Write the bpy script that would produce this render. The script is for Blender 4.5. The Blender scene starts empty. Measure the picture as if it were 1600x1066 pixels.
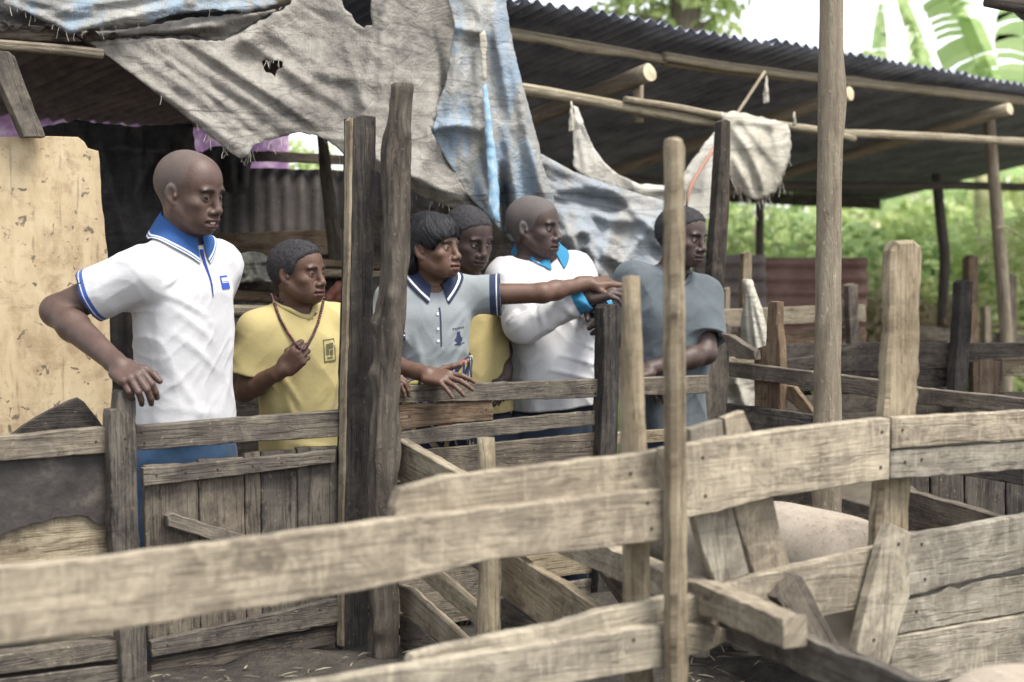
import bpy, bmesh, math, random
import numpy as np
from mathutils import Vector, Matrix, noise as mnoise

random.seed(7)
rng = np.random.default_rng(7)
SC = bpy.context.scene
COL = SC.collection
R = math.radians

# ------------------------------------------------------------------ camera
CAM_Z, PITCH, FPX = 1.335, R(2.65), 2222.2
cam_d = bpy.data.cameras.new('camera')
cam = bpy.data.objects.new('camera', cam_d)
COL.objects.link(cam)
cam.location = (0, 0, CAM_Z)
cam.rotation_euler = (R(90) - PITCH, 0, 0)
cam_d.lens, cam_d.sensor_width = 50, 36
cam_d.clip_start, cam_d.clip_end = 0.05, 2000
cam_d.dof.use_dof = True
cam_d.dof.focus_distance = 4.5
cam_d.dof.aperture_fstop = 2.3
SC.camera = cam

# ------------------------------------------------------------------ sky and sun (bright overcast)
SUN_EL, SUN_AZ = R(62), R(128)          # azimuth from +Y clockwise: high, to the right and behind the camera
world = bpy.data.worlds.new('World')
SC.world = world
world.use_nodes = True
wn = world.node_tree
bgn = wn.nodes['Background']
sky = wn.nodes.new('ShaderNodeTexSky')
sky.sky_type = 'NISHITA'
sky.sun_disc = False
sky.sun_elevation = SUN_EL
sky.sun_rotation = SUN_AZ
sky.dust_density = 1.5
sky.air_density = 1.0
hsv = wn.nodes.new('ShaderNodeHueSaturation')   # cloud cover: the same sky with little colour left
hsv.inputs['Saturation'].default_value = 0.22
wn.links.new(sky.outputs[0], hsv.inputs['Color'])
wn.links.new(hsv.outputs[0], bgn.inputs['Color'])
bgn.inputs['Strength'].default_value = 0.095
sun_d = bpy.data.lights.new('sun', 'SUN')
sun_d.energy = 1.5
sun_d.angle = R(22)
sun_d.color = (1.0, 0.95, 0.86)
sun = bpy.data.objects.new('sun', sun_d)
COL.objects.link(sun)
sun.rotation_euler = (Vector((math.sin(SUN_AZ) * math.cos(SUN_EL), math.cos(SUN_AZ) * math.cos(SUN_EL), math.sin(SUN_EL)))).to_track_quat('Z', 'Y').to_euler()
SC.view_settings.view_transform = 'Standard'
SC.view_settings.look = 'None'
SC.view_settings.exposure = 2.1
SC.view_settings.gamma = 1.0
SC.cycles.use_denoising = True
SC.cycles.max_bounces = 8
SC.cycles.transparent_max_bounces = 12

# ------------------------------------------------------------------ pixel of the 1600x1066 photograph -> place
FWD = np.array([0, math.cos(PITCH), -math.sin(PITCH)])
UPV = np.array([0, math.sin(PITCH), math.cos(PITCH)])
RGT = np.array([1.0, 0, 0])
CAMP = np.array([0, 0, CAM_Z])

def ray(px, py):
    return FWD + RGT * ((px - 800) / FPX) + UPV * ((533 - py) / FPX)

def W(px, py, d):
    return CAMP + ray(px, py) * d

class Plane:
    """vertical plane through two (pixel x, depth) places; n points away from the camera"""
    def __init__(s, xa, da, xb, db, off=0.0):
        a, b = W(xa, 430, da), W(xb, 430, db)
        t = b - a; t[2] = 0
        s.t = t / np.linalg.norm(t)
        s.n = np.array([-s.t[1], s.t[0], 0])
        if s.n @ (a - CAMP) < 0: s.n = -s.n
        s.a = a + s.n * off
    def off(s, o):
        p = Plane.__new__(Plane); p.t, p.n, p.a = s.t, s.n, s.a + s.n * o
        return p
    def hit(s, px, py):
        r = ray(px, py)
        return CAMP + r * ((s.a - CAMP) @ s.n / (r @ s.n))

# ------------------------------------------------------------------ objects
def mesh_obj(name, verts, faces, mat, parent=None, uvs=None, smooth=False):
    me = bpy.data.meshes.new(name)
    me.from_pydata([tuple(map(float, v)) for v in verts], [], [tuple(int(i) for i in f) for f in faces])
    if uvs is not None:
        uvl = me.uv_layers.new(name='UVMap')
        idx = np.empty(len(me.loops), dtype=np.int32)
        me.loops.foreach_get('vertex_index', idx)
        uvl.data.foreach_set('uv', np.asarray(uvs, dtype=np.float32)[idx].ravel())
    if mat is not None:
        for m in (mat if isinstance(mat, (list, tuple)) else [mat]): me.materials.append(m)
    if smooth:
        me.polygons.foreach_set('use_smooth', np.ones(len(me.polygons), dtype=bool))
    me.update()
    o = bpy.data.objects.new(name, me)
    COL.objects.link(o)
    if parent is not None: set_parent(o, parent)
    return o

def world_of(o):
    m = Matrix.LocRotScale(o.location, o.rotation_euler, o.scale)
    return m if o.parent is None else world_of(o.parent) @ o.matrix_parent_inverse @ m

def set_parent(o, p):
    o.parent = p
    o.matrix_parent_inverse = world_of(p).inverted()

def tag(o, label=None, cat=None, group=None, kind=None):
    if label: o['label'] = label
    if cat: o['category'] = cat
    if group: o['group'] = group
    if kind: o['kind'] = kind
    return o

def thing(name, loc, label, cat, group=None):
    o = bpy.data.objects.new(name, None)
    COL.objects.link(o)
    o.location = tuple(float(v) for v in loc)
    o.empty_display_size = 0.1
    return tag(o, label, cat, group, 'thing')

# ------------------------------------------------------------------ shader helper
class NT:
    def __init__(s, name):
        s.m = bpy.data.materials.new(name); s.m.use_nodes = True
        s.nt = s.m.node_tree; s.b = s.nt.nodes['Principled BSDF']; s.out = s.nt.nodes['Material Output']
    def n(s, t, **kw):
        nd = s.nt.nodes.new('ShaderNode' + t)
        for k, v in kw.items():
            if k in nd.inputs.keys(): s.put(nd.inputs[k], v)
            else: setattr(nd, k, v)
        return nd
    def put(s, sock, v):
        if hasattr(v, 'is_output') or isinstance(v, bpy.types.NodeSocket): s.nt.links.new(v, sock)
        else:
            if isinstance(v, (tuple, list)) and len(v) == 3 and sock.type == 'RGBA': v = (*v, 1)
            sock.default_value = v
    def inp(s, key, v): s.put(s.b.inputs[key], v)
    def uv(s): return s.n('TexCoord').outputs['UV']
    def objc(s): return s.n('TexCoord').outputs['Object']
    def geo(s): return s.n('NewGeometry').outputs['Position']
    def attr(s, name): return s.n('Attribute', attribute_name=name)
    def map(s, v, scale=(1, 1, 1), loc=(0, 0, 0), rot=(0, 0, 0)):
        nd = s.n('Mapping'); s.put(nd.inputs['Vector'], v)
        nd.inputs['Scale'].default_value = scale; nd.inputs['Location'].default_value = loc; nd.inputs['Rotation'].default_value = rot
        return nd.outputs[0]
    def noise(s, v, scale, detail=4, rough=0.55, dist=0.0):
        nd = s.n('TexNoise'); s.put(nd.inputs['Vector'], v)
        nd.inputs['Scale'].default_value = scale; nd.inputs['Detail'].default_value = detail
        nd.inputs['Roughness'].default_value = rough; nd.inputs['Distortion'].default_value = dist
        return nd.outputs['Fac']
    def ramp(s, v, stops, interp='LINEAR'):
        nd = s.n('ValToRGB'); s.put(nd.inputs['Fac'], v)
        cr = nd.color_ramp; cr.interpolation = interp
        while len(cr.elements) < len(stops): cr.elements.new(0.5)
        for e, (p, c) in zip(cr.elements, stops):
            e.position = p
            e.color = (*c, 1) if isinstance(c, (tuple, list)) else (c, c, c, 1)
        return nd.outputs['Color']
    def mix(s, f, a, b, mode='MIX'):
        nd = s.n('MixRGB', blend_type=mode); s.put(nd.inputs['Fac'], f); s.put(nd.inputs['Color1'], a); s.put(nd.inputs['Color2'], b)
        return nd.outputs[0]
    def math(s, op, a, b=0.0, clamp=False):
        nd = s.n('Math', operation=op); nd.use_clamp = clamp
        s.put(nd.inputs[0], a); s.put(nd.inputs[1], b)
        return nd.outputs[0]
    def sep(s, v):
        nd = s.n('SeparateXYZ'); s.put(nd.inputs[0], v); return nd.outputs
    def bump(s, h, strength=0.3, dist=0.01):
        nd = s.n('Bump'); s.put(nd.inputs['Height'], h); nd.inputs['Strength'].default_value = strength; nd.inputs['Distance'].default_value = dist
        s.put(s.b.inputs['Normal'], nd.outputs[0])
    def done(s, rough=0.85, spec=0.25):
        if not s.b.inputs['Roughness'].is_linked: s.b.inputs['Roughness'].default_value = rough
        s.b.inputs['Specular IOR Level'].default_value = spec
        return s.m

def wood(name, dark, mid, pale, dust, dust_amt=0.5, streak=0.35, relief=0.75):
    t = NT(name)
    uv = t.uv()
    grain = t.noise(t.map(uv, (4, 46, 1)), 1.0, 7, 0.68, 1.1)
    fine = t.noise(t.map(uv, (12, 260, 1)), 1.0, 3, 0.6)
    blotch = t.noise(t.map(uv, (3.0, 7, 1)), 1.0, 5, 0.6, 0.3)
    c = t.ramp(grain, [(0.25, dark), (0.48, mid), (0.75, pale)])
    c = t.mix(t.ramp(blotch, [(0.42, 0.0), (0.60, 0.7)]), c, dark)
    st = t.noise(t.map(uv, (7, 16, 1), (2, 8, 0)), 1.0, 8, 0.75, .6)
    c = t.mix(t.ramp(st, [(0.53, 0.0), (0.60, 0.65)]), c, tuple(v * .62 for v in dark))
    # dried mud and dust: splashes and runs across the grain
    mud = t.noise(t.map(uv, (8, 11, 1), (3, 1, 0)), 1.0, 9, 0.76, 0.5)
    runs = t.noise(t.map(uv, (20, 4.5, 1), (1, 5, 0)), 1.0, 5, 0.65, 1.4)
    m1 = t.ramp(mud, [(0.46, 0.0), (0.62, 1.0)])
    m2 = t.ramp(runs, [(0.54, 0.0), (0.64, streak)])
    m = t.math('MULTIPLY', t.math('MAXIMUM', m1, m2), dust_amt, True)
    c = t.mix(m, c, dust)
    spk = t.noise(t.map(uv, (55, 70, 1)), 1.0, 2, 0.5)
    c = t.mix(t.ramp(spk, [(0.66, 0.0), (0.73, 0.55)]), c, dust)
    drip = t.noise(t.map(uv, (26, 4.0, 1), (9, 3, 0)), 1.0, 6, 0.68, 1.1)      # dark runs down the face
    c = t.mix(t.math('MULTIPLY', t.ramp(drip, [(0.53, 0.0), (0.62, 0.6)]), streak), c, dark)
    knots = t.n('TexVoronoi'); t.put(knots.inputs['Vector'], t.map(uv, (4, 11, 1))); knots.inputs['Scale'].default_value = 1.0
    c = t.mix(t.ramp(knots.outputs['Distance'], [(0.03, 0.8), (0.09, 0.0)]), c, tuple(v * 0.35 for v in dark))
    crack = t.noise(t.map(uv, (1.4, 46, 1), (7, 2, 0)), 1.0, 3, 0.5, 0.2)
    cr = t.ramp(crack, [(0.485, 0.0), (0.5, 1.0), (0.515, 0.0)])
    c = t.mix(t.math('MULTIPLY', cr, 0.55), c, tuple(v * 0.4 for v in dark))
    var = t.n('ObjectInfo').outputs['Random']          # every plank its own tone
    c = t.mix(1.0, c, t.ramp(var, [(0.0, (.74, .75, .78)), (.35, (.98, .97, .95)), (.7, (.86, .82, .78)), (1.0, (1.12, 1.1, 1.06))]), 'MULTIPLY')
    t.inp('Base Color', c)
    h = t.math('ADD', t.math('MULTIPLY', grain, 0.6), t.math('ADD', t.math('MULTIPLY', fine, 0.25), t.math('SUBTRACT', t.math('MULTIPLY', mud, 0.5), t.math('MULTIPLY', cr, 0.35))))
    t.bump(h, relief, 0.012)
    return t.done(0.88, 0.2)

M = {}
M['pale'] = wood('pale_mud_wood', (0.155, 0.134, 0.106), (0.25, 0.22, 0.172), (0.325, 0.288, 0.225), (0.42, 0.378, 0.295), 0.8, 0.7, .6)
M['grey'] = wood('grey_brown_wood', (0.055, 0.047, 0.042), (0.115, 0.099, 0.084), (0.18, 0.157, 0.13), (0.30, 0.265, 0.20), 0.36, 0.3)
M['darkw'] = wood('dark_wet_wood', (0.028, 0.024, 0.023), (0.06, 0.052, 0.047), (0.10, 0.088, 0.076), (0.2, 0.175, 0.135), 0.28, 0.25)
M['tan'] = wood('tan_dry_wood', (0.12, 0.095, 0.065), (0.24, 0.20, 0.14), (0.36, 0.31, 0.22), (0.38, 0.335, 0.25), 0.5, 0.35)
M['brown'] = wood('red_brown_wood', (0.06, 0.04, 0.028), (0.13, 0.09, 0.06), (0.2, 0.145, 0.1), (0.26, 0.215, 0.155), 0.35, 0.3)

def bark_mat(name, a, b, c3):
    t = NT(name)
    uv = t.uv()
    g = t.noise(t.map(uv, (7, 40, 1)), 1.0, 7, 0.7, 0.8)
    k = t.noise(t.map(uv, (4, 6, 1)), 1.0, 5, 0.6)
    c = t.ramp(g, [(0.3, a), (0.5, b), (0.72, c3)])
    c = t.mix(t.ramp(k, [(0.4, 0.0), (0.65, 0.5)]), c, c3)
    spk = t.noise(t.map(uv, (60, 90, 1)), 1.0, 2, 0.5)
    c = t.mix(t.ramp(spk, [(0.64, 0.0), (0.72, 0.5)]), c, tuple(min(1, v * 1.7) for v in c3))
    t.inp('Base Color', c)
    t.bump(t.math('ADD', g, t.math('MULTIPLY', k, 0.5)), 0.9, 0.02)
    return t.done(0.9, 0.2)
M['log'] = bark_mat('split_log_bark', (0.018, 0.015, 0.013), (0.062, 0.052, 0.043), (0.12, 0.103, 0.084))
M['pole'] = bark_mat('smooth_pole_bark', (0.11, 0.088, 0.066), (0.19, 0.16, 0.12), (0.25, 0.215, 0.16))
M['stick'] = bark_mat('pale_peeled_pole', (0.14, 0.115, 0.08), (0.27, 0.23, 0.165), (0.36, 0.315, 0.23))
M['darkpole'] = bark_mat('dark_pole', (0.03, 0.026, 0.022), (0.06, 0.05, 0.043), (0.1, 0.085, 0.07))

# ------------------------------------------------------------------ boards and logs
def _resample(pts, step):
    out = []
    n = len(pts)
    for i in range(n):
        a, b = np.asarray(pts[i]), np.asarray(pts[(i + 1) % n])
        k = max(1, int(np.linalg.norm(b - a) / step))
        for j in range(k): out.append(a + (b - a) * (j / k))
    return out

def board3(name, pts, nrm, thick, mat, parent=None, grain=None, jit=0.0009, step=0.03, bev=0.0025):
    """a plank: outline pts (3-D, in one plane) is its near face, nrm points to the far side"""
    nrm = np.asarray(nrm, float); nrm = nrm / np.linalg.norm(nrm)
    pts = [np.asarray(p, float) for p in pts]
    if grain is None:
        best = 0
        for i in range(len(pts)):
            e = pts[(i + 1) % len(pts)] - pts[i]
            if np.linalg.norm(e) > best: best = np.linalg.norm(e); grain = e
    gx = grain / np.linalg.norm(grain); gy = np.cross(nrm, gx)
    P = _resample(pts, step)
    P = [p + gx * random.gauss(0, jit) + gy * random.gauss(0, jit) for p in P]
    n = len(P)
    c = sum(P) / n
    inner = []
    for i in range(n):     # small chamfer on the near edges
        e = P[(i + 1) % n] - P[i - 1]
        m = np.cross(nrm, e); L = np.linalg.norm(m)
        m = m / L if L > 1e-9 else m
        inner.append(m)
    A = sum(np.dot(np.cross(P[i] - c, P[(i + 1) % n] - c), nrm) for i in range(n))
    sgn = 1 if A > 0 else -1
    V = [p + m * sgn * bev for p, m in zip(P, inner)] + [p + nrm * bev for p in P] + [p + nrm * (thick + random.gauss(0, jit * .5)) for p in P]
    idx = list(range(n))
    F = []
    front = idx if sgn < 0 else idx[::-1]
    F.append(front)
    F.append([i + 2 * n for i in front[::-1]])
    for r in (0, n):
        for i in range(n):
            j = (i + 1) % n
            F.append((r + i, r + n + i, r + n + j, r + j) if sgn < 0 else (r + i, r + j, r + n + j, r + n + i))
    off = np.array([random.uniform(0, 50), random.uniform(0, 50)])
    uvs = [(float((v - c) @ gx) + off[0] + float((v - c) @ nrm) * .3, float((v - c) @ gy) + off[1] + float((v - c) @ nrm)) for v in V]
    return mesh_obj(name, V, F, mat, parent, uvs)

def board(name, plane, px, thick, mat, parent=None, off=0.0, grain=None, **kw):
    pl = plane.off(off) if off else plane
    if isinstance(grain, str) and grain == 'h': grain = pl.t
    elif isinstance(grain, str) and grain == 'v': grain = np.array([0, 0, 1.0])
    return board3(name, [pl.hit(x, y) for x, y in px], pl.n, thick, mat, parent, grain, **kw)

def beam(name, p0, p1, w, h, mat, parent=None, roll=0.0, jit=0.002):
    """square-sawn timber from p0 to p1"""
    p0, p1 = np.asarray(p0, float), np.asarray(p1, float)
    d = p1 - p0; L = np.linalg.norm(d); d /= L
    up = np.array([0, 0, 1.0]) if abs(d[2]) < 0.9 else np.array([0, 1.0, 0])
    s = np.cross(d, up); s /= np.linalg.norm(s); u = np.cross(s, d)
    s, u = s * math.cos(roll) + u * math.sin(roll), u * math.cos(roll) - s * math.sin(roll)
    pts = [p0 - s * w / 2 + u * h / 2, p1 - s * w / 2 + u * h / 2, p1 - s * w / 2 - u * h / 2, p0 - s * w / 2 - u * h / 2]
    return board3(name, pts, s, w, mat, parent, d, jit)

def log(name, spine, radii, mat, parent=None, sides=14, rough=0.06, step=0.06, flat=1.0, cap_mat=None, knots=0, groove=0.0):
    """round timber through spine points"""
    sp = [np.asarray(p, float) for p in spine]
    P, Rr = [], []
    for i in range(len(sp) - 1):
        k = max(2, int(np.linalg.norm(sp[i + 1] - sp[i]) / step))
        for j in range(k):
            f = j / k
            P.append(sp[i] * (1 - f) + sp[i + 1] * f); Rr.append(radii[i] * (1 - f) + radii[i + 1] * f)
    P.append(sp[-1]); Rr.append(radii[-1])
    P = np.array(P)
    if len(P) > 4:
        for _ in range(2): P[1:-1] = (P[:-2] + 2 * P[1:-1] + P[2:]) / 4
    n = len(P)
    d = P[-1] - P[0]; d /= np.linalg.norm(d)
    a = np.cross(d, [0, 0, 1.0] if abs(d[2]) < .8 else [0, 1.0, 0]); a /= np.linalg.norm(a); b = np.cross(d, a)
    o = random.uniform(0, 100)
    kn = [(random.randint(1, n - 2) if n > 3 else 1, random.uniform(0, 6.28)) for _ in range(knots)]
    V, F, U = [], [], []
    s = 0.0
    for i in range(n):
        if i: s += np.linalg.norm(P[i] - P[i - 1])
        for j in range(sides):
            th = 2 * math.pi * j / sides
            r = Rr[i] * (1 + rough * 2 * mnoise.noise((math.cos(th) * 1.2 + o, math.sin(th) * 1.2, s * 6)) + rough * mnoise.noise((math.cos(th) * 4 + o, math.sin(th) * 4, s * 22)))
            if groove: r *= 1 + groove * (abs(mnoise.noise((math.cos(th) * 2.6 + o, math.sin(th) * 2.6, s * 2.2))) * 2 - .5 + .5 * mnoise.noise((math.cos(th) * 6 + o, math.sin(th) * 6, s * 9)))
            for (ki, ka) in kn:
                da = (th - ka + math.pi) % (2 * math.pi) - math.pi
                r += Rr[i] * 0.35 * math.exp(-((i - ki) ** 2) / 2.0 - (da / .5) ** 2)
            V.append(P[i] + (a * math.cos(th) * flat + b * math.sin(th)) * r); U.append((s + o, j / sides * 2 * math.pi * Rr[i] + o))
    for i in range(n - 1):
        for j in range(sides):
            k = (j + 1) % sides
            F.append((i * sides + j, i * sides + k, (i + 1) * sides + k, (i + 1) * sides + j))
    for e, c in ((0, P[0] - d * Rr[0] * .12), (n - 1, P[-1] + d * Rr[-1] * .12)):
        V.append(c); U.append((o + e, o)); ci = len(V) - 1
        for j in range(sides):
            k = (j + 1) % sides
            F.append((e * sides + k, e * sides + j, ci) if e == 0 else (e * sides + j, e * sides + k, ci))
    ob = mesh_obj(name, V, F, [mat, cap_mat] if cap_mat else mat, parent, U, smooth=True)
    if cap_mat:
        for i in range(len(F) - 2 * sides, len(F)): ob.data.polygons[i].material_index = 1
    for i in range(len(F) - 2 * sides, len(F)): ob.data.polygons[i].use_smooth = False
    return ob
# ================================================================== ground
def ground_mat(name, a, b, c3, wet=0.0):
    t = NT(name)
    p = t.geo()
    g = t.noise(p, 1.7, 8, 0.65)
    f = t.noise(p, 14, 8, 0.7)
    c = t.ramp(t.math('ADD', t.math('MULTIPLY', g, .55), t.math('MULTIPLY', f, .45)), [(0.38, a), (0.5, b), (0.64, c3)])
    t.inp('Base Color', c)
    t.bump(t.math('ADD', f, t.noise(p, 60, 4, .7)), 1.0, 0.03)
    if wet: t.inp('Roughness', t.ramp(g, [(0.42, 0.35), (0.55, 0.9)]))
    return t.done(0.92, 0.3)
M['soil'] = ground_mat('trodden_soil', (0.09, 0.075, 0.058), (0.17, 0.145, 0.11), (0.26, 0.225, 0.165))
M['muck'] = ground_mat('wet_muck', (0.022, 0.019, 0.017), (0.05, 0.043, 0.038), (0.1, 0.088, 0.07), 1)

def sheet(name, x0, x1, y0, y1, z, nx, ny, amp, mat, sc=3.0, fade=None):
    V, F = [], []
    for j in range(ny + 1):
        for i in range(nx + 1):
            x, y = x0 + (x1 - x0) * i / nx, y0 + (y1 - y0) * j / ny
            V.append((x, y, z + amp * (mnoise.noise((x * sc, y * sc, .3)) + .5 * mnoise.noise((x * sc * 3, y * sc * 3, 1.3)))))
    for j in range(ny):
        for i in range(nx):
            a = j * (nx + 1) + i
            F.append((a, a + 1, a + nx + 2, a + nx + 1))
    return mesh_obj(name, V, F, mat, smooth=True)
ground = tag(sheet('ground', -700, 700, -300, 900, 0, 60, 60, 0, M['soil']), kind='structure')

# fence planes, all on the same slant as the sheds
FF = Plane(0, 2.3, 1055, 3.0)            # near fence
BG = Plane(190, 3.87, 555, 4.3)          # gate fence
BR = Plane(620, 4.6, 950, 5.0)           # rail fence the people lean on
CP = Plane(622, 4.22, 990, 3.38)         # partition between pens, towards the camera
RP = Plane(1120, 5.2, 1482, 4.4)         # partition on the right
UF = FF.t

# raised, muddy floor of the pens, from below the near fence to below the far fences
def pen_floor():
    g0 = BG.hit(-500, 600); g1 = BG.hit(600, 600); g2 = BR.hit(960, 600); g3 = W(1125, 600, 5.25); g4 = g3 + UF * 3.2
    far = [g0, g1, g2, g3, g4]
    near = [p - np.array([-FF.t[1], FF.t[0], 0]) * 3.6 for p in far]
    V, F = [], []
    nu, nv = 90, 56
    for j in range(nv + 1):
        for i in range(nu + 1):
            f = i / nu * 4; k = min(3, int(f)); f -= k
            a = far[k] * (1 - f) + far[k + 1] * f; b = near[k] * (1 - f) + near[k + 1] * f
            p = a * (1 - j / nv) + b * (j / nv)
            z = 0.215 + 0.03 * mnoise.noise((p[0] * 4, p[1] * 4, .2)) + 0.022 * mnoise.noise((p[0] * 13, p[1] * 13, .7)) + 0.01 * mnoise.noise((p[0] * 40, p[1] * 40, .1))
            V.append((p[0], p[1], z))
    for j in range(nv):
        for i in range(nu):
            a = j * (nu + 1) + i
            F.append((a, a + nu + 1, a + nu + 2, a + 1))
    n0 = len(V)   # skirt down to the outer ground
    ring = [i for i in range(nu + 1)] + [j * (nu + 1) + nu for j in range(1, nv + 1)] + [nv * (nu + 1) + i for i in range(nu - 1, -1, -1)] + [j * (nu + 1) for j in range(nv - 1, 0, -1)]
    for r in ring: V.append((V[r][0], V[r][1], -0.02))
    m = len(ring)
    for i in range(m): F.append((ring[i], ring[(i + 1) % m], n0 + (i + 1) % m, n0 + i))
    o = mesh_obj('pen_floor', V, F, M['muck'], smooth=True)
    return tag(o, kind='structure')
pen_floor()

# ================================================================== near fence
nf = thing('near_fence', W(560, 1066, 2.7) * [1, 1, 0] + [0, 0, .2], 'pale muddy plank fence crossing the foreground, out of focus, with three posts', 'fence')
board('plank', FF, [(-260, 925), (0, 890), (200, 868), (400, 842), (620, 812), (800, 790), (1060, 761), (1060, 842), (900, 862), (760, 875), (700, 893), (560, 925), (400, 950), (200, 982), (0, 1008), (-260, 1040)], .035, M['pale'], nf)
board('plank', FF, [(617, 792), (626, 766), (700, 745), (850, 728), (950, 715), (1066, 700), (1066, 775), (850, 800), (618, 832)], .03, M['pale'], nf, off=.038)
board('plank', FF, [(1040, 703), (1077, 695), (1140, 684), (1209, 674), (1300, 663), (1372, 655), (1392, 654), (1390, 748), (1376, 750), (1290, 764), (1205, 777), (1120, 800), (1077, 808), (1040, 815)], .033, M['pale'], nf, off=.006)
board('plank', FF, [(1393, 653), (1600, 642), (1720, 632), (1720, 676), (1600, 687), (1500, 694), (1394, 702)], .03, M['pale'], nf, off=.008)
board('plank', FF, [(1391, 705), (1500, 697), (1600, 690), (1720, 679), (1720, 728), (1600, 733), (1500, 742), (1391, 749)], .03, M['pale'], nf, off=.014)
board('plank', FF, [(642, 1037), (648, 1024), (700, 1010), (780, 993), (876, 976), (937, 956), (1000, 944), (1058, 932), (1058, 985), (893, 1005), (700, 1042)], .03, M['pale'], nf, off=.036)
board('plank', FF, [(380, 1085), (500, 1066), (640, 1042), (760, 1020), (893, 998), (1058, 975), (1058, 1040), (900, 1066), (700, 1110), (400, 1150)], .034, M['pale'], nf)
board('plank', FF, [(1060, 940), (1100, 925), (1160, 906), (1234, 888), (1300, 873), (1385, 853), (1372, 900), (1353, 950), (1289, 963), (1180, 975), (1060, 990)], .03, M['pale'], nf, off=.03)
board('plank', FF, [(1050, 985), (1100, 975), (1150, 985), (1142, 999), (1110, 1015), (1077, 1026), (1050, 1032)], .03, M['pale'], nf, off=.005)
board('plank', FF, [(1418, 836), (1480, 828), (1600, 806), (1720, 780), (1720, 864), (1600, 888), (1510, 908), (1414, 934)], .03, M['pale'], nf, off=.022)
board('plank', FF, [(1410, 940), (1470, 926), (1484, 916), (1500, 921), (1520, 911), (1600, 898), (1720, 876), (1720, 936), (1600, 957), (1500, 974), (1404, 990)], .03, M['pale'], nf, off=.028)
board('plank', FF, [(1400, 996), (1500, 978), (1600, 961), (1720, 940), (1720, 1020), (1600, 1042), (1500, 1060), (1385, 1080)], .03, M['pale'], nf, off=.02)
board('slanting_board', FF, [(1393, 818), (1408, 826), (1424, 834), (1422, 932), (1405, 985), (1389, 1040), (1362, 1030), (1338, 1020), (1358, 935), (1379, 852)], .028, M['pale'], nf, off=-.012, grain=np.array([.1, 0, 1.0]))
board('slanting_board', FF, [(1079, 672), (1104, 662), (1128, 655), (1146, 800), (1172, 897), (1148, 905), (1120, 914), (1098, 860), (1084, 805)], .022, M['pale'], nf, off=.05, grain=np.array([.1, 0, -1.0]))
board('slanting_board', FF, [(1131, 653), (1163, 643), (1186, 700), (1208, 781), (1236, 890), (1205, 894), (1179, 899), (1150, 805)], .022, M['pale'], nf, off=.056, grain=np.array([.1, 0, -1.0]))
log('post', [W(986, 432, 3.14), W(987, 600, 3.13), W(992, 800, 3.11), (*W(1003, 1000, 3.09)[:2], .2)], [.021, .029, .030, .033], M['tan'], nf, rough=.05, flat=.95, knots=3)
board('post', FF, [(1053, 228), (1056, 218), (1062, 214), (1069, 217), (1074, 230), (1074, 420), (1077, 700), (1079, 1000), (1081, 1290), (1052, 1290), (1052, 900), (1052, 500)], .034, M['tan'], nf, off=-.045, grain='v', jit=.0012, bev=.009)
board('post', FF, [(1396, 392), (1402, 380), (1428, 377), (1441, 386), (1443, 400), (1438, 600), (1432, 700), (1424, 800), (1414, 960), (1400, 1180), (1356, 1180), (1366, 950), (1373, 800), (1384, 660), (1392, 520)], .032, M['tan'], nf, off=.06, grain='v', jit=.0025, bev=.008)
beam('diagonal_brace', W(868, 838, 3.85), W(1243, 988, 2.80), .055, .062, M['pale'], nf)
beam('diagonal_brace', W(1050, 935, 3.35), W(1470, 1108, 2.52), .03, .075, M['grey'], nf)
board('slanting_board', FF, [(1212, 934), (1246, 900), (1254, 900), (1310, 1006), (1312, 1030), (1270, 1010)], .03, M['grey'], nf, off=-.02)

# ================================================================== gate fence on the left
gf = thing('gate_fence', BG.hit(190, 1066) * [1, 1, 0] + [0, 0, .2], 'dark wooden fence on the left with notched post beside the closed gate', 'fence')
board('post', BG, [(171, 650), (173, 641), (184, 640), (185, 616), (190, 609), (206, 611), (211, 622), (212, 644), (215, 760), (219, 862), (227, 971), (234, 1110), (194, 1110), (188, 989), (177, 871), (171, 709)], .05, M['grey'], gf, off=-.03, grain='v', jit=.0015)
board('rail', BG, [(212, 666), (380, 653), (548, 640), (548, 681), (380, 692), (212, 704)], .035, M['grey'], gf, grain='h')
board('rail', BG, [(-220, 700), (0, 682), (172, 667), (172, 708), (0, 721), (-220, 738)], .035, M['grey'], gf, grain='h')
t = NT('black_rubber_sheet')
p = t.uv()
t.inp('Base Color', t.ramp(t.noise(p, 7, 7, .7), [(0.35, (0.022, 0.019, 0.019)), (0.55, (0.045, 0.039, 0.037)), (0.72, (0.12, 0.105, 0.088))]))
t.bump(t.noise(p, 25, 5, .6), .4, .01)
M['rubber'] = t.done(.7, .3)
board('rubber_sheet', BG, [(-220, 738), (0, 721), (178, 707), (181, 815), (172, 814), (160, 822), (150, 818), (135, 806), (122, 804), (105, 809), (88, 808), (70, 815), (52, 818), (30, 826), (0, 838), (-220, 860)], .006, M['rubber'], gf, off=.02, grain='h', bev=.001, step=.03)
board('panel', BG, [(-220, 790), (0, 775), (182, 760), (182, 878), (90, 884), (0, 892), (-220, 910)], .018, M['tan'], gf, off=.032, grain='h')
board('ledge', BG, [(-220, 908), (0, 890), (180, 875), (182, 897), (0, 914), (-220, 932)], .06, M['tan'], gf, off=-.02, grain='h')
board('plank', BG, [(-220, 930), (0, 912), (182, 898), (186, 972), (0, 990), (-220, 1010)], .02, M['darkw'], gf, off=.03, grain='h')
board('plank', BG, [(-220, 1045), (0, 1024), (187, 1001), (187, 1030), (0, 1054), (-220, 1080)], .07, M['grey'], gf, off=-.01, grain='h')
board('plank', BG, [(-220, 1085), (0, 1062), (189, 1038), (191, 1080), (0, 1110), (-220, 1130)], .06, M['grey'], gf, off=-.01, grain='h')
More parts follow.
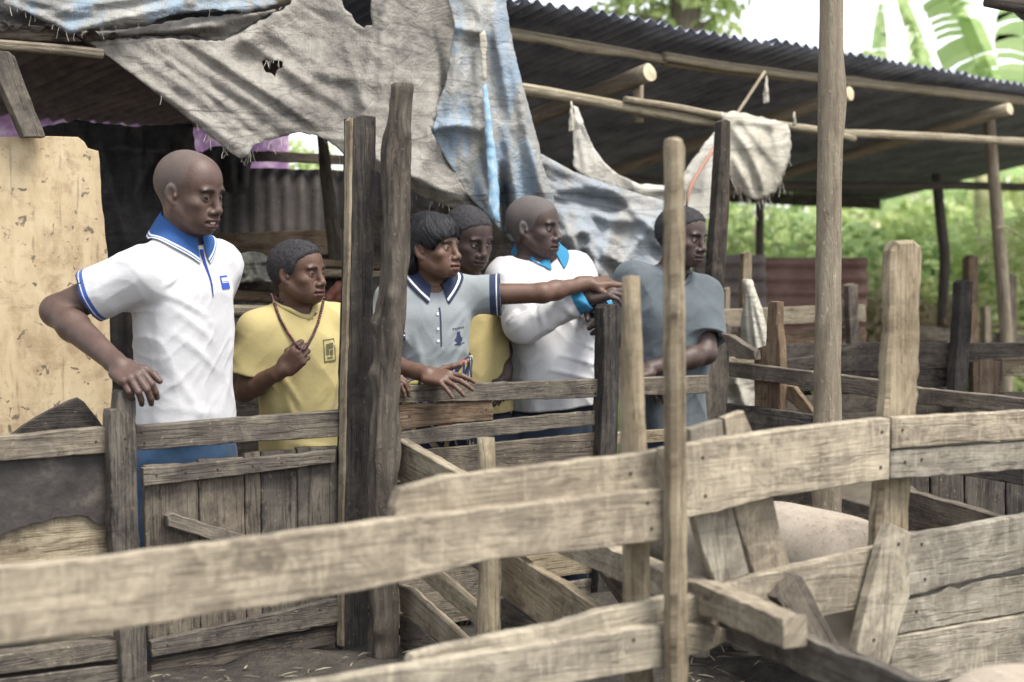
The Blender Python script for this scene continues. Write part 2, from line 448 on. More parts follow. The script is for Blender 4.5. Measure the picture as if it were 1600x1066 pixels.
board('post', BG, [(552, 183), (566, 179), (588, 182), (584, 420), (581, 640), (577, 820), (575, 1025), (538, 1025), (539, 820), (543, 600), (549, 380)], .055, M['darkw'], gf, off=-.035, grain='v', jit=.001)
board('batten', BG, [(547, 188), (552, 183), (549, 380), (543, 600), (539, 820), (538, 1010), (534, 1010), (535, 820), (539, 600), (545, 380)], .03, M['tan'], gf, off=-.037, grain='v', jit=.0006, bev=.001)
lg = log('gnarled_post', [W(628, 132, 4.23), W(620, 250, 4.22), W(617, 400, 4.2), W(606, 560, 4.2), W(600, 760, 4.19), (*W(599, 1000, 4.19)[:2], .19)], [.029, .037, .040, .043, .040, .046], M['log'], gf, sides=40, rough=.12, step=.015, knots=14, groove=.22)

gate = thing('plank_gate', BG.hit(380, 1020) * [1, 1, 0] + [0, 0, .22], 'closed gate of five upright boards with top rail and slanting brace', 'gate')
xs = [225, 310, 382, 407, 464, 529]
tops = [724, 715, 706, 703, 697]
for i in range(5):
    a, b = xs[i] + .8, xs[i + 1] - .8
    board('upright_board', BG, [(a, tops[i] + 3), (b, tops[i]), (b + 2.5, 880), (b + 4, 1010 - (b - 225) * .19), (a + 4 + (3 if i == 0 else 0), 1016 - (a - 225) * .19), (a + 2.5, 880)], .02, M['grey'], gate, off=.012 + .004 * (i % 2), grain='v')
board('rail', BG, [(224, 732), (380, 718), (525, 703), (525, 723), (380, 742), (225, 760)], .022, M['grey'], gate, off=-.012, grain='h')
board('rail', BG, [(236, 1003), (380, 970), (531, 935), (532, 972), (380, 1002), (237, 1028)], .022, M['grey'], gate, off=-.012, grain='h')
board('rail', BG, [(236, 1032), (390, 1004), (533, 978), (534, 1004), (390, 1035), (238, 1064)], .024, M['darkw'], gate, off=.004, grain='h')
board('brace', BG, [(262, 806), (271, 802), (400, 842), (470, 866), (468, 888), (396, 862), (264, 824)], .03, M['grey'], gate, off=-.024)

# ================================================================== rail fence in front of the people
rf = thing('rail_fence', BR.hit(780, 1000) * [1, 1, 0] + [0, 0, .2], 'grey rail fence with four wide boards under the resting hand', 'fence')
board('rail', BR, [(612, 603), (780, 598), (952, 592), (952, 621), (780, 626), (612, 630)], .035, M['grey'], rf, grain='h')
board('plank', BR, [(612, 633), (690, 629), (769, 626), (771, 656), (700, 662), (612, 675)], .02, M['brown'], rf, off=.006, grain='h')
board('plank', BR, [(612, 678), (690, 666), (769, 658), (860, 648), (952, 640), (952, 663), (860, 671), (780, 681), (700, 690), (612, 699)], .02, M['grey'], rf, off=.004, grain='h')
board('plank', BR, [(612, 710), (653, 703), (723, 697), (830, 686), (952, 674), (952, 720), (830, 735), (700, 752), (612, 765)], .02, M['grey'], rf, off=.004, grain='h')
board('plank', BR, [(612, 790), (800, 768), (952, 750), (952, 800), (800, 820), (612, 840)], .02, M['grey'], rf, off=.004, grain='h')
board('plank', BR, [(810, 872), (870, 865), (952, 856), (952, 893), (870, 902), (810, 909)], .02, M['tan'], rf, off=.004, grain='h')
board('plank', BR, [(600, 858), (700, 852), (800, 846), (800, 960), (700, 975), (600, 985)], .02, M['grey'], rf, off=.03, grain='h')
board('plank', BR, [(860, 914), (952, 900), (952, 930), (860, 946)], .02, M['grey'], rf, off=.004, grain='h')
board('post', BR, [(944, 482), (948, 476), (966, 475), (969, 482), (968, 600), (964, 720), (960, 960), (934, 960), (937, 720), (943, 600)], .06, M['darkw'], rf, off=-.04, grain='v', jit=.001)
B2 = Plane(950, 5.02, 1120, 5.25)
board('rail', B2, [(962, 592), (1040, 589), (1108, 587), (1108, 615), (1040, 617), (962, 620)], .035, M['grey'], rf, grain='h')
board('plank', B2, [(962, 676), (1040, 671), (1108, 667), (1108, 685), (1040, 690), (962, 696)], .025, M['tan'], rf, grain='h')
board('plank', B2, [(962, 735), (1108, 722), (1108, 765), (962, 780)], .02, M['grey'], rf, grain='h')
board('post', B2, [(1128, 190), (1134, 186), (1142, 190), (1140, 330), (1130, 470), (1127, 520), (1110, 520), (1112, 420), (1119, 330)], .045, M['darkw'], rf, off=.36, grain='v', jit=.001)
board('post', B2, [(1125, 512), (1136, 504), (1143, 512), (1141, 560), (1136, 640), (1128, 790), (1096, 790), (1100, 650), (1112, 520)], .05, M['darkw'], rf, off=.31, grain='v', jit=.0015)

# ================================================================== partition between the pens (comes towards the camera)
cp = thing('pen_partition', CP.hit(765, 1000) * [1, 1, 0] + [0, 0, .2], 'low board partition between two pens with a round-topped stake', 'fence')
CPN = CP
board('plank', CP, [(622, 687), (729, 748), (830, 806), (830, 868), (729, 815), (620, 749)], .035, M['tan'], cp)
board('plank', CP, [(620, 754), (729, 822), (760, 842), (760, 900), (700, 862), (620, 812)], .025, M['grey'], cp, off=.006)
board('plank', CP, [(620, 832), (653, 868), (752, 955), (752, 985), (640, 890), (620, 874)], .025, M['tan'], cp)
board('plank', CP, [(622, 914), (640, 920), (727, 1000), (712, 1008), (690, 1008), (625, 955)], .022, M['tan'], cp, off=.004)
board('plank', CP, [(624, 960), (640, 966), (690, 1012), (720, 1040), (640, 1032), (625, 1010)], .022, M['grey'], cp)
log('stake', [W(759, 684, 3.76), W(763, 800, 3.755), (*W(767, 1000, 3.75)[:2], .19)], [.023, .026, .028], M['tan'], cp, rough=.05, knots=2)
board('plank', CP, [(782, 854), (800, 862), (821, 880), (880, 913), (933, 951), (950, 975), (900, 985), (845, 978), (782, 930)], .025, M['tan'], cp, off=-.004)
board('plank', CP, [(782, 936), (845, 982), (905, 1010), (905, 1060), (782, 1010)], .02, M['grey'], cp)
board('brace', CP, [(926, 882), (945, 878), (1010, 950), (1010, 985), (970, 950)], .03, M['grey'], cp, off=.3)

# ================================================================== partition on the right
rp = thing('side_partition', RP.hit(1272, 900) * [1, 1, 0] + [0, 0, .2], 'grey board partition running from the slanted post toward the lower right', 'fence')
board('rail', RP, [(1138, 565), (1272, 581), (1375, 594), (1435, 606), (1600, 623), (1760, 645), (1760, 672), (1600, 647), (1435, 632), (1272, 606), (1138, 589)], .03, M['grey'], rp)
board('plank', RP, [(1134, 630), (1272, 649), (1400, 668), (1600, 700), (1600, 760), (1400, 725), (1272, 705), (1134, 680)], .025, M['grey'], rp, off=.004)
board('plank', RP, [(1134, 735), (1300, 775), (1500, 830), (1500, 880), (1300, 820), (1134, 780)], .025, M['grey'], rp, off=.004)
board('brace', RP, [(1126, 521), (1140, 524), (1178, 549), (1180, 562), (1150, 560), (1138, 548)], .03, M['grey'], rp, off=-.03)
board('post', RP, [(1199, 474), (1205, 470), (1214, 472), (1214, 505), (1219, 548), (1219, 640), (1222, 760), (1180, 760), (1178, 640), (1178, 546), (1196, 540)], .035, M['brown'], rp, off=.034, grain='v')
board('brace', RP, [(1200, 600), (1240, 604), (1272, 645), (1270, 655), (1262, 652)], .02, M['brown'], rp, off=.07)
PP = Plane(1423, 4.1, 1577, 3.75)
board('plank', PP, [(1405, 756), (1423, 768), (1500, 790), (1577, 812), (1720, 850), (1720, 900), (1577, 852), (1500, 840), (1405, 820)], .03, M['grey'], rp)

# standing round pole, from the floor to above the picture
pole = log('round_pole', [(*W(1292, 900, 4.3)[:2], .15), W(1292, 760, 4.3), W(1294, 450, 4.3), W(1298, 120, 4.3), W(1302, -260, 4.3)], [.043, .042, .039, .037, .034], M['pole'], sides=20, rough=.035, knots=4)
tag(pole, 'tall smooth round pole reaching past the top of the picture', 'pole')

# nail heads on the near planks
def nails(parent, spots, r=.0042):
    V, F = [], []
    for (pl, x, y, off) in spots:
        c = pl.off(off).hit(x, y); k = len(V)
        for ring, (rr, h) in enumerate(((1.0, .0), (.9, .0022), (0.0, .003))):
            for j in range(8):
                a = j * math.pi / 4; V.append(c + pl.t * math.cos(a) * r * rr + np.array([0, 0, math.sin(a) * r * rr]) - pl.n * h)
        for ring in range(2):
            for j in range(8): F.append((k + ring * 8 + j, k + ring * 8 + (j + 1) % 8, k + ring * 8 + 8 + (j + 1) % 8, k + ring * 8 + 8 + j))
    o = mesh_obj('nails', V, F, M['nail'], parent); o['kind'] = 'stuff'
t = NT('rusty_nail'); t.inp('Base Color', (.045, .028, .02)); M['nail'] = t.done(.7, .3)
nails(nf, [(FF, x, y, o) for x, y, o in [(1012, 786, 0), (1018, 826, 0), (1098, 715, .006), (1102, 775, .006), (1378, 675, .006), (1376, 730, .006), (1410, 672, .008), (1414, 722, .014), (1440, 718, .014), (985, 740, .038), (1100, 945, .03), (1440, 850, .022), (1445, 905, .022), (1432, 955, .028), (1404, 850, -.012), (1365, 1000, -.012), (660, 1040, .036), (1120, 690, .05), (990, 1000, 0)]])
nails(gf, [(BG, x, y, o) for x, y, o in [(222, 676, 0), (226, 692, 0), (528, 655, 0), (196, 685, -.03), (198, 700, -.03), (150, 690, 0), (560, 660, -.035), (562, 676, -.035)]], .0035)
nails(gate, [(BG, x, y, -.012) for x, y in [(245, 742), (290, 738), (340, 733), (395, 728), (440, 723), (500, 715), (262, 1008), (340, 990), (395, 978), (435, 968), (500, 952)]], .0035)
nails(rf, [(BR, x, y, o) for x, y, o in [(632, 616, 0), (925, 606, 0), (930, 614, 0), (640, 650, .006), (760, 640, .006), (930, 652, .004), (925, 690, .004), (650, 720, .004)]], .0038)

# dark boards at the back of the right-hand pen
PB_ = Plane(1380, 4.55, 1650, 4.85)
for k, (x0, x1) in enumerate([(1395, 1452), (1455, 1506), (1509, 1570), (1573, 1640), (1643, 1720)]):
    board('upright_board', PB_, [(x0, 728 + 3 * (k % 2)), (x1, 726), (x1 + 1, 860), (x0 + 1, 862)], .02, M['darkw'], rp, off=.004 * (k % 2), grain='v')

# straw and litter trodden into the pen floor
def litter():
    n = 1500
    rg_ = np.random.default_rng(5)
    far = BG.hit(200, 600); o2 = np.array([-FF.t[1], FF.t[0], 0])
    P = far + np.outer(rg_.uniform(0, 3.4, n), FF.t) - np.outer(rg_.uniform(.05, 2.2, n), o2)
    P[:, 2] = [.222 + .03 * mnoise.noise((p[0] * 4, p[1] * 4, .2)) + .022 * mnoise.noise((p[0] * 13, p[1] * 13, .7)) for p in P]
    a = rg_.uniform(0, 6.28, n); L = rg_.uniform(.008, .028, n)
    d = np.stack([np.cos(a), np.sin(a), rg_.normal(0, .12, n)], -1) * L[:, None]; s_ = np.stack([-np.sin(a), np.cos(a), 0 * a], -1) * rg_.uniform(.001, .003, n)[:, None]
    V = np.stack([P - d - s_, P + d - s_, P + d + s_, P - d + s_, P + [0, 0, .004] + d * .1], 1).reshape(-1, 3)
    b = np.arange(n)[:, None] * 5
    F = np.concatenate([b + [0, 1, 4], b + [1, 2, 4], b + [2, 3, 4], b + [3, 0, 4]])
    t = NT('old_straw'); t.inp('Base Color', t.ramp(t.n('NewGeometry').outputs['Random Per Island'], [(0, (.05, .043, .034)), (.7, (.13, .112, .085)), (1, (.26, .23, .17))])); 
    o = mesh_obj('straw_litter', V, F, t.done(.85)); tag(o, 'bits of straw trodden into the muddy pen floor', 'straw', kind='stuff')
litter()
# ================================================================== corrugated sheets
def metal(name, a, b, c3, rough=.55, metallic=.15):
    t = NT(name)
    p = t.uv()
    g = t.noise(p, 3.5, 7, .7)
    s = t.noise(t.map(p, (22, 1.5, 1)), 1.0, 5, .65)
    c = t.ramp(t.math('ADD', t.math('MULTIPLY', g, .6), t.math('MULTIPLY', s, .4)), [(0.36, a), (0.5, b), (0.66, c3)])
    spk = t.noise(p, 60, 3, .6)
    c = t.mix(t.ramp(spk, [(0.62, 0), (0.72, .5)]), c, tuple(min(1, v * 1.8) for v in c3))
    t.inp('Base Color', c)
    t.inp('Metallic', metallic)
    t.bump(t.noise(p, 30, 5, .7), .25, .01)
    return t.done(rough, .3)
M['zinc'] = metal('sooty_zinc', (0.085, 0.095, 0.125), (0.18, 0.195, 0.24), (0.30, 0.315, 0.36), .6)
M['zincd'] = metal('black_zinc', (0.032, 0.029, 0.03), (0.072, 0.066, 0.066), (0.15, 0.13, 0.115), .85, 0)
M['rust'] = metal('rusty_zinc', (0.07, 0.035, 0.028), (0.12, 0.07, 0.058), (0.18, 0.125, 0.105), .8, .05)
M['oldzinc'] = metal('weathered_zinc', (0.07, 0.06, 0.055), (0.13, 0.11, 0.1), (0.2, 0.17, 0.15), .75, .1)

def corrugated(name, o, u, v, width, length, mat, parent=None, pitch=.076, amp=.0125, wob=.006, nl=14, thick=.0015):
    """sheet starting at o; ripples repeat along u and run along v"""
    u = np.asarray(u, float); u /= np.linalg.norm(u); v = np.asarray(v, float); v /= np.linalg.norm(v)
    n = np.cross(u, v); n /= np.linalg.norm(n)
    nu = int(width / pitch * 8)
    oo = random.uniform(0, 50)
    V, F, U = [], [], []
    for side in (0, 1):
        for j in range(nl + 1):
            for i in range(nu + 1):
                a, b = width * i / nu, length * j / nl
                h = amp * math.cos(2 * math.pi * a / pitch) + wob * mnoise.noise((a * 2 + oo, b * 1.5, 0)) * 2 + side * thick
                e = .012 * mnoise.noise((a * 5 + oo, 3, 0)) if j in (0, nl) else 0
                V.append(o + u * a + v * (b + e) + n * h); U.append((a + oo, b + oo))
    m = (nu + 1) * (nl + 1)
    for j in range(nl):
        for i in range(nu):
            a = j * (nu + 1) + i
            F.append((a, a + nu + 1, a + nu + 2, a + 1)); F.append((m + a, m + a + 1, m + a + nu + 2, m + a + nu + 1))
    for i in range(nu):
        F.append((i, i + 1, m + i + 1, m + i)); k = nl * (nu + 1) + i; F.append((k + 1, k, m + k, m + k + 1))
    return mesh_obj(name, V, F, mat, parent, U, smooth=True)

# ================================================================== open shed on the right
SP = Plane(790, 6.0, 1600, 8.64)
su, sv = SP.t, SP.n
svd = sv + np.array([0, 0, -.17])
shed = thing('open_shed', SP.hit(1500, 700) * [1, 1, 0], 'open shed with sooty corrugated metal roof on pale round poles', 'shed')
E0 = SP.hit(790, 9); E0[2] = 2.475
e = E0 - su * .75
for i in range(9):
    a = e + su * (.82 * i) + np.array([0, 0, .006 * (i % 2)]) - svd * random.uniform(0, .05)
    ln = 2.9
    while ln > .8 and 800 + FPX * (a + svd * ln)[0] / (a + svd * ln)[1] < 570: ln -= .1
    corrugated('roof_sheet', a, su, svd, .86, ln, M['zinc'], shed)
ey = [(700, 36), (797, 52), (960, 79), (1040, 93)]
log('purlin', [SP.off(.14).hit(*q) for q in ey], [.026, .025, .022, .020], M['stick'], shed, knots=3)
log('purlin', [SP.off(.12).hit(*q) for q in [(1036, 88), (1130, 103), (1276, 122), (1440, 140), (1600, 158), (1760, 176)]], [.022, .023, .024, .026, .028, .028], M['stick'], shed, knots=3)
log('purlin', [SP.off(.17).hit(*q) for q in [(1034, 98), (1150, 114), (1240, 125)]], [.014, .013, .012], M['stick'], shed)
log('tie_pole', [SP.off(.05).hit(*q) for q in [(740, 128), (819, 139), (900, 153), (1000, 172), (1121, 194), (1180, 200)]], [.026, .025, .024, .024, .022, .018], M['stick'], shed, knots=4)
log('tie_pole', [SP.off(.02).hit(*q) for q in [(976, 155), (1060, 168), (1130, 183), (1276, 203), (1335, 217)]], [.014, .016, .017, .018, .016], M['stick'], shed, knots=2)
log('tie_pole', [SP.off(.06).hit(*q) for q in [(1240, 200), (1316, 208), (1450, 213), (1600, 222), (1760, 232)]], [.019, .022, .023, .024, .024], M['stick'], shed, knots=2)
t = NT('cut_log_end')
t.inp('Base Color', t.ramp(t.noise(t.objc(), 30, 4), [(0.3, (.3, .25, .17)), (.7, (.5, .43, .3))]))
M['cut'] = t.done()
for (x, y, l, r) in [(1015, 113, 2.7, .042), (1328, 146, 2.7, .036), (1578, 170, 2.7, .036)]:
    a = SP.off(-.02).hit(x, y)
    log('rafter', [a + svd * l - np.array([0, 0, .02]), a + svd * (l * .5), a], [r * 1.0, r, r], M['stick'] if r < .04 else M['pole'], shed, cap_mat=M['cut'])
log('stub', [SP.off(.1).hit(997, 125), SP.off(.1).hit(998, 192)], [.026, .024], M['stick'], shed)
log('strut', [SP.off(-.03).hit(1195, 112), SP.off(-.03).hit(1146, 186)], [.008, .008], M['stick'], shed, sides=8)
log('post', [(*SP.off(.25).hit(1575, 600)[:2], 0), SP.off(.25).hit(1572, 520), SP.off(.25).hit(1562, 380), SP.off(.25).hit(1553, 280), SP.off(.25).hit(1545, 185)], [.042, .04, .04, .036, .034], M['pole'], shed, knots=3)
SB = SP.off(2.7)
for (xs_, ys_, r, dd) in [([1470, 1472, 1477, 1468, 1464], [560, 500, 400, 330, 272], .038, 10.2), ([1189, 1189, 1187, 1187], [560, 450, 380, 300], .026, 9.2), ([905, 905, 905], [560, 400, 255], .05, 8.2)]:
    pts = [W(x, y, dd) for x, y in zip(xs_, ys_)]; pts[0][2] = 0
    log('post', pts, [r] * len(pts), M['darkpole'], shed)
log('beam', [W(880, 276, 8.0), W(1040, 286, 8.6), W(1240, 291, 9.4), W(1500, 290, 10.3), W(1700, 295, 11.2)], [.03, .03, .032, .03, .03], M['darkpole'], shed)
log('beam', [W(880, 288, 8.0), W(1040, 292, 8.6)], [.03, .03], M['darkpole'], shed)
beam('beam', E0 + su * 1.6 + svd * 2.75 - [0, 0, .07], E0 + su * 6.4 + svd * 2.75 - [0, 0, .07], .07, .09, M['darkw'], shed)

# corner of another dark roof, top right
cr = thing('near_roof_corner', W(1600, 5, 5.2), 'dark roof corner poking into the top right edge', 'roof')
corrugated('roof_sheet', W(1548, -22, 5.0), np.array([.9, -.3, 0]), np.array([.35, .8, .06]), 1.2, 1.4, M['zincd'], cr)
log('rafter', [W(1540, 2, 5.05), W(1620, 14, 4.9), W(1720, 30, 4.8)], [.02, .025, .03], M['darkpole'], cr)

# ================================================================== dark shed on the left
LS = Plane(0, 4.75, 560, 5.55)
ld = thing('lean_to_shed', W(330, 700, 6.5) * [1, 1, 0], 'dark lean-to with black corrugated roof and wall behind the people', 'shed')
lo = LS.hit(-420, 66); lo[2] = 2.16
lv = LS.n + np.array([0, 0, -.02])
for i in range(3):
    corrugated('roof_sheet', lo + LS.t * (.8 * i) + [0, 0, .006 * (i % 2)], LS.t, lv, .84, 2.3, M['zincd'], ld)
LW = Plane(150, 6.35, 560, 6.95)
w0 = LW.hit(-260, 237); w0[2] = 1.90
for i in range(4):
    q = w0 + LW.t * (.8 * i); q[2] = 1.86 + random.uniform(-.04, .02)
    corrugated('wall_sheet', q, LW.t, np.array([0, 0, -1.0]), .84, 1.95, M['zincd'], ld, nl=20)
log('eave_pole', [LS.off(-.02).hit(*q) for q in [(-120, 62), (0, 70), (80, 76), (160, 84)]], [.019, .019, .018, .017], M['pole'], ld)
board('eave_board', LS, [(-120, 30), (0, 37), (60, 40), (105, 50), (128, 64), (60, 63), (0, 60), (-120, 58)], .03, M['grey'], ld, off=.02)
board('strut', LS, [(-14, 78), (14, 80), (24, 90), (50, 160), (72, 214), (38, 214), (10, 150), (-10, 110)], .05, M['grey'], ld, off=-.05)
log('post', [W(503, 212, 6.1), W(512, 300, 6.1), W(527, 400, 6.1), (*W(535, 520, 6.1)[:2], .0)], [.022, .028, .034, .036], M['log'], ld)
board('wall_plank', LW, [(300, 366), (420, 362), (540, 358), (560, 396), (430, 402), (300, 410)], .03, M['brown'], ld, off=-.06, grain='h')
board('wall_plank', LW, [(250, 238), (420, 236), (560, 244), (560, 258), (420, 252), (250, 254)], .03, M['darkw'], ld, off=-.05, grain='h')
board('wall_plank', LW, [(540, 330), (640, 322), (800, 330), (800, 420), (640, 430), (540, 420)], .03, M['darkw'], ld, off=-.05, grain='h')
# a ledge and stacked timber behind the boy
LT = Plane(340, 5.5, 560, 5.85)
st = thing('timber_stack', W(440, 640, 5.7) * [1, 1, 0], 'stack of old boards and poles behind the boy in yellow', 'timber')
board('board', LT, [(335, 430), (440, 436), (560, 434), (560, 452), (440, 456), (335, 450)], .25, M['darkw'], st, grain='h')
log('pole', [LT.off(-.05).hit(335, 460), LT.off(-.05).hit(440, 466), LT.off(-.05).hit(600, 462)], [.024, .024, .024], M['brown'], st)
log('pole', [LT.off(-.12).hit(340, 484), LT.off(-.12).hit(420, 486), LT.off(-.12).hit(600, 480)], [.02, .021, .02], M['stick'], st)
log('pole', [LT.off(-.09).hit(340, 503), LT.off(-.09).hit(420, 505), LT.off(-.09).hit(600, 500)], [.022, .022, .02], M['pole'], st)
board('board', LT, [(500, 405), (600, 412), (600, 422), (500, 416)], .1, M['brown'], st, off=-.05, grain='h')
board('board', LT, [(505, 421), (600, 424), (600, 434), (505, 432)], .1, M['tan'], st, off=-.1, grain='h')
board('board', LT, [(340, 520), (600, 520), (600, 545), (340, 548)], .3, M['darkw'], st, off=-.02, grain='h')
board('board', LT, [(340, 560), (600, 558), (600, 700), (340, 710)], .05, M['darkw'], st, off=.02, grain='h')
board('board', LT, [(600, 470), (950, 470), (950, 500), (600, 505)], .05, M['darkw'], st, off=.12, grain='h')
board('board', LT, [(600, 520), (950, 520), (950, 560), (600, 565)], .05, M['grey'], st, off=.14, grain='h')
board('board', LT, [(600, 580), (950, 575), (950, 700), (600, 720)], .05, M['darkw'], st, off=.16, grain='h')

# plywood sheet at the far left, dark board in front of it
t = NT('blotched_plywood')
p = t.uv()
g = t.noise(t.map(p, (5, 14, 1)), 1.0, 7, .65, .4)
c = t.ramp(g, [(.3, (.29, .215, .13)), (.5, (.39, .308, .195)), (.72, (.45, .372, .25))])
d = t.noise(p, 9, 7, .75, .5)
c = t.mix(t.ramp(d, [(.50, 0), (.62, .7)]), c, (.23, .165, .1))
sp = t.noise(p, 22, 3, .6, .8)
c = t.mix(t.ramp(sp, [(.61, 0), (.66, .85)]), c, (.07, .05, .04))
sp2 = t.noise(p, 11, 5, .7, 1.0)
c = t.mix(t.ramp(sp2, [(.63, 0), (.70, .5)]), c, (.16, .12, .08))
scr = t.noise(t.map(p, (2.5, 26, 1), (3, 3, 0), (0, 0, .7)), 1.0, 4, .6, .7)
c = t.mix(t.ramp(scr, [(.60, 0), (.68, .6)]), c, (.17, .125, .08))
wv = t.noise(t.map(p, (60, 4, 1)), 1.0, 3, .6)
c = t.mix(t.ramp(wv, [(.5, 0), (.8, .25)]), c, (.5, .42, .29))
t.inp('Base Color', c); t.bump(g, .2, .005)
M['ply'] = t.done(.8, .25)
PL = Plane(-40, 4.75, 170, 4.95)
ply = board('plywood_sheet', PL, [(-300, 213), (0, 214), (90, 213), (122, 214), (131, 222), (138, 231), (155, 237), (158, 300), (168, 400), (174, 560), (178, 700), (178, 900), (-300, 930)], .018, M['ply'], None, grain=np.array([0, 0, 1.0]), jit=.001, bev=.002)
tag(ply, 'tan blotched plywood sheet standing upright behind the left man', 'plywood', kind='thing')
db = board('offcut_board', Plane(0, 4.35, 170, 4.5), [(10, 684), (50, 655), (108, 626), (122, 622), (132, 628), (168, 675), (170, 760), (10, 770)], .02, M['darkw'], None, jit=.001)
tag(db, 'dark pointed board standing behind the left fence rail', 'board', kind='thing')

# purple-pink house wall far behind the left shed
t = NT('purple_plaster')
p = t.geo()
t.inp('Base Color', t.ramp(t.noise(p, 9, 7, .75), [(.35, (.13, .075, .15)), (.5, (.23, .13, .23)), (.62, (.42, .32, .40))]))
M['plaster'] = t.done(.9, .2)
hs = thing('purple_house', (-3.2, 10.2, 0), 'purple-pink plastered house glimpsed behind the dark shed', 'house')
HB = Plane(-100, 9.6, 460, 10.6)
board('wall', HB, [(-500, 150), (452, 140), (452, 620), (-500, 620)], .2, M['plaster'], hs, jit=0)
board('roof', HB, [(-560, 120), (470, 112), (470, 150), (-560, 158)], 3.0, M['oldzinc'], hs, off=-.3, jit=0)

# ================================================================== cloth
def inside(poly, X, Y):
    r = np.zeros(X.shape, bool)
    n = len(poly)
    for i in range(n):
        x1, y1 = poly[i]; x2, y2 = poly[(i + 1) % n]
        c = ((y1 > Y) != (y2 > Y)) & (X < (x2 - x1) * (Y - y1) / ((y2 - y1) if y2 != y1 else 1e-9) + x1)
        r ^= c
    return r

def vnoise(P, seed=0):
    """value noise, P (...,3)"""
    Pi = np.floor(P).astype(np.int64); f = P - Pi; f = f * f * (3 - 2 * f)
    def h(i, j, k):
        n = (i * 374761393 + j * 668265263 + k * 2147483647 + seed * 1274126177) & 0xffffffff
        n = ((n ^ (n >> 13)) * 1274126177) & 0xffffffff
        return ((n ^ (n >> 16)) & 0xffff) / 32767.5 - 1.0
    x, y, z = Pi[..., 0], Pi[..., 1], Pi[..., 2]
    fx, fy, fz = f[..., 0], f[..., 1], f[..., 2]
    r = 0
    for dx in (0, 1):
        for dy in (0, 1):
            for dz in (0, 1):
                r = r + h(x + dx, y + dy, z + dz) * (fx if dx else 1 - fx) * (fy if dy else 1 - fy) * (fz if dz else 1 - fz)
    return r

def fold_field(X, Y, folds):
    """folds: (x1,y1,x2,y2,width,height[,x_mid,y_mid]) ridge lines in picture pixels, height in metres"""
    D = np.zeros(X.shape)
    for f in folds:
        x1, y1, x2, y2, w, h = f[:6]
        dx, dy = x2 - x1, y2 - y1
        L2 = dx * dx + dy * dy
        tt = ((X - x1) * dx + (Y - y1) * dy) / L2
        tc = np.clip(tt, 0, 1)
        s = ((X - x1) * dy - (Y - y1) * dx) / math.sqrt(L2)
        if len(f) > 6: s = s - f[6] * np.sin(np.pi * tc)
        ex = (tt - tc) * math.sqrt(L2)
        r = np.sqrt(s * s + ex * ex) / w
        taper = .35 + .65 * np.sin(np.pi * np.clip(tc * .9 + .05, 0, 1))
        D += h * taper * np.exp(-np.abs(r) ** 1.5)
    return D

def cloth(name, outline, depth, folds, mat, parent=None, cell=5, crumple=(.012, 26, .006, 9), stretch=(1, 1, 0), holes=(), seed=1, scale_uv=1.0):
    """hanging sheet: outline in picture pixels, depth(X,Y) gives its distance; folds come towards the viewer"""
    xs = [p[0] for p in outline]; ys = [p[1] for p in outline]
    x0, y0 = min(xs) - cell, min(ys) - cell
    nx, ny = int((max(xs) - x0) / cell) + 2, int((max(ys) - y0) / cell) + 2
    X, Y = np.meshgrid(x0 + np.arange(nx + 1) * cell, y0 + np.arange(ny + 1) * cell)
    X = X.astype(float); Y = Y.astype(float)
    cx, cy = X[:-1, :-1] + cell / 2, Y[:-1, :-1] + cell / 2
    keep = inside(outline, cx, cy)
    for h in holes: keep &= ~inside(h, cx, cy)
    # move rim vertices onto the outline
    use = np.zeros(X.shape, int); 
    for a in (0, 1):
        for b in (0, 1): use[a:a + ny, b:b + nx] += keep
    rim = (use > 0) & (use < 4)
    for poly in [outline] + list(holes):
        n = len(poly)
        bx, by, bd = np.zeros(X.shape), np.zeros(X.shape), np.full(X.shape, 1e9)
        for i in range(n):
            ax, ay = poly[i]; dx, dy = poly[(i + 1) % n][0] - ax, poly[(i + 1) % n][1] - ay
            tt = np.clip(((X - ax) * dx + (Y - ay) * dy) / (dx * dx + dy * dy + 1e-9), 0, 1)
            qx, qy = ax + tt * dx, ay + tt * dy
            dd = (qx - X) ** 2 + (qy - Y) ** 2
            m = dd < bd
            bx = np.where(m, qx, bx); by = np.where(m, qy, by); bd = np.where(m, dd, bd)
        m = rim & (bd < (1.3 * cell) ** 2)
        X = np.where(m, bx, X); Y = np.where(m, by, Y)
    fr = .6 * vnoise(np.stack([X / 7, Y / 7, X * 0], -1), seed + 9)
    X2, Y2 = X + np.where(rim, fr * cell * .7, 0), Y + np.where(rim, fr * cell * .7, 0)
    ca, sa = math.cos(stretch[2]), math.sin(stretch[2])
    A, B = (X * ca + Y * sa) / stretch[0], (-X * sa + Y * ca) / stretch[1]
    D = fold_field(X, Y, folds)
    r1 = 1 - np.abs(vnoise(np.stack([A / crumple[1], B / crumple[1], X * 0 + .5], -1), seed))
    r2 = 1 - np.abs(vnoise(np.stack([A / crumple[3] + r1, B / crumple[3], X * 0 + 2.5], -1), seed + 3))
    D = D + crumple[0] * (r1 - .6) + crumple[2] * (r2 - .6)
    d = depth(X, Y) - D
    P = CAMP + (FWD + ((X2 - 800) / FPX)[..., None] * RGT + ((533 - Y2) / FPX)[..., None] * UPV) * d[..., None]
    idx = -np.ones(X.shape, int)
    sel = use > 0
    idx[sel] = np.arange(sel.sum())
    V = P[sel]
    jj, ii = np.nonzero(keep)
    F = np.stack([idx[jj, ii], idx[jj + 1, ii], idx[jj + 1, ii + 1], idx[jj, ii + 1]], -1)
    uv = np.stack([X[sel] * .00225 * scale_uv, -Y[sel] * .00225 * scale_uv], -1)
    o = mesh_obj(name, V, F, mat, parent, uv, smooth=True)
    md = o.modifiers.new('thickness', 'SOLIDIFY'); md.thickness = .0025; md.offset = 0
    return o

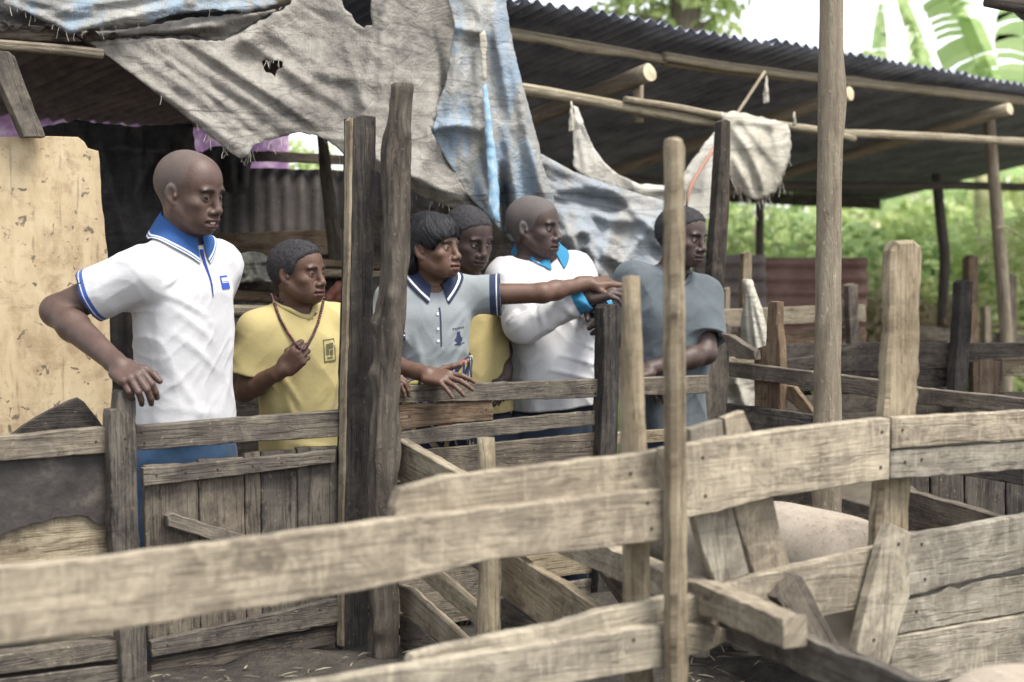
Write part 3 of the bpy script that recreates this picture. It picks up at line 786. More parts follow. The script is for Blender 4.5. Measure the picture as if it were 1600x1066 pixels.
def pdepth(plane, off=0.0):
    a, n = plane.a + plane.n * off, plane.n
    k = (a - CAMP) @ n
    def f(X, Y):
        return k / (FWD @ n + ((X - 800) / FPX) * (RGT @ n) + ((533 - Y) / FPX) * (UPV @ n))
    return f

def tarp_mat(name, base, dirt, pale, extra=None, amt=.5, trans=0.0):
    t = NT(name)
    p = t.uv()
    g = t.noise(p, 3.2, 8, .68, .5)
    f = t.noise(p, 26, 7, .72)
    c = t.ramp(t.math('ADD', t.math('MULTIPLY', g, .6), t.math('MULTIPLY', f, .4)), [(.36, dirt), (.49, base), (.64, pale)])
    if extra:
        e = t.noise(t.map(p, (7, 2.2, 1), (4, 2, 0)), 1.0, 6, .7, .6)
        c = t.mix(t.math('MULTIPLY', t.ramp(e, [(.47, 0), (.58, 1)]), amt), c, extra)
    # creases from folding, and the woven tape
    for rot, sc in ((.5, 7), (-.75, 6), (1.35, 5)):
        w = t.noise(t.map(p, (.7, sc, 1), (rot * 3, 0, 0), (0, 0, rot)), 1.0, 2, .4, .15)
        ln = t.ramp(w, [(.494, 0), (.5, .5), (.506, 0)])
        c = t.mix(ln, c, tuple(v * .35 for v in dirt))
    spk = t.noise(p, 75, 3, .6)
    c = t.mix(t.ramp(spk, [(.62, 0), (.7, .45)]), c, tuple(v * .6 for v in dirt))
    t.inp('Base Color', c)
    wr = t.noise(p, 16, 6, .7, 1.2)
    wv = t.n('TexWave', wave_type='BANDS'); t.put(wv.inputs['Vector'], p); wv.inputs['Scale'].default_value = 60
    t.bump(t.math('ADD', t.math('MULTIPLY', wr, 1.0), t.math('ADD', t.math('MULTIPLY', f, .6), t.math('MULTIPLY', wv.outputs['Fac'], .05))), .8, .02)
    m = t.done(.62, .35)
    if trans:
        tr = t.n('BsdfTranslucent'); t.put(tr.inputs['Color'], c)
        mx = t.n('MixShader'); mx.inputs[0].default_value = trans
        t.nt.links.new(t.b.outputs[0], mx.inputs[1]); t.nt.links.new(tr.outputs[0], mx.inputs[2]); t.nt.links.new(mx.outputs[0], t.out.inputs['Surface'])
    return m
M['tarp'] = tarp_mat('grey_tarp', (.215, .2, .178), (.11, .104, .095), (.32, .302, .268), None, .5, .12)
M['tarpblue'] = tarp_mat('worn_blue_tarp', (.25, .25, .238), (.14, .14, .14), (.37, .36, .335), (.2, .29, .39), .7, .12)
M['tarpdrape'] = tarp_mat('grey_blue_tarp', (.22, .22, .215), (.155, .155, .16), (.30, .29, .27), (.2, .25, .31), .5)
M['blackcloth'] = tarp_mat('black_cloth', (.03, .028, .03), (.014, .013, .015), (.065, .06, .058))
M['sack'] = tarp_mat('white_woven_sack', (.46, .43, .36), (.27, .245, .195), (.60, .57, .49), None, .5, .22)
M['net'] = tarp_mat('white_net_cloth', (.82, .80, .74), (.62, .60, .53), (.88, .87, .83), None, .5, .6)

TP = Plane(140, 4.98, 850, 5.75)
dT = pdepth(TP)
tarp = cloth('grey_tarpaulin', [(138, 66), (180, 62), (233, 60), (300, 62), (348, 64), (381, 47), (452, 8), (470, -20), (720, -20), (714, 40), (706, 90), (698, 130), (684, 176), (674, 205), (690, 236), (712, 272), (735, 312), (764, 340), (742, 330), (701, 324), (668, 312), (639, 298), (610, 280), (588, 268), (566, 262), (544, 250), (528, 232), (512, 220), (499, 214), (468, 206), (440, 214), (400, 224), (392, 232), (390, 243), (375, 247), (362, 240), (345, 226), (300, 190), (262, 160), (230, 134), (190, 104), (150, 74)],
    lambda X, Y: dT(X, Y) - .10 * np.exp(-((X - 600) / 70) ** 2) + .10 * np.exp(-((X - 700) / 25) ** 2 - ((Y - 60) / 120) ** 2) - .0006 * np.clip(Y - 60, 0, 400) + .10 * np.exp(-((Y - 330) / 30) ** 2) * (X > 560),
    [(180, 66, 440, 60, 14, .03), (200, 80, 400, 225, 13, .035, 6), (255, 74, 460, 205, 12, .035, 4), (320, 74, 520, 190, 13, .035, -6), (150, 75, 390, 240, 9, .03),
     (455, 12, 340, 90, 22, .05), (400, 30, 560, 140, 14, .02), (655, -10, 642, 250, 26, .06, 6), (618, -10, 560, 230, 18, .035, -5), (585, 40, 560, 200, 11, .03),
     (500, 80, 450, 200, 16, .03), (540, 60, 590, 240, 14, .03), (690, 150, 640, 290, 16, .045, 8), (560, 250, 690, 300, 16, .05, 6), (520, 215, 640, 260, 14, .04, 5), (470, 110, 600, 130, 10, .02), (632, -10, 612, 270, 12, .05, -4), (668, -10, 690, 160, 11, .05), (690, 60, 655, 290, 11, .045, 5), (600, -10, 585, 250, 10, .04, 4), (300, 70, 500, 200, 8, .03), (230, 70, 420, 215, 7, .025), (380, 60, 540, 170, 9, .03), (560, 235, 720, 310, 9, .04)],
    M['tarp'], None, 4, (.017, 30, .010, 10), (2.6, 1, .55), holes=[[(409, 95), (420, 93), (430, 95), (441, 94), (440, 106), (433, 112), (430, 121), (424, 114), (413, 112)], [(534, -4), (556, -8), (579, -6), (581, 38), (570, 44), (556, 36), (549, 22), (538, 14)]], seed=4)
tag(tarp, 'large dirty grey tarpaulin with a small hole hanging above the people', 'tarpaulin', kind='thing')

dB = pdepth(TP, -.06)
tb = cloth('folded_blue_tarpaulin', [(6, -30), (7, 9), (25, 13), (42, 18), (61, 30), (85, 40), (111, 54), (135, 47), (162, 42), (200, 40), (233, 37), (262, 25), (280, 18), (334, 15), (385, 20), (412, 14), (439, 7), (460, -30)],
    lambda X, Y: pdepth(LS, -.03)(X, Y), [(10, 4, 110, 46, 9, .04), (110, 46, 300, 4, 9, .05), (20, -6, 105, 14, 7, .03), (105, 14, 260, -10, 7, .035), (200, 36, 430, 6, 7, .03), (60, 20, 200, 20, 6, .02)],
    M['tarpblue'], None, 4, (.01, 24, .005, 8), (2.5, 1, -.2), seed=12)
tag(tb, 'pale blue folded tarpaulin along the top left edge', 'tarpaulin', kind='thing')
tr = cloth('rolled_tarpaulin_edge', [(130, 50), (200, 46), (290, 30), (350, 24), (420, 18), (452, 8), (381, 47), (345, 66), (300, 56), (233, 56), (180, 60), (136, 66)],
    lambda X, Y: pdepth(TP, .05)(X, Y), [(135, 56, 345, 40, 9, .07), (300, 40, 450, 12, 10, .04)], M['tarp'], None, 4, (.01, 22, .005, 8), (2.5, 1, -.1), seed=15)
tag(tr, 'rolled grey tarpaulin edge lying along the eave below the blue sheet', 'tarpaulin', kind='thing')

bk = cloth('gap_shade_backing', [(-120, -60), (500, -60), (490, 40), (440, 70), (300, 74), (140, 72), (0, 66), (-120, 62)], lambda X, Y: pdepth(LS, .16)(X, Y), [(0, 10, 200, 40, 12, .04), (200, 30, 450, 0, 12, .04)], M['blackcloth'], None, 8, (.02, 30, .008, 12), seed=91)  # added sheet: its black stands in for shade in the gaps between the tarpaulins
tag(bk, 'added black backing standing in for the shade between the folded tarpaulins top left', 'shade backing', kind='thing')
dR = pdepth(Plane(690, 5.42, 850, 5.72))
t2 = cloth('draped_blue_tarpaulin', [(694, -20), (711, 37), (705, 74), (697, 124), (681, 173), (672, 204), (697, 248), (730, 305), (763, 338), (784, 363), (800, 378), (830, 380), (872, 372), (866, 314), (850, 264), (837, 206), (817, 136), (802, 74), (786, -20)],
    lambda X, Y: dR(X, Y) + .14 * np.exp(-((X - 782 - (Y - 200) * .05) / 9) ** 2) * np.clip((Y - 250) / 60, 0, 1),
    [(745, -10, 752, 60, 14, .05), (800, 80, 845, 300, 15, .075, -4), (770, 20, 800, 200, 9, .045), (757, 150, 776, 340, 7, .06), (720, 60, 700, 190, 12, .05), (738, 80, 712, 210, 10, .04), (680, 202, 745, 200, 9, .075, 5), (790, 200, 812, 350, 13, .06), (830, 230, 858, 340, 10, .05), (745, 120, 735, 200, 8, .035), (705, 40, 755, 52, 9, .045), (725, 230, 765, 330, 10, .03)],
    M['tarpblue'], None, 3.2, (.022, 24, .011, 9), (1, 2.6, -.15), seed=21)
tag(t2, 'worn blue tarpaulin hanging in vertical folds beside the grey one', 'tarpaulin', kind='thing')
t = NT('blue_tape')
t.inp('Base Color', t.ramp(t.noise(t.uv(), 18, 5, .7), [(.35, (.14, .24, .34)), (.55, (.24, .37, .48)), (.7, (.40, .41, .40))]))
t.bump(t.noise(t.uv(), 40, 4), .3, .01)
M['tape'] = t.done(.6, .3)
cloth('blue_edge', [(754, 136), (760, 130), (772, 220), (778, 270), (781, 350), (772, 344), (764, 320), (762, 270), (758, 200)], lambda X, Y: dR(X, Y) - .10, [(760, 140, 774, 340, 5, .02)], M['tape'], t2, 3, (.006, 18, .003, 8), seed=5)
cloth('strap', [(750, 54), (758, 48), (762, 66), (759, 84), (760, 124), (754, 128), (752, 84), (749, 70)], lambda X, Y: dR(X, Y) - .09, [], M['sack'], t2, 3, (.004, 18, .002, 8), seed=6)

dS = pdepth(Plane(840, 5.85, 1050, 6.2))
t3 = cloth('slumped_tarpaulin', [(835, 238), (850, 243), (895, 268), (930, 280), (957, 289), (1000, 304), (1040, 314), (1075, 330), (1080, 400), (1070, 520), (980, 560), (870, 560), (850, 430), (846, 330)],
    lambda X, Y: dS(X, Y) - .0012 * np.clip(Y - 250, 0, 200),
    [(850, 250, 1040, 322, 14, .09, -6), (860, 300, 960, 300, 12, .07, 6), (880, 330, 1030, 345, 13, .08, -5), (960, 300, 1050, 400, 13, .07, 5), (905, 350, 990, 420, 12, .08, -8), (880, 345, 900, 420, 10, .08, 5), (920, 380, 940, 450, 9, .08), (950, 350, 930, 430, 9, .06, 6), (1040, 330, 960, 420, 14, .07), (870, 370, 930, 360, 8, .06)],
    M['tarpdrape'], None, 4, (.045, 30, .03, 12), (2.2, 1, .45), seed=33)
tag(t3, 'crumpled grey-blue tarpaulin slumped behind the white-shirted man', 'tarpaulin', kind='thing')

n1 = cloth('white_net_hammock', [(896, 165), (903, 168), (907, 179), (916, 205), (929, 233), (944, 254), (962, 270), (996, 287), (1037, 290), (1056, 282), (1070, 267), (1090, 240), (1118, 203), (1120, 260), (1112, 330), (1104, 345), (1074, 330), (1037, 316), (980, 298), (940, 284), (925, 281), (905, 270), (896, 260)],
    lambda X, Y: pdepth(SP, .02)(X, Y) - .0009 * np.clip(X - 900, 0, 220), [(898, 168, 915, 270, 5, .02), (905, 190, 990, 290, 6, .05, 8), (1110, 215, 1070, 300, 8, .03), (1110, 220, 1095, 330, 7, .03), (1000, 300, 1060, 296, 7, .04)],
    M['net'], None, 3.5, (.015, 20, .006, 8), (1, 2.2, .2), seed=41)
tag(n1, 'white net cloth slung like a hammock between two ties', 'cloth', kind='thing')
sk = cloth('hanging_sack', [(1124, 176), (1150, 174), (1202, 186), (1231, 194), (1234, 210), (1236, 230), (1232, 256), (1222, 280), (1212, 298), (1199, 307), (1178, 312), (1165, 306), (1155, 297), (1140, 277), (1136, 240), (1134, 205)],
    lambda X, Y: pdepth(SP, -.08)(X, Y) - .06 * np.sin(np.clip((X - 1130) / 105, 0, 1) * np.pi) * np.clip((Y - 170) / 60, 0, 1),
    [(1130, 182, 1228, 200, 6, .03), (1140, 195, 1190, 290, 9, .05, 7), (1160, 190, 1205, 250, 8, .045), (1205, 190, 1212, 285, 8, .055, 6), (1228, 205, 1222, 280, 6, .05), (1148, 250, 1176, 306, 8, .05), (1185, 255, 1192, 300, 6, .05)],
    M['sack'], None, 3.5, (.012, 26, .006, 9), (1, 2.4, .35), seed=46)
tag(sk, 'dirty white sack thrown over the shed pole', 'sack', kind='thing')
rope_m = NT('orange_cord'); rope_m.inp('Base Color', (.30, .155, .115)); M['cord'] = rope_m.done(.7)
tag(log('orange_cord', [SP.off(-.18).hit(1120, 226), SP.off(-.2).hit(1098, 258), SP.off(-.22).hit(1074, 296), SP.off(-.22).hit(1073, 322)], [.008, .008, .009, .006], M['cord'], None, sides=8), 'orange cord tied to the slanted post beside the net', 'cord', kind='thing')
for k, (x, y, y2, w) in enumerate([(893, 158, 205, 4.5), (1197, 118, 160, 4.5), (1241, 175, 195, 2.5)]):
    o = cloth('rag_strip', [(x - 1, y), (x + 1, y), (x + w, y2 - 8), (x + w, y2), (x - w, y2 + 2), (x - w, y2 - 12)], lambda X, Y: pdepth(SP, -.04)(X, Y), [(x, y, x + 1, y2, 2, .02)], M['sack'], None, 2, (.006, 10, .003, 5), seed=50 + k)
    tag(o, ['grey rag strip dangling beside the net tie', 'grey rag strip dangling from the eave pole above the sack', 'short rag strip dangling right of the sack'][k], 'rag', kind='thing')

bc = cloth('black_hanging_cloth', [(60, 200), (120, 188), (150, 192), (210, 198), (300, 193), (306, 240), (300, 300), (290, 350), (270, 420), (150, 440), (120, 400), (110, 260)],
    lambda X, Y: pdepth(Plane(60, 5.45, 300, 5.75))(X, Y), [(120, 190, 165, 300, 9, .05), (150, 195, 200, 380, 10, .05), (220, 200, 215, 340, 8, .05), (260, 200, 200, 330, 9, .05), (295, 205, 250, 330, 8, .05), (180, 230, 280, 240, 7, .03)],
    M['blackcloth'], None, 4, (.03, 22, .012, 9), (1, 1.8, .2), seed=61)
tag(bc, 'black crumpled cloth hanging behind the left man', 'cloth', kind='thing')
bc2 = cloth('black_hanging_coat', [(318, 236), (345, 228), (376, 240), (392, 246), (390, 280), (386, 303), (370, 304), (350, 298), (330, 310), (318, 290)],
    lambda X, Y: pdepth(LW, -.25)(X, Y), [(330, 240, 335, 300, 7, .05), (360, 240, 365, 300, 7, .05), (382, 246, 380, 300, 6, .04)], M['blackcloth'], None, 4, (.03, 22, .01, 9), (1, 2, .1), seed=63)
tag(bc2, 'black garment hanging on the corrugated wall below the tarpaulin tip', 'garment', kind='thing')
M['rags'] = tarp_mat('grey_rags', (.16, .155, .13), (.05, .048, .042), (.3, .29, .25))
rg = cloth('rag_heap', [(338, 436), (345, 408), (365, 398), (388, 393), (410, 396), (428, 408), (445, 420), (470, 428), (480, 440), (340, 442)],
    lambda X, Y: pdepth(LT, -.02)(X, Y) - .0025 * np.clip(Y - 395, 0, 60), [(375, 400, 385, 435, 6, .06), (395, 400, 405, 432, 6, .06), (350, 415, 370, 440, 6, .05), (415, 410, 440, 436, 6, .05)], M['rags'], None, 3, (.06, 16, .03, 7), seed=66)
tag(rg, 'heap of grey rags on the timber behind the boy', 'rags', kind='thing')
M['redrag'] = tarp_mat('red_rag', (.2, .07, .05), (.1, .04, .035), (.28, .12, .085))
rr = cloth('red_rag', [(508, 470), (514, 452), (528, 440), (548, 436), (556, 450), (550, 474), (525, 478)], lambda X, Y: pdepth(LT, -.2)(X, Y), [(515, 470, 535, 442, 5, .04), (530, 474, 548, 440, 5, .04)], M['redrag'], None, 3, (.03, 14, .01, 7), seed=68)
tag(rr, 'red rag hanging behind the boy beside the dark post', 'rag', kind='thing')
ws = cloth('tied_white_sack', [(1159, 444), (1161, 436), (1175, 437), (1178, 446), (1190, 480), (1200, 520), (1203, 548), (1185, 552), (1170, 546), (1157, 536), (1158, 500), (1163, 470)],
    lambda X, Y: W(0, 0, 1)[1] * 0 + 5.75 - .05 * np.sin(np.clip((X - 1157) / 46, 0, 1) * np.pi), [(1166, 445, 1168, 540, 4, .03), (1170, 445, 1182, 545, 4, .035), (1173, 445, 1196, 540, 4, .035), (1165, 450, 1160, 530, 3, .02)], M['sack'], None, 2.5, (.012, 14, .005, 6), (1, 3, 0), seed=71)
tag(ws, 'white sack tied by its neck to a stake', 'sack', kind='thing')
ws2 = cloth('white_sheeting', [(1075, 560), (1100, 545), (1140, 560), (1180, 590), (1190, 640), (1150, 660), (1080, 680), (1070, 620)], lambda X, Y: 5.75 + X * 0, [(1090, 560, 1095, 660, 6, .06), (1120, 570, 1115, 660, 6, .05), (1150, 590, 1165, 640, 6, .06)], M['sack'], None, 4, (.04, 22, .015, 9), seed=74)
tag(ws2, 'dirty white sheeting bunched behind the slanted post', 'sheeting', kind='thing')

# ================================================================== pens farther back on the right
fp = thing('far_pen_fence', W(1400, 640, 5.8) * [1, 1, 0], 'dark wavy-topped board fence behind the round pole', 'fence')
T1 = Plane(1220, 5.6, 1600, 6.1)
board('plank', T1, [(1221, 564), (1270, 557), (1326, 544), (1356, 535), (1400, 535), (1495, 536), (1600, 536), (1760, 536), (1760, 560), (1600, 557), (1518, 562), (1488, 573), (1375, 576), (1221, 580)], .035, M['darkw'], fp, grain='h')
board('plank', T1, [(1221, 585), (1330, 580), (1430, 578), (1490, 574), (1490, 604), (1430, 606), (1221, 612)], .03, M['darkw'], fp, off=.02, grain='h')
board('plank', T1, [(1221, 620), (1500, 612), (1760, 615), (1760, 660), (1500, 660), (1221, 665)], .03, M['grey'], fp, off=.02, grain='h')
board('plank', T1, [(1520, 566), (1534, 563), (1566, 565), (1567, 590), (1560, 619), (1522, 619)], .03, M['brown'], fp, off=-.03, grain='v')
board('plank', T1, [(1566, 561), (1600, 560), (1760, 560), (1760, 588), (1600, 589), (1566, 587)], .05, M['tan'], fp, off=.06, grain='h')
board('post', T1, [(1502, 442), (1508, 437), (1521, 440), (1518, 520), (1511, 612), (1508, 700), (1488, 700), (1491, 611), (1498, 520)], .05, M['darkw'], fp, off=-.06, grain='v')
bp = thing('back_pen_fence', W(1240, 560, 6.8) * [1, 1, 0], 'pale top board on short stakes behind the tied sack', 'fence')
T2 = Plane(1126, 6.6, 1360, 6.9)
board('plank', T2, [(1120, 484), (1230, 480), (1353, 476), (1354, 503), (1230, 507), (1120, 513)], .035, M['tan'], bp, grain='h')
board('plank', T2, [(1120, 520), (1353, 512), (1353, 532), (1120, 545)], .03, M['brown'], bp, off=.03, grain='h')
board('plank', T2, [(1120, 560), (1353, 545), (1353, 570), (1120, 590)], .03, M['tan'], bp, off=.03, grain='h')
board('stake', T2, [(1325, 446), (1332, 443), (1340, 445), (1341, 480), (1346, 560), (1330, 560), (1328, 500)], .04, M['grey'], bp, off=-.05, grain='v')
board('stake', T2, [(1162, 396), (1169, 393), (1175, 396), (1175, 470), (1177, 560), (1160, 560), (1161, 450)], .04, M['tan'], bp, off=.04, grain='v')
board('stake', T2, [(1134, 452), (1141, 449), (1141, 500), (1132, 500)], .03, M['pole'], bp, off=.04, grain='v')
beam('plank', T2.hit(1210, 560) , T2.hit(1210, 560) + np.array([1.9, .1, -.02]), .03, .14, M['grey'], bp)
rs = thing('metal_sheet_fence', W(1250, 520, 8.9) * [1, 1, 0], 'rusty corrugated sheets standing as a low fence before the greenery', 'fence')
q = W(1085, 398, 8.8)
corrugated('zinc_sheet', q + [0, 0, -.72], np.array([0, 0, 1.0]), np.array([1, .12, 0]), .72, .46, M['oldzinc'], rs, pitch=.09, amp=.012)
q = W(1190, 400, 8.86)
corrugated('rusty_sheet', q + [0, 0, -.72], np.array([0, 0, 1.0]), np.array([1, .1, 0]), .71, .68, M['rust'], rs, pitch=.09, amp=.012)
ff = thing('distant_fence', W(1520, 520, 10) * [1, 1, 0], 'distant weathered fence of stakes and boards at the right edge', 'fence')
T3 = Plane(1430, 9.6, 1700, 10.4)
board('plank', T3, [(1437, 508), (1500, 516), (1600, 522), (1700, 528), (1700, 542), (1437, 532)], .03, M['grey'], ff, grain='h')
board('plank', T3, [(1475, 497), (1545, 506), (1700, 516), (1700, 524), (1475, 508)], .03, M['brown'], ff, off=.3, grain='h')
board('stake', T3, [(1514, 404), (1521, 398), (1529, 402), (1529, 540), (1513, 540)], .06, M['brown'], ff, off=-.1, grain='v')
board('stake', T3, [(1575, 432), (1582, 428), (1589, 432), (1588, 540), (1573, 540)], .06, M['grey'], ff, off=-.1, grain='v')
board('stake', T3, [(1540, 480), (1548, 478), (1550, 540), (1540, 540)], .05, M['tan'], ff, off=-.1, grain='v')

tag(log('yellow_cord', [SP.off(.2).hit(1556, 356), SP.off(.2).hit(1570, 353), SP.off(.2).hit(1576, 358), SP.off(.1).hit(1600, 372), SP.off(0).hit(1640, 392)], [.006, .006, .006, .005, .005], M['stick'], None, sides=7), 'thin yellowish cord tied round the light shed post', 'cord', kind='thing')

log('ridge_pole', [TP.off(.06).hit(380, 10), TP.off(.06).hit(520, -22), TP.off(.06).hit(700, -24), TP.off(.06).hit(860, -30)], [.03, .03, .028, .026], M['pole'], ld)
log('post', [(*TP.off(.12).hit(700, 300)[:2], 0), TP.off(.12).hit(700, 200), TP.off(.12).hit(702, -20)], [.04, .038, .034], M['darkpole'], ld)

def threads(parent, pts, plane_off, n, lmin, lmax, mat, seed=3):
    r = random.Random(seed); V, F = [], []
    for k in range(n):
        i = r.randrange(len(pts) - 1); f = r.random()
        x, y = pts[i][0] * (1 - f) + pts[i + 1][0] * f, pts[i][1] * (1 - f) + pts[i + 1][1] * f
        p = plane_off(x, y); L = r.uniform(lmin, lmax); w = .0009
        cur = np.array([r.uniform(-.35, .35), r.uniform(-.2, .2), -1.0]); k0 = len(V)
        for j in range(5):
            V.append(p - RGT * w); V.append(p + RGT * w)
            p = p + cur * L / 4; cur = cur + np.array([r.uniform(-.4, .4), r.uniform(-.3, .3), -.1])
        for j in range(4): F.append((k0 + 2 * j, k0 + 2 * j + 1, k0 + 2 * j + 3, k0 + 2 * j + 2))
    o = mesh_obj('frayed_threads', V, F, mat, parent); o['kind'] = 'stuff'
thm = NT('frayed_thread'); thm.inp('Base Color', (.34, .32, .28)); M['thread'] = thm.done(.8)
threads(tarp, [(230, 134), (300, 190), (345, 226), (375, 247), (392, 236), (440, 214), (499, 214), (544, 250), (588, 268), (639, 298), (701, 324), (742, 330)], lambda x, y: TP.off(-.10).hit(x, y - 2), 46, .012, .05, M['thread'])
threads(tarp, [(412, 95), (424, 94), (438, 95)], lambda x, y: TP.off(-.08).hit(x, y), 9, .008, .03, M['thread'], 8)
threads(tb, [(7, 9), (42, 18), (85, 40), (111, 54), (162, 42), (233, 37), (334, 15)], lambda x, y: LS.off(-.06).hit(x, y - 1), 15, .01, .04, M['thread'], 5)
threads(sk, [(1140, 277), (1155, 297), (1178, 312), (1199, 307), (1222, 280), (1236, 230)], lambda x, y: SP.off(-.12).hit(x, y - 2), 26, .03, .10, M['thread'], 6)
threads(n1, [(925, 281), (980, 298), (1037, 314), (1074, 330), (1104, 345)], lambda x, y: SP.off(-.12).hit(x, y - 2), 18, .03, .08, M['thread'], 7)
# ================================================================== greenery
def leaf_mat(name, a, b, trans=.5, midrib=None):
    t = NT(name)
    info = t.n('NewGeometry')
    f = t.noise(t.geo(), 2.2, 4, .6)
    r = t.math('ADD', t.math('MULTIPLY', f, .6), t.math('MULTIPLY', info.outputs['Random Per Island'], .4))
    c = t.ramp(r, [(.3, a), (.7, b)])
    t.inp('Base Color', c)
    m = t.done(.5, .35)
    tr = t.n('BsdfTranslucent'); t.put(tr.inputs['Color'], c)
    mx = t.n('MixShader'); mx.inputs[0].default_value = trans
    t.nt.links.new(t.b.outputs[0], mx.inputs[1]); t.nt.links.new(tr.outputs[0], mx.inputs[2]); t.nt.links.new(mx.outputs[0], t.out.inputs['Surface'])
    return m
M['banana'] = leaf_mat('banana_leaf', (.30, .43, .18), (.48, .58, .29))
M['leafA'] = leaf_mat('bright_leaf', (.30, .40, .15), (.50, .58, .27))
M['leafB'] = leaf_mat('deep_leaf', (.17, .26, .10), (.33, .43, .19))
M['leafC'] = leaf_mat('yellow_leaf', (.46, .52, .25), (.62, .66, .38))
M['leafD'] = leaf_mat('dry_leaf', (.30, .24, .15), (.52, .45, .32))
t = NT('banana_stem'); t.inp('Base Color', t.ramp(t.noise(t.map(t.objc(), (3, 3, 14)), 1, 4), [(.3, (.2, .2, .09)), (.7, (.42, .4, .24))])); M['bstem'] = t.done(.6)
M['trunk'] = bark_mat('tree_bark', (.06, .05, .04), (.13, .11, .09), (.22, .19, .15))

def banana_leaf(base, direc, length, width, droop, parent, torn=True):
    d = np.asarray(direc, float); d /= np.linalg.norm(d)
    side = np.cross(d, [0, 0, 1.0]); 
    if np.linalg.norm(side) < .05: side = np.array([1.0, 0, 0])
    side /= np.linalg.norm(side)
    n = 26
    P = [np.asarray(base, float)]
    cur = d.copy()
    for i in range(n):
        cur = cur + np.array([0, 0, -droop / n]); cur /= np.linalg.norm(cur)
        P.append(P[-1] + cur * length / n)
    V, F = [], []
    for i in range(n + 1):
        f = i / n
        V += [P[i] - side * .012 * (1 - f), P[i] + side * .012 * (1 - f)]
    for i in range(n): F.append((2 * i, 2 * i + 1, 2 * i + 3, 2 * i + 2))
    st = int(n * .18)
    for s in (-1, 1):
        sag = random.uniform(.1, .5)
        for i in range(st, n):
            f0, f1 = (i - st) / (n - st), (i + 1 - st) / (n - st)
            w0, w1 = width * math.sin(math.pi * min(1, f0 * .93 + .05)) ** .55, width * math.sin(math.pi * min(1, f1 * .93 + .05)) ** .55
            if torn and random.random() < .3: sag = random.uniform(.05, .9)
            gap = .12 if torn and random.random() < .35 else 0.0
            ax = (P[i + 1] - P[i])
            out = side * s * .9 + ax / np.linalg.norm(ax) * .35
            o0 = out * w0 + np.array([0, 0, -w0 * sag]); o1 = out * w1 * (1 - gap) + np.array([0, 0, -w1 * sag])
            k = len(V)
            m0, m1 = P[i], P[i + 1] - ax * gap
            V += [m0, m1, m0 + o0 * .5 + np.array([0, 0, w0 * .06]), m1 + o1 * .5 + np.array([0, 0, w1 * .06]), m0 + o0, m1 + o1]
            F += [(k, k + 1, k + 3, k + 2), (k + 2, k + 3, k + 5, k + 4)]
    return mesh_obj('leaf', V, F, M['banana'], parent)

def banana_plant(x, y, h, leaves, label, size=1.0, seed=0):
    random.seed(seed)
    r = thing('banana_plant', (x, y, 0), label, 'banana plant', 'banana plants behind the shed')
    log('pseudostem', [(x, y, -.05), (x + .04, y, h * .5), (x, y, h)], [.14 * size, .11 * size, .07 * size], M['bstem'], r, sides=12, step=.25)
    for k in range(leaves):
        a = k * 2.4 + random.uniform(-.4, .4)
        el = random.uniform(.5, 2.2)
        banana_leaf((x, y, h - .08), (math.cos(a), math.sin(a), el), random.uniform(1.6, 2.4) * size, random.uniform(.22, .32) * size, random.uniform(1.0, 2.4), r)
    return r

def leaf_cloud(name, centres, n, size, mat, parent, squash=.8, flat=0.0):
    """many small folded leaves spread through ellipsoid clumps: centres (x,y,z,r)"""
    V = np.zeros((n, 6, 3)); F = []
    tot = sum(c[3] ** 2 for c in centres)
    w = np.array([c[3] ** 2 / tot for c in centres])
    ci = rng.choice(len(centres), n, p=w)
    C = np.array(centres)[ci]
    d = rng.normal(size=(n, 3)); d /= np.linalg.norm(d, axis=1)[:, None]
    rr = rng.uniform(.35, 1.0, n) ** .6
    pos = C[:, :3] + d * (C[:, 3] * rr)[:, None] * np.array([1, 1, squash])
    ax = rng.normal(size=(n, 3)) + d * .8 + np.array([0, 0, -.5]); ax /= np.linalg.norm(ax, axis=1)[:, None]
    sd = np.cross(ax, rng.normal(size=(n, 3))); sd /= np.linalg.norm(sd, axis=1)[:, None]
    nm = np.cross(ax, sd)
    L = size * rng.uniform(.6, 1.3, n)[:, None]
    V[:, 0] = pos; V[:, 1] = pos + ax * L * .5 + sd * L * .24 + nm * L * .08; V[:, 2] = pos + ax * L * .5; V[:, 3] = pos + ax * L * .5 - sd * L * .24 + nm * L * .08
    V[:, 4] = pos + ax * L - nm * L * .1; V[:, 5] = pos + ax * L * .1
    b = np.arange(n)[:, None] * 6
    F = np.concatenate([b + [0, 1, 2], b + [2, 1, 4], b + [0, 2, 3], b + [2, 4, 3]])
    return mesh_obj(name, V.reshape(-1, 3), F, mat, parent)

def bush(x, y, h, rad, mat, label, n=1400, size=.11, cat='bush', group='bushes behind the shed', seed=0, name='bush'):
    random.seed(seed)
    r = thing(name, (x, y, 0), label, cat, group)
    cs = []
    for k in range(9):
        a = random.uniform(0, 6.28); q = rad * random.uniform(.2, .8)
        cs.append((x + math.cos(a) * q, y + math.sin(a) * q, random.uniform(.25, .9) * h, rad * random.uniform(.3, .55)))
    leaf_cloud('crown', cs, n, size, mat, r)
    for k in range(4):
        c = cs[k]
        log('stem', [(x + .1 * k - .15, y, 0), ((x + c[0]) / 2, (y + c[1]) / 2, c[2] * .6), (c[0], c[1], c[2])], [.035, .022, .01], M['trunk'], r, sides=7, step=.2)
    return r

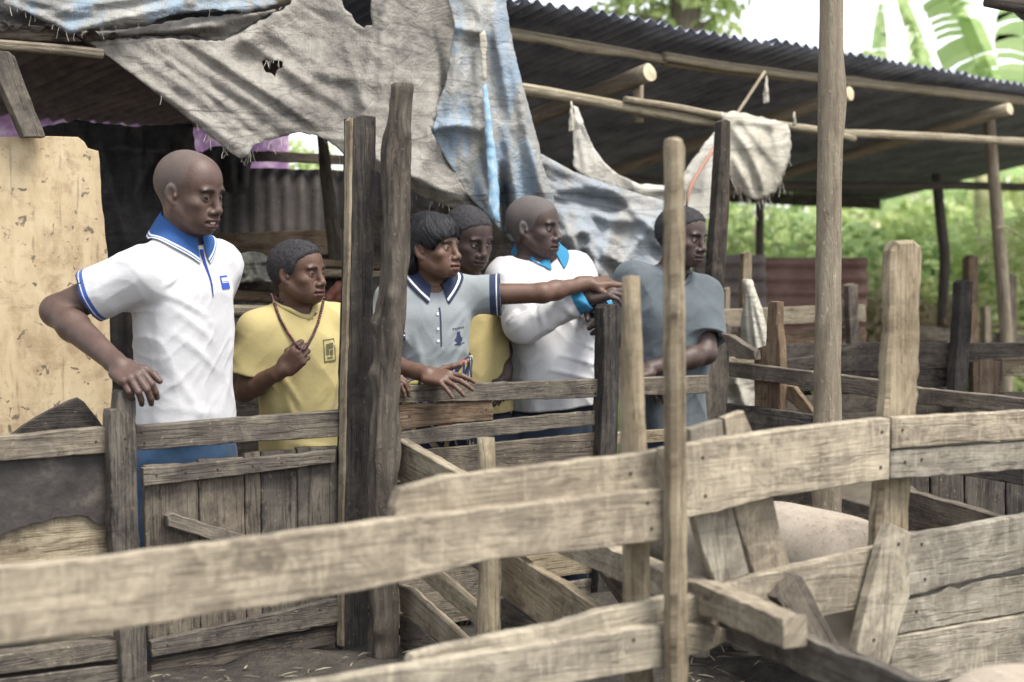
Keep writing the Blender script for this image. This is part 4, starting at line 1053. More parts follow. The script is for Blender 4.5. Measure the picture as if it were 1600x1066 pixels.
def at(px, d): return (px - 800) / FPX * d
LBL = 'background banana plant %s'
banana_plant(at(1530, 13.5), 13.5, 2.35, 6, 'tall banana plant rising above the shed roof near the right edge', .9, 3)
banana_plant(at(1650, 12.5), 12.5, 2.4, 6, 'banana plant at the right edge with leaves above the roof', .95, 8)
banana_plant(at(1365, 15), 15, 1.9, 5, 'banana plant with one narrow upright leaf over the roof', .8, 5)
banana_plant(at(1260, 13), 13, 1.0, 7, 'low banana plant behind the round pole under the shed roof', .9, 11)
banana_plant(at(1420, 14), 14, 1.1, 8, 'low banana plant seen between the pole and the wavy post', 1.0, 14)
banana_plant(at(1560, 15.5), 15.5, 1.3, 8, 'banana plant seen low behind the light shed post', 1.0, 17)
banana_leaf((at(1364, 14.6), 14.6, 2.1), (.02, 0, 1), 2.0, .11, .1, bpy.data.objects['banana_plant.002'])
banana_leaf((at(1490, 13.2), 13.2, 2.5), (-.28, 0, 1), 1.7, .24, .5, bpy.data.objects['banana_plant'])
banana_leaf((at(1560, 12.9), 12.9, 2.4), (-.3, -.2, 1), 1.9, .3, .9, bpy.data.objects['banana_plant.001'])
banana_leaf((at(1580, 12.9), 12.9, 2.4), (.3, -.2, 1), 1.9, .3, 1.0, bpy.data.objects['banana_plant.001'])
banana_leaf((at(1590, 12.6), 12.6, 2.3), (-.30, 0, 1), 2.1, .30, .5, bpy.data.objects['banana_plant.001'])
banana_leaf((at(1600, 12.6), 12.6, 2.2), (-.02, 0, 1), 2.0, .30, .6, bpy.data.objects['banana_plant.001'])
banana_leaf((at(1455, 13.4), 13.4, 2.2), (-.12, 0, 1), 1.9, .26, .5, bpy.data.objects['banana_plant'])
for i, (px, d, h, rad, m, lab) in enumerate([
    (1150, 11.5, 1.7, 1.0, 'leafA', 'bright bush behind the slanted post'), (1225, 12.5, 2.0, 1.1, 'leafB', 'darker bush left of the round pole'),
    (1340, 12, 1.6, 1.0, 'leafC', 'yellow-green bush right of the round pole'), (1410, 16, 2.3, 1.4, 'leafA', 'bright tall bush between round pole and wavy post'),
    (1500, 12.2, 1.5, .9, 'leafB', 'feathery dark bush behind the wavy post'), (1570, 13.2, 1.8, 1.1, 'leafA', 'bright bush behind the light shed post'),
    (1650, 11.5, 2.0, 1.1, 'leafC', 'yellow-green bush at the right edge'), (985, 11.5, 2.4, 1.2, 'leafC', 'pale bush seen below the shed roof above the net'),
    (1080, 13.5, 2.3, 1.2, 'leafA', 'green bush between the net and the sack'), (1300, 17, 2.6, 1.6, 'leafC', 'far pale bush behind the round pole'),
    (1500, 18, 2.8, 1.8, 'leafC', 'far pale bush behind the banana plants'), (1650, 17, 2.8, 1.7, 'leafA', 'far green bush beyond the right edge'), (480, 12.5, 2.6, .9, 'leafA', 'green bush glimpsed beside the purple house'), (1425, 11.4, 1.15, .5, 'leafD', 'dry straw-coloured clump behind the broad near post'), (1270, 11.8, 1.3, .5, 'leafD', 'dry straw-coloured clump left of the round pole'), (1385, 13, 1.5, .7, 'leafB', 'dark feathery bush right of the round pole')]):
    bush(at(px, d), d, h, rad, M[m], lab, n=1700, size=.13 if d < 15 else .2, seed=100 + i)

# tree above the roof
tr_ = thing('leafy_tree', (at(1070, 14), 14, 0), 'leafy tree with dark trunk above the shed roof', 'tree')
tx, ty = at(1075, 14), 14
log('trunk', [(tx + .1, ty, -.05), (tx, ty, 2.2), (tx - .05, ty, 4.0), (tx + .1, ty, 6.0)], [.2, .17, .14, .08], M['trunk'], tr_, step=.3)
cs = [(at(x, 14), 14 + random.uniform(-.5, .5), CAM_Z + (430 - y) * 14 / FPX, r) for x, y, r in [(955, 15, .22), (990, 30, .3), (1020, 0, .35), (1005, 62, .22), (1045, 70, .3), (1085, 60, .28), (1110, 30, .25), (1120, 75, .15), (1060, -60, .7), (960, -60, .5), (1120, -50, .5), (1100, -140, .9), (1000, -160, .9), (1180, 90, .12)]]
leaf_cloud('crown', cs, 2600, .17, M['leafA'], tr_)
for c in cs[:8]: log('branch', [(tx, ty, c[2] - .25), ((tx + c[0]) / 2, ty, c[2] - .1), c[:3]], [.05, .03, .01], M['trunk'], tr_, sides=7, step=.2)

# grass
def blades(name, n, x0, x1, y0, y1, h, mat):
    x = rng.uniform(x0, x1, n); y = rng.uniform(y0, y1, n)
    P = np.stack([x, y, np.zeros(n)], -1)
    a = rng.uniform(0, 6.28, n); s = np.stack([np.cos(a), np.sin(a), 0 * a], -1) * .012
    l = np.stack([np.cos(a + 1.5), np.sin(a + 1.5), 0 * a], -1)
    hh = (h * rng.uniform(.4, 1.3, n))[:, None]
    up = np.array([0, 0, 1.0])
    V = np.stack([P - s, P + s, P + up * hh * .6 + l * hh * .15 + s * .7, P + up * hh * .6 + l * hh * .15 - s * .7, P + up * hh + l * hh * .5], 1)
    b = np.arange(n)[:, None] * 5
    F = [tuple(f) for f in b + [0, 1, 2, 3]] + [tuple(f) for f in b + [3, 2, 4]]
    return mesh_obj(name, V.reshape(-1, 3), F, mat)
g = blades('grass', 16000, at(900, 10), 8.5, 9.6, 20, .35, M['leafC'])
tag(g, 'bright tall grass growing beyond the sheds', 'grass', kind='stuff')
hd = thing('hedge', (5, 24, 0), 'pale far-off greenery closing the view behind the bushes', 'greenery'); hd['kind'] = 'stuff'
cs = [(x, 24 + random.uniform(-1, 1), random.uniform(.5, 3.2), 1.5) for x in np.linspace(-7, 16, 34)]
leaf_cloud('foliage', cs, 9000, .34, M['leafC'], hd)
random.seed(77)
# ================================================================== continuous surfaces from distance fields (people, pigs)
def nrmz(v):
    v = np.asarray(v, float); return v / np.linalg.norm(v)

class Frame:
    """origin + axes (columns); x = the figure's left, y = forward, z = up"""
    def __init__(s, o, x, y, z, sc=1.0): s.o = np.asarray(o, float); s.A = np.stack([nrmz(x), nrmz(y), nrmz(z)], 1); s.s = sc
    def loc(s, P): return (P - s.o) @ s.A / s.s
    def w(s, *p): return s.o + s.A @ (np.asarray(p, float).reshape(3) * s.s)
    def d(s, *p): return s.A @ np.asarray(p, float).reshape(3)
    def sub(s, o, x, y, z, sc=1.0): return Frame(s.w(*o), s.d(*x), s.d(*y), s.d(*z), s.s * sc)

def face_frame(o, yaw, pitch=0.0, roll=0.0, sc=1.0):
    """yaw 0 looks at the camera, 90 to picture right; pitch down"""
    y, p, r = R(yaw), R(pitch), R(roll)
    f = np.array([math.sin(y) * math.cos(p), -math.cos(y) * math.cos(p), -math.sin(p)])
    l = np.array([math.cos(y), math.sin(y), 0])
    u = np.cross(f, l); u = u if u[2] > 0 else -u
    l, u = l * math.cos(r) + u * math.sin(r), u * math.cos(r) - l * math.sin(r)
    return Frame(o, l, f, u, sc)

class SDF:
    def __init__(s): s.ops = []
    def op(s, kind, f, lo, hi, k=0.0): s.ops.append((kind, f, None if lo is None else np.asarray(lo, float), None if hi is None else np.asarray(hi, float), k)); return s
    # --- primitives
    def cone(s, a, b, ra, rb, k=.02, kind='u'):
        a, b = np.asarray(a, float), np.asarray(b, float); ab = b - a; L2 = max(ab @ ab, 1e-12)
        def f(P):
            t = np.clip((P - a) @ ab / L2, 0, 1)
            return np.linalg.norm(P - a - t[:, None] * ab, axis=1) - (ra + (rb - ra) * t)
        m = max(ra, rb)
        return s.op(kind, f, np.minimum(a, b) - m, np.maximum(a, b) + m, k)
    def chain(s, pts, rs, k=.02, kind='u'):
        for i in range(len(pts) - 1): s.cone(pts[i], pts[i + 1], rs[i], rs[i + 1], k, kind)
        return s
    def ell(s, fr, c, r, k=.02, kind='u', ax=None):
        o = fr.w(*c); A = fr.A if ax is None else fr.A @ ax; r = np.asarray(r, float) * fr.s
        def f(P):
            q = (P - o) @ A
            k0 = np.linalg.norm(q / r, axis=1); k1 = np.linalg.norm(q / (r * r), axis=1) + 1e-9
            return k0 * (k0 - 1) / k1
        m = r.max()
        return s.op(kind, f, o - m, o + m, k)
    def box(s, fr, c, h, rd, k=.01, kind='u'):
        o = fr.w(*c); A = fr.A; h = np.asarray(h, float) * fr.s; rd = rd * fr.s
        def f(P):
            q = np.abs((P - o) @ A) - h + rd
            return np.linalg.norm(np.maximum(q, 0), axis=1) + np.minimum(q.max(1), 0) - rd
        m = np.linalg.norm(h)
        return s.op(kind, f, o - m, o + m, k)
    def loft(s, fr, z, rx, ry, cx=None, cy=None, n=2.4, k=.03, kind='u'):
        z, rx, ry = (np.asarray(v, float) for v in (z, rx, ry)); cx = np.zeros_like(z) if cx is None else np.asarray(cx, float); cy = np.zeros_like(z) if cy is None else np.asarray(cy, float)
        zz = np.linspace(z[0], z[-1], 80)
        def sm(v):
            t = np.interp(zz, z, v)
            kr = np.ones(9) / 9; e = np.pad(t, 4, mode='edge'); return np.convolve(e, kr, 'valid')
        tx, ty, tcx, tcy = sm(rx), sm(ry), sm(cx), sm(cy)
        def f(P):
            q = fr.loc(P)
            h = np.clip(q[:, 2], z[0], z[-1])
            a, b = np.interp(h, zz, tx), np.interp(h, zz, ty)
            u, v = np.abs(q[:, 0] - np.interp(h, zz, tcx)) / a, np.abs(q[:, 1] - np.interp(h, zz, tcy)) / b
            rr = (u ** n + v ** n) ** (1 / n)
            d = (rr - 1) * (np.minimum(a, b) * .6 + .4 * np.where(rr > 1e-6, (a * u + b * v) / (u + v + 1e-6), a))
            e = np.abs(q[:, 2] - h)
            return np.where(e > 0, np.sqrt(np.maximum(d, 0) ** 2 + e ** 2) + np.minimum(d, 0) * (e <= 0), d) * fr.s
        m = (max(rx.max(), ry.max()) + max(np.abs(cx).max(), np.abs(cy).max())) * fr.s
        ends = np.array([fr.w(0, 0, z[0]), fr.w(0, 0, z[-1])])
        return s.op(kind, f, ends.min(0) - m, ends.max(0) + m, k)
    def sleeve(s, a, b, ra, rb, end, ax, inner, k=.045, mid=None, rm=None):
        """tube open at end: cones a-(mid)-b cut square at end, hollow near its mouth"""
        segs = [(np.asarray(a, float), np.asarray(b, float), ra, rb)] if mid is None else [(np.asarray(a, float), np.asarray(mid, float), ra, rm), (np.asarray(mid, float), np.asarray(b, float), rm, rb)]
        end, ax = np.asarray(end, float), nrmz(ax)
        def cn(P, a, b, r1, r2):
            ab = b - a; t = np.clip((P - a) @ ab / (ab @ ab), 0, 1)
            return np.linalg.norm(P - a - t[:, None] * ab, axis=1) - (r1 + (r2 - r1) * t)
        def f(P):
            d = cn(P, *segs[0])
            for g in segs[1:]:
                e = cn(P, *g); h = np.clip(.5 + .5 * (e - d) / .03, 0, 1); d = e + (d - e) * h - .03 * h * (1 - h)
            al = (P - end) @ ax
            return np.maximum(np.maximum(d, al), -cn(P, end + ax * .05, end - ax * .04, inner, inner * .95))
        m = max(ra, rb, rm or 0); q = np.array([g[0] for g in segs] + [g[1] for g in segs])
        return s.op('u', f, q.min(0) - m, q.max(0) + m, k)
    def half(s, p, n):
        """keep the side away from n"""
        p, n = np.asarray(p, float), nrmz(n)
        return s.op('i', lambda P: (P - p) @ n, None, None, 0)
    def disp(s, f): s.ops.append(('d', f, None, None, 0)); return s
    def func(s, kind, f, lo, hi, k): return s.op(kind, f, lo, hi, k)
    # --- evaluation
    def ev(s, P, margin=.04):
        d = np.full(len(P), 1.0)
        for kind, f, lo, hi, k in s.ops:
            if kind == 'd':
                d = d + f(P); continue
            if lo is None: m = slice(None); Q = P
            else:
                mm = margin + k
                m = np.nonzero(np.all((P > lo - mm) & (P < hi + mm), axis=1))[0]
                if len(m) == 0: continue
                Q = P[m]
            e = f(Q); c = d[m]
            if kind == 'u':
                if k > 0:
                    h = np.clip(.5 + .5 * (e - c) / k, 0, 1); r = e + (c - e) * h - k * h * (1 - h)
                else: r = np.minimum(c, e)
            elif kind == 's':
                e = -e
                if k > 0:
                    h = np.clip(.5 - .5 * (e - c) / k, 0, 1); r = e + (c - e) * h + k * h * (1 - h)
                else: r = np.maximum(c, e)
            else:
                r = np.maximum(c, e)
            d[m] = r
        return d
    def bounds(s):
        lo = np.min([o[2] for o in s.ops if o[0] == 'u'], axis=0); hi = np.max([o[3] for o in s.ops if o[0] == 'u'], axis=0)
        return lo, hi
    def grad(s, P, e=.0015):
        K = np.array([[1, -1, -1], [-1, -1, 1], [-1, 1, -1], [1, 1, 1.0]])
        return sum(k * s.ev(P + k * e)[:, None] for k in K) / (4 * e)
    def push_out(s, P, off):
        P = np.array(P, float)
        for _ in range(9):
            d = s.ev(P, .12); m = d < off
            if not m.any(): break
            g = s.grad(P[m], .004); g /= (np.linalg.norm(g, axis=1)[:, None] + 1e-6)
            P[m] += g * (off - d[m])[:, None]
        return P
    def surf(s, P, direc, off=0.0, maxd=.6):
        """march from points P along direc to the surface"""
        P = np.atleast_2d(np.array(P, float)); direc = np.atleast_2d(np.asarray(direc, float)); direc = direc / np.linalg.norm(direc, axis=1)[:, None]
        direc = np.broadcast_to(direc, P.shape)
        t = np.zeros(len(P)); live = np.ones(len(P), bool)
        for _ in range(160):
            i = np.nonzero(live)[0]
            if len(i) == 0: break
            d = s.ev(P[i] + direc[i] * t[i][:, None], .05)
            hit = (d < .0005) | (t[i] > maxd)
            t[i] += np.where(hit, 0, np.minimum(d * .7, .025))
            live[i[hit]] = False
        return P + direc * (t - off)[:, None]
    def mesh(s, h, lo=None, hi=None, newton=1):
        blo, bhi = s.bounds()
        lo = blo - 3 * h if lo is None else np.asarray(lo, float); hi = bhi + 3 * h if hi is None else np.asarray(hi, float)
        B = 8
        nc = np.ceil((hi - lo) / (h * B)).astype(int) + 1
        n = nc * B
        ci = np.stack(np.meshgrid(*[np.arange(k) for k in nc], indexing='ij'), -1).reshape(-1, 3)
        cd = s.ev(lo + (ci + .5) * h * B, margin=B * h * 2.2)
        act = np.abs(cd) < B * h * 1.3
        D6 = np.repeat(np.where(cd < 0, -1.0, 1.0).astype(np.float32), B ** 3).reshape(len(ci), B ** 3)
        oi = np.stack(np.meshgrid(*[np.arange(B)] * 3, indexing='ij'), -1).reshape(1, -1, 3)
        ai = np.nonzero(act)[0]
        PB = (lo + (ci[ai][:, None, :] * B + oi) * h)
        blo = lo + ci[ai] * B * h; bhi = blo + B * h
        d = np.full(PB.shape[:2], 1.0)
        for kind, f, olo, ohi, k in s.ops:
            if kind == 'd':
                m = np.abs(d) < .012 + 2 * h
                d[m] += f(PB[m]); continue
            if olo is None: bi = slice(None)
            else:
                mm = 3 * h + k
                bi = np.nonzero(np.all((bhi > olo - mm) & (blo < ohi + mm), axis=1))[0]
                if len(bi) == 0: continue
            Q = PB[bi]; c = d[bi]
            e = f(Q.reshape(-1, 3)).reshape(c.shape)
            if kind == 'u':
                if k > 0:
                    hh = np.clip(.5 + .5 * (e - c) / k, 0, 1); r = e + (c - e) * hh - k * hh * (1 - hh)
                else: r = np.minimum(c, e)
            elif kind == 's':
                e = -e
                if k > 0:
                    hh = np.clip(.5 - .5 * (e - c) / k, 0, 1); r = e + (c - e) * hh + k * hh * (1 - hh)
                else: r = np.maximum(c, e)
            else: r = np.maximum(c, e)
            d[bi] = r
        D6[ai] = d
        D = D6.reshape(*nc, B, B, B).transpose(0, 3, 1, 4, 2, 5).reshape(n)
        sg = D < 0
        cnt = np.zeros(np.array(n) - 1, np.uint8)
        for a in (0, 1):
            for b in (0, 1):
                for c in (0, 1): cnt += sg[a:n[0] - 1 + a, b:n[1] - 1 + b, c:n[2] - 1 + c]
        cells = np.argwhere((cnt > 0) & (cnt < 8))
        off = np.array([[a, b, c] for a in (0, 1) for b in (0, 1) for c in (0, 1)])
        vals = np.stack([D[cells[:, 0] + o[0], cells[:, 1] + o[1], cells[:, 2] + o[2]] for o in off], 1)
        acc = np.zeros((len(cells), 3)); num = np.zeros(len(cells))
        for i in range(8):
            for j in range(i + 1, 8):
                if np.abs(off[i] - off[j]).sum() != 1: continue
                va, vb = vals[:, i], vals[:, j]
                x = (va < 0) != (vb < 0)
                t = np.where(x, va / np.where(va == vb, 1, va - vb), 0)
                acc += np.where(x[:, None], off[i] + (off[j] - off[i]) * t[:, None], 0); num += x
        V = lo + (cells + acc / num[:, None]) * h
        cid = -np.ones(np.array(n) - 1, np.int32); cid[cells[:, 0], cells[:, 1], cells[:, 2]] = np.arange(len(cells))
        Fs = []
        for ax in range(3):
            sl0 = [slice(None)] * 3; sl1 = [slice(None)] * 3
            sl0[ax] = slice(0, -1); sl1[ax] = slice(1, None)
            a, b = sg[tuple(sl0)], sg[tuple(sl1)]
            e = np.argwhere(a != b)
            u, v = (ax + 1) % 3, (ax + 2) % 3
            e = e[(e[:, u] > 0) & (e[:, v] > 0) & (e[:, u] < n[u] - 1) & (e[:, v] < n[v] - 1)]
            fl = a[e[:, 0], e[:, 1], e[:, 2]]
            q = []
            for (du, dv) in ((-1, -1), (0, -1), (0, 0), (-1, 0)):
                w = e.copy(); w[:, u] += du; w[:, v] += dv; q.append(cid[w[:, 0], w[:, 1], w[:, 2]])
            q = np.stack(q, 1)
            q = np.where(fl[:, None], q, q[:, ::-1])
            Fs.append(q[(q >= 0).all(1)])
        F = np.concatenate(Fs)
        for _ in range(newton):
            d = s.ev(V, 4 * h); g = s.grad(V)
            g2 = np.maximum((g * g).sum(1), .25)
            st = g * (d / g2)[:, None]
            L = np.linalg.norm(st, axis=1); st *= np.minimum(1, .6 * h / np.maximum(L, 1e-9))[:, None]
            V = V - st
        return V, F

def sdf_obj(name, parts, mat, parent=None, attrs=None):
    """parts: list of (V,F); attrs: name -> function(V)"""
    Vs, Fs, o = [], [], 0
    for V, F in parts: Vs.append(V); Fs.append(F + o); o += len(V)
    V, F = np.concatenate(Vs), np.concatenate(Fs)
    me = bpy.data.meshes.new(name)
    me.vertices.add(len(V)); me.vertices.foreach_set('co', V.astype(np.float32).ravel())
    me.loops.add(F.size); me.loops.foreach_set('vertex_index', F.astype(np.int32).ravel())
    me.polygons.add(len(F)); me.polygons.foreach_set('loop_start', np.arange(0, F.size, 4, dtype=np.int32))
    me.polygons.foreach_set('use_smooth', np.ones(len(F), bool))
    me.update(calc_edges=True); me.validate()
    for k, f in (attrs or {}).items():
        a = me.attributes.new(k, 'FLOAT', 'POINT'); a.data.foreach_set('value', np.asarray(f(V), np.float32))
    me.materials.append(mat)
    ob = bpy.data.objects.new(name, me); COL.objects.link(ob)
    if parent is not None: set_parent(ob, parent)
    return ob

def sstep(a, b, x):
    t = np.clip((x - a) / (b - a), 0, 1); return t * t * (3 - 2 * t)
# ================================================================== people
def skin_mat(name, a, b, stub=(.035, .032, .036)):
    t = NT(name)
    p = t.objc()
    f = t.noise(p, 26, 5, .6); g = t.noise(p, 220, 3, .6)
    c = t.ramp(t.math('ADD', t.math('MULTIPLY', f, .7), t.math('MULTIPLY', g, .3)), [(.35, a), (.65, b)])
    c = t.mix(t.attr('lip').outputs['Fac'], c, tuple(v * w for v, w in zip(a, (1.15, .8, .95))))
    c = t.mix(t.attr('brow').outputs['Fac'], c, (.012, .010, .011))
    hr = t.attr('stubble').outputs['Fac']
    sp = t.noise(p, 420, 2, .7)
    c = t.mix(t.math('MULTIPLY', hr, t.ramp(sp, [(.35, .45), (.65, 1.0)])), c, stub)
    c = t.mix(t.attr('tip').outputs['Fac'], c, tuple(min(1, v * 2.3 + .03) for v in b))
    t.inp('Base Color', c)
    t.inp('Subsurface Weight', .08); t.b.inputs['Subsurface Radius'].default_value = (.012, .005, .003)
    t.inp('Roughness', t.math('ADD', t.math('ADD', .36, t.math('MULTIPLY', f, .28)), t.math('MULTIPLY', hr, .35)))
    t.bump(t.math('ADD', g, t.math('MULTIPLY', hr, t.math('MULTIPLY', sp, 2.0))), .4, .0025)
    return t.done(.5, .34)
M['skin1'] = skin_mat('skin_brown', (.056, .033, .026), (.088, .054, .043), (.085, .077, .072))
M['skin2'] = skin_mat('skin_warm_brown', (.073, .038, .026), (.110, .061, .042))
M['skin3'] = skin_mat('skin_deep_brown', (.039, .025, .022), (.066, .042, .036), (.10, .095, .095))

def hair_mat(name, a, b, rough=.75, spec=.3, sc=320):
    t = NT(name)
    p = t.objc()
    n = t.noise(p, sc, 3, .7)
    t.inp('Base Color', t.ramp(n, [(.35, a), (.65, b)]))
    t.bump(n, .9, .004)
    return t.done(rough, spec)
M['hair'] = hair_mat('short_black_hair', (.010, .009, .011), (.045, .042, .047))
M['hairs'] = hair_mat('sleek_black_hair', (.004, .004, .006), (.009, .010, .014), .42, .35, 220)
t = NT('eye_white'); t.inp('Base Color', (.34, .30, .27)); M['eyew'] = t.done(.25, .5)
t = NT('eye_iris'); t.inp('Base Color', (.012, .008, .006)); M['eyed'] = t.done(.12, .6)
t = NT('teeth'); t.inp('Base Color', (.68, .63, .54)); M['teeth'] = t.done(.3, .5)

def cloth_mat(name, col, cuff=None, var=.12, dirt=None, rough=.9):
    """plain knitted cloth; cuff: list of (distance from sleeve end in m, colour)"""
    t = NT(name)
    p = t.objc()
    f = t.noise(p, 9, 6, .65); g = t.noise(p, 420, 2, .6)
    lo = tuple(v * (1 - var) for v in col); hi = tuple(min(.92, v * (1 + var)) for v in col)
    c = t.ramp(t.math('ADD', t.math('MULTIPLY', f, .6), t.math('MULTIPLY', g, .4)), [(.35, lo), (.65, hi)])
    if dirt:
        d = t.noise(p, 14, 6, .7)
        c = t.mix(t.ramp(d, [(.56, 0), (.7, .5)]), c, dirt)
    if cuff:
        a = t.attr('cuff').outputs['Fac']
        m = None
        nd = t.n('ValToRGB'); t.put(nd.inputs['Fac'], t.math('MULTIPLY', a, 10.0))
        cr = nd.color_ramp; cr.interpolation = 'CONSTANT'
        while len(cr.elements) < len(cuff) + 1: cr.elements.new(.5)
        for e, (ps, cc) in zip(cr.elements, cuff + [(cuff[-1][0] + .0001, None)]):
            e.position = ps * 10; e.color = (*cc, 1) if cc else (0, 0, 0, 0)
        c = t.mix(nd.outputs['Alpha'], c, nd.outputs['Color'])
    t.inp('Base Color', c)
    t.inp('Sheen Weight', .1)
    t.bump(t.math('ADD', t.math('MULTIPLY', g, .4), t.noise(p, 60, 5, .6, .6)), .3, .004)
    return t.done(rough, .2)

HL_CROP = [(-.14, -.075), (-.06, -.072), (-.032, -.04), (-.008, -.012), (.012, -.012), (.024, .012), (.034, .040), (.052, .056), (.075, .073), (.1, .085)]
HL_BALD = [(-.14, -.06), (-.06, -.055), (-.03, -.02), (-.01, .0), (.01, .01), (.016, .05), (.018, .08), (.02, .3)]

EYE = (.0315, .0655, -.001)
def head_sdf(S, H, jaw=1.0, nose=1.0, lips=1.0, smile=False, cheek=1.0, skull=1.0, broad=1.0):
    """sculpts a head in frame H: origin midway between the eyes' level and the skull's middle"""
    e = lambda c, r, k=.02, kind='u', ax=None: S.ell(H, c, r, k * H.s, kind, ax)
    e((0, -.026, .036), (.0755 * skull, .098, .083), .01)
    e((0, -.055, .018), (.070, .068, .070), .02)
    e((0, .024, .030), (.062, .057, .070), .03)                     # forehead
    e((0, .018, -.038), (.0600 * broad, .058, .064), .03)
    e((0, .026, -.074 * jaw), (.048 * broad, .046, .034), .025)      # jaw
    for x in (-1, 1):
        S.cone(H.w(x * .058 * broad, -.010, -.046), H.w(x * .027, .054, -.093 * jaw), .016 * H.s, .016 * H.s, .026 * H.s)
        e((x * .045 * cheek, .050, -.024), (.019, .020, .016), .024)   # cheekbone
        e((x * .030, .058, -.056), (.020, .019, .026), .022)          # cheek
        e((x * .027, .0735, .0205), (.024, .0095, .0075), .014)       # brow ridge
    e((0, .072, -.098 * jaw), (.018, .013, .013), .018)            # chin
    e((0, .074, -.067), (.029, .017, .027), .018)                  # muzzle
    for x in (-1, 1): e((x * .033, .0895, .0015), (.0175, .0165, .0125), .016, 's')    # sockets
    S.cone(H.w(0, .078, .010), H.w(0, .0955, -.030), .0085 * H.s, .0125 * nose * H.s, .014 * H.s)
    e((0, .0985, -.0355), (.0145 * nose, .0105, .0105), .008)
    for x in (-1, 1):
        e((x * .0165 * nose, .088, -.0405), (.0105 * nose, .0115, .0088), .007)
        e((x * .0085, .0955, -.0475), (.0048, .0055, .0036), .003, 's')
        # eyelids with an almond opening
        S.ell(H, (x * EYE[0], EYE[1], EYE[2]), (.0148, .0142, .0132), .005 * H.s)
        S.ell(H, (x * (EYE[0] + .0005), EYE[1] + .016, EYE[2] - .0006), (.0138, .0140, .0040), .0010 * H.s, 's')
    up = -.0625 if not smile else -.0615
    lo = -.0780 if not smile else -.0815
    e((0, .0880, up), (.0245 if not smile else .027, .0115, .0078 * lips), .006)
    e((0, .0860, lo), (.0215 if not smile else .025, .0115, .0090 * lips), .006)
    S.ell(H, (0, .096, (up + lo) / 2), (.0225 if not smile else .026, .012, .0014 if not smile else .0048), .003 * H.s, 's')
    for x in (-1, 1):
        e((x * .026, .082, (up + lo) / 2), (.0035, .005, .0035), .005, 's')
        a = R(22) * x                                                # ears
        ax = np.array([[math.cos(a), math.sin(a), 0], [-math.sin(a), math.cos(a), 0], [0, 0, 1.0]]).T
        tilt = np.array([[1, 0, 0], [0, math.cos(.18), -math.sin(.18)], [0, math.sin(.18), math.cos(.18)]])
        A = ax @ tilt
        e((x * .0765, -.018, -.008), (.0075, .0185, .0300), .006, 'u', A)
        e((x * .0830, -.013, -.006), (.0065, .0110, .0185), .004, 's', A)
        e((x * .0755, -.003, -.012), (.005, .005, .007), .004)
        e((x * .0735, -.010, -.034), (.006, .009, .008), .006)

def head_attrs(H, jaw=1.0, smile=False, hl=None, stub=0.0, beard=0.0):
    def rel(V): return H.loc(V)
    def lip(V):
        q = rel(V); up, lo = (-.0625, -.0780) if not smile else (-.0615, -.0815)
        d = np.sqrt((q[:, 0] / .028) ** 2 + ((q[:, 2] - (up + lo) / 2) / (.0185 if not smile else .0205)) ** 2)
        return .85 * sstep(1.0, .75, d) * (q[:, 1] > .074) * (np.abs(q[:, 2]) < .1)
    def brow(V):
        q = rel(V); x = np.abs(q[:, 0])
        zc = .0195 + .005 * sstep(.012, .032, x) - .007 * sstep(.034, .052, x)
        return .8 * sstep(.0062, .0032, np.abs(q[:, 2] - zc)) * sstep(.010, .016, x) * sstep(.056, .046, x) * (q[:, 1] > .05) * (np.abs(q[:, 2]) < .04)
    def stubble(V):
        q = rel(V); r = np.zeros(len(V))
        hd = (np.linalg.norm(q, axis=1) < .19) & (q[:, 2] > -.09)
        if hl is not None:
            z0 = np.interp(q[:, 1], [a for a, b in hl], [b for a, b in hl])
            r = stub * sstep(-.006, .012, q[:, 2] - z0) * hd
        if beard:
            b = sstep(.0045, .002, np.abs(q[:, 2] + .0545 + .35 * np.abs(q[:, 0]) ** 1.0 * .35)) * (np.abs(q[:, 0]) < .028) * (q[:, 1] > .08)
            b = np.maximum(b, sstep(.02, .012, np.sqrt(q[:, 0] ** 2 + (q[:, 2] + .098 * jaw) ** 2)) * (q[:, 1] > .06))
            r = np.maximum(r, beard * b * hd)
        return r
    return {'lip': lip, 'brow': brow, 'stubble': stubble}

def eyes(parent, H, gaze=(0, 1, 0)):
    gz = nrmz(gaze)
    for x in (-1, 1):
        c = np.array([x * EYE[0], EYE[1], EYE[2]])
        V, F, mi = [], [], []
        n, m = 16, 14
        z = gz; a = nrmz(np.cross(z, [0, 0, 1.0])); b = np.cross(z, a)
        for i in range(m + 1):
            th = math.pi * i / m
            for j in range(n):
                ph = 2 * math.pi * j / n
                V.append(H.w(*(c + .0130 * (z * math.cos(th) + (a * math.cos(ph) + b * math.sin(ph)) * math.sin(th)))))
        for i in range(m):
            for j in range(n): F.append((i * n + j, i * n + (j + 1) % n, (i + 1) * n + (j + 1) % n, (i + 1) * n + j)); mi.append(1 if i < 3 else 0)
        o = mesh_obj('eye', V, F, [M['eyew'], M['eyed']], parent, smooth=True)
        o.data.polygons.foreach_set('material_index', np.array(mi, dtype=np.int32))

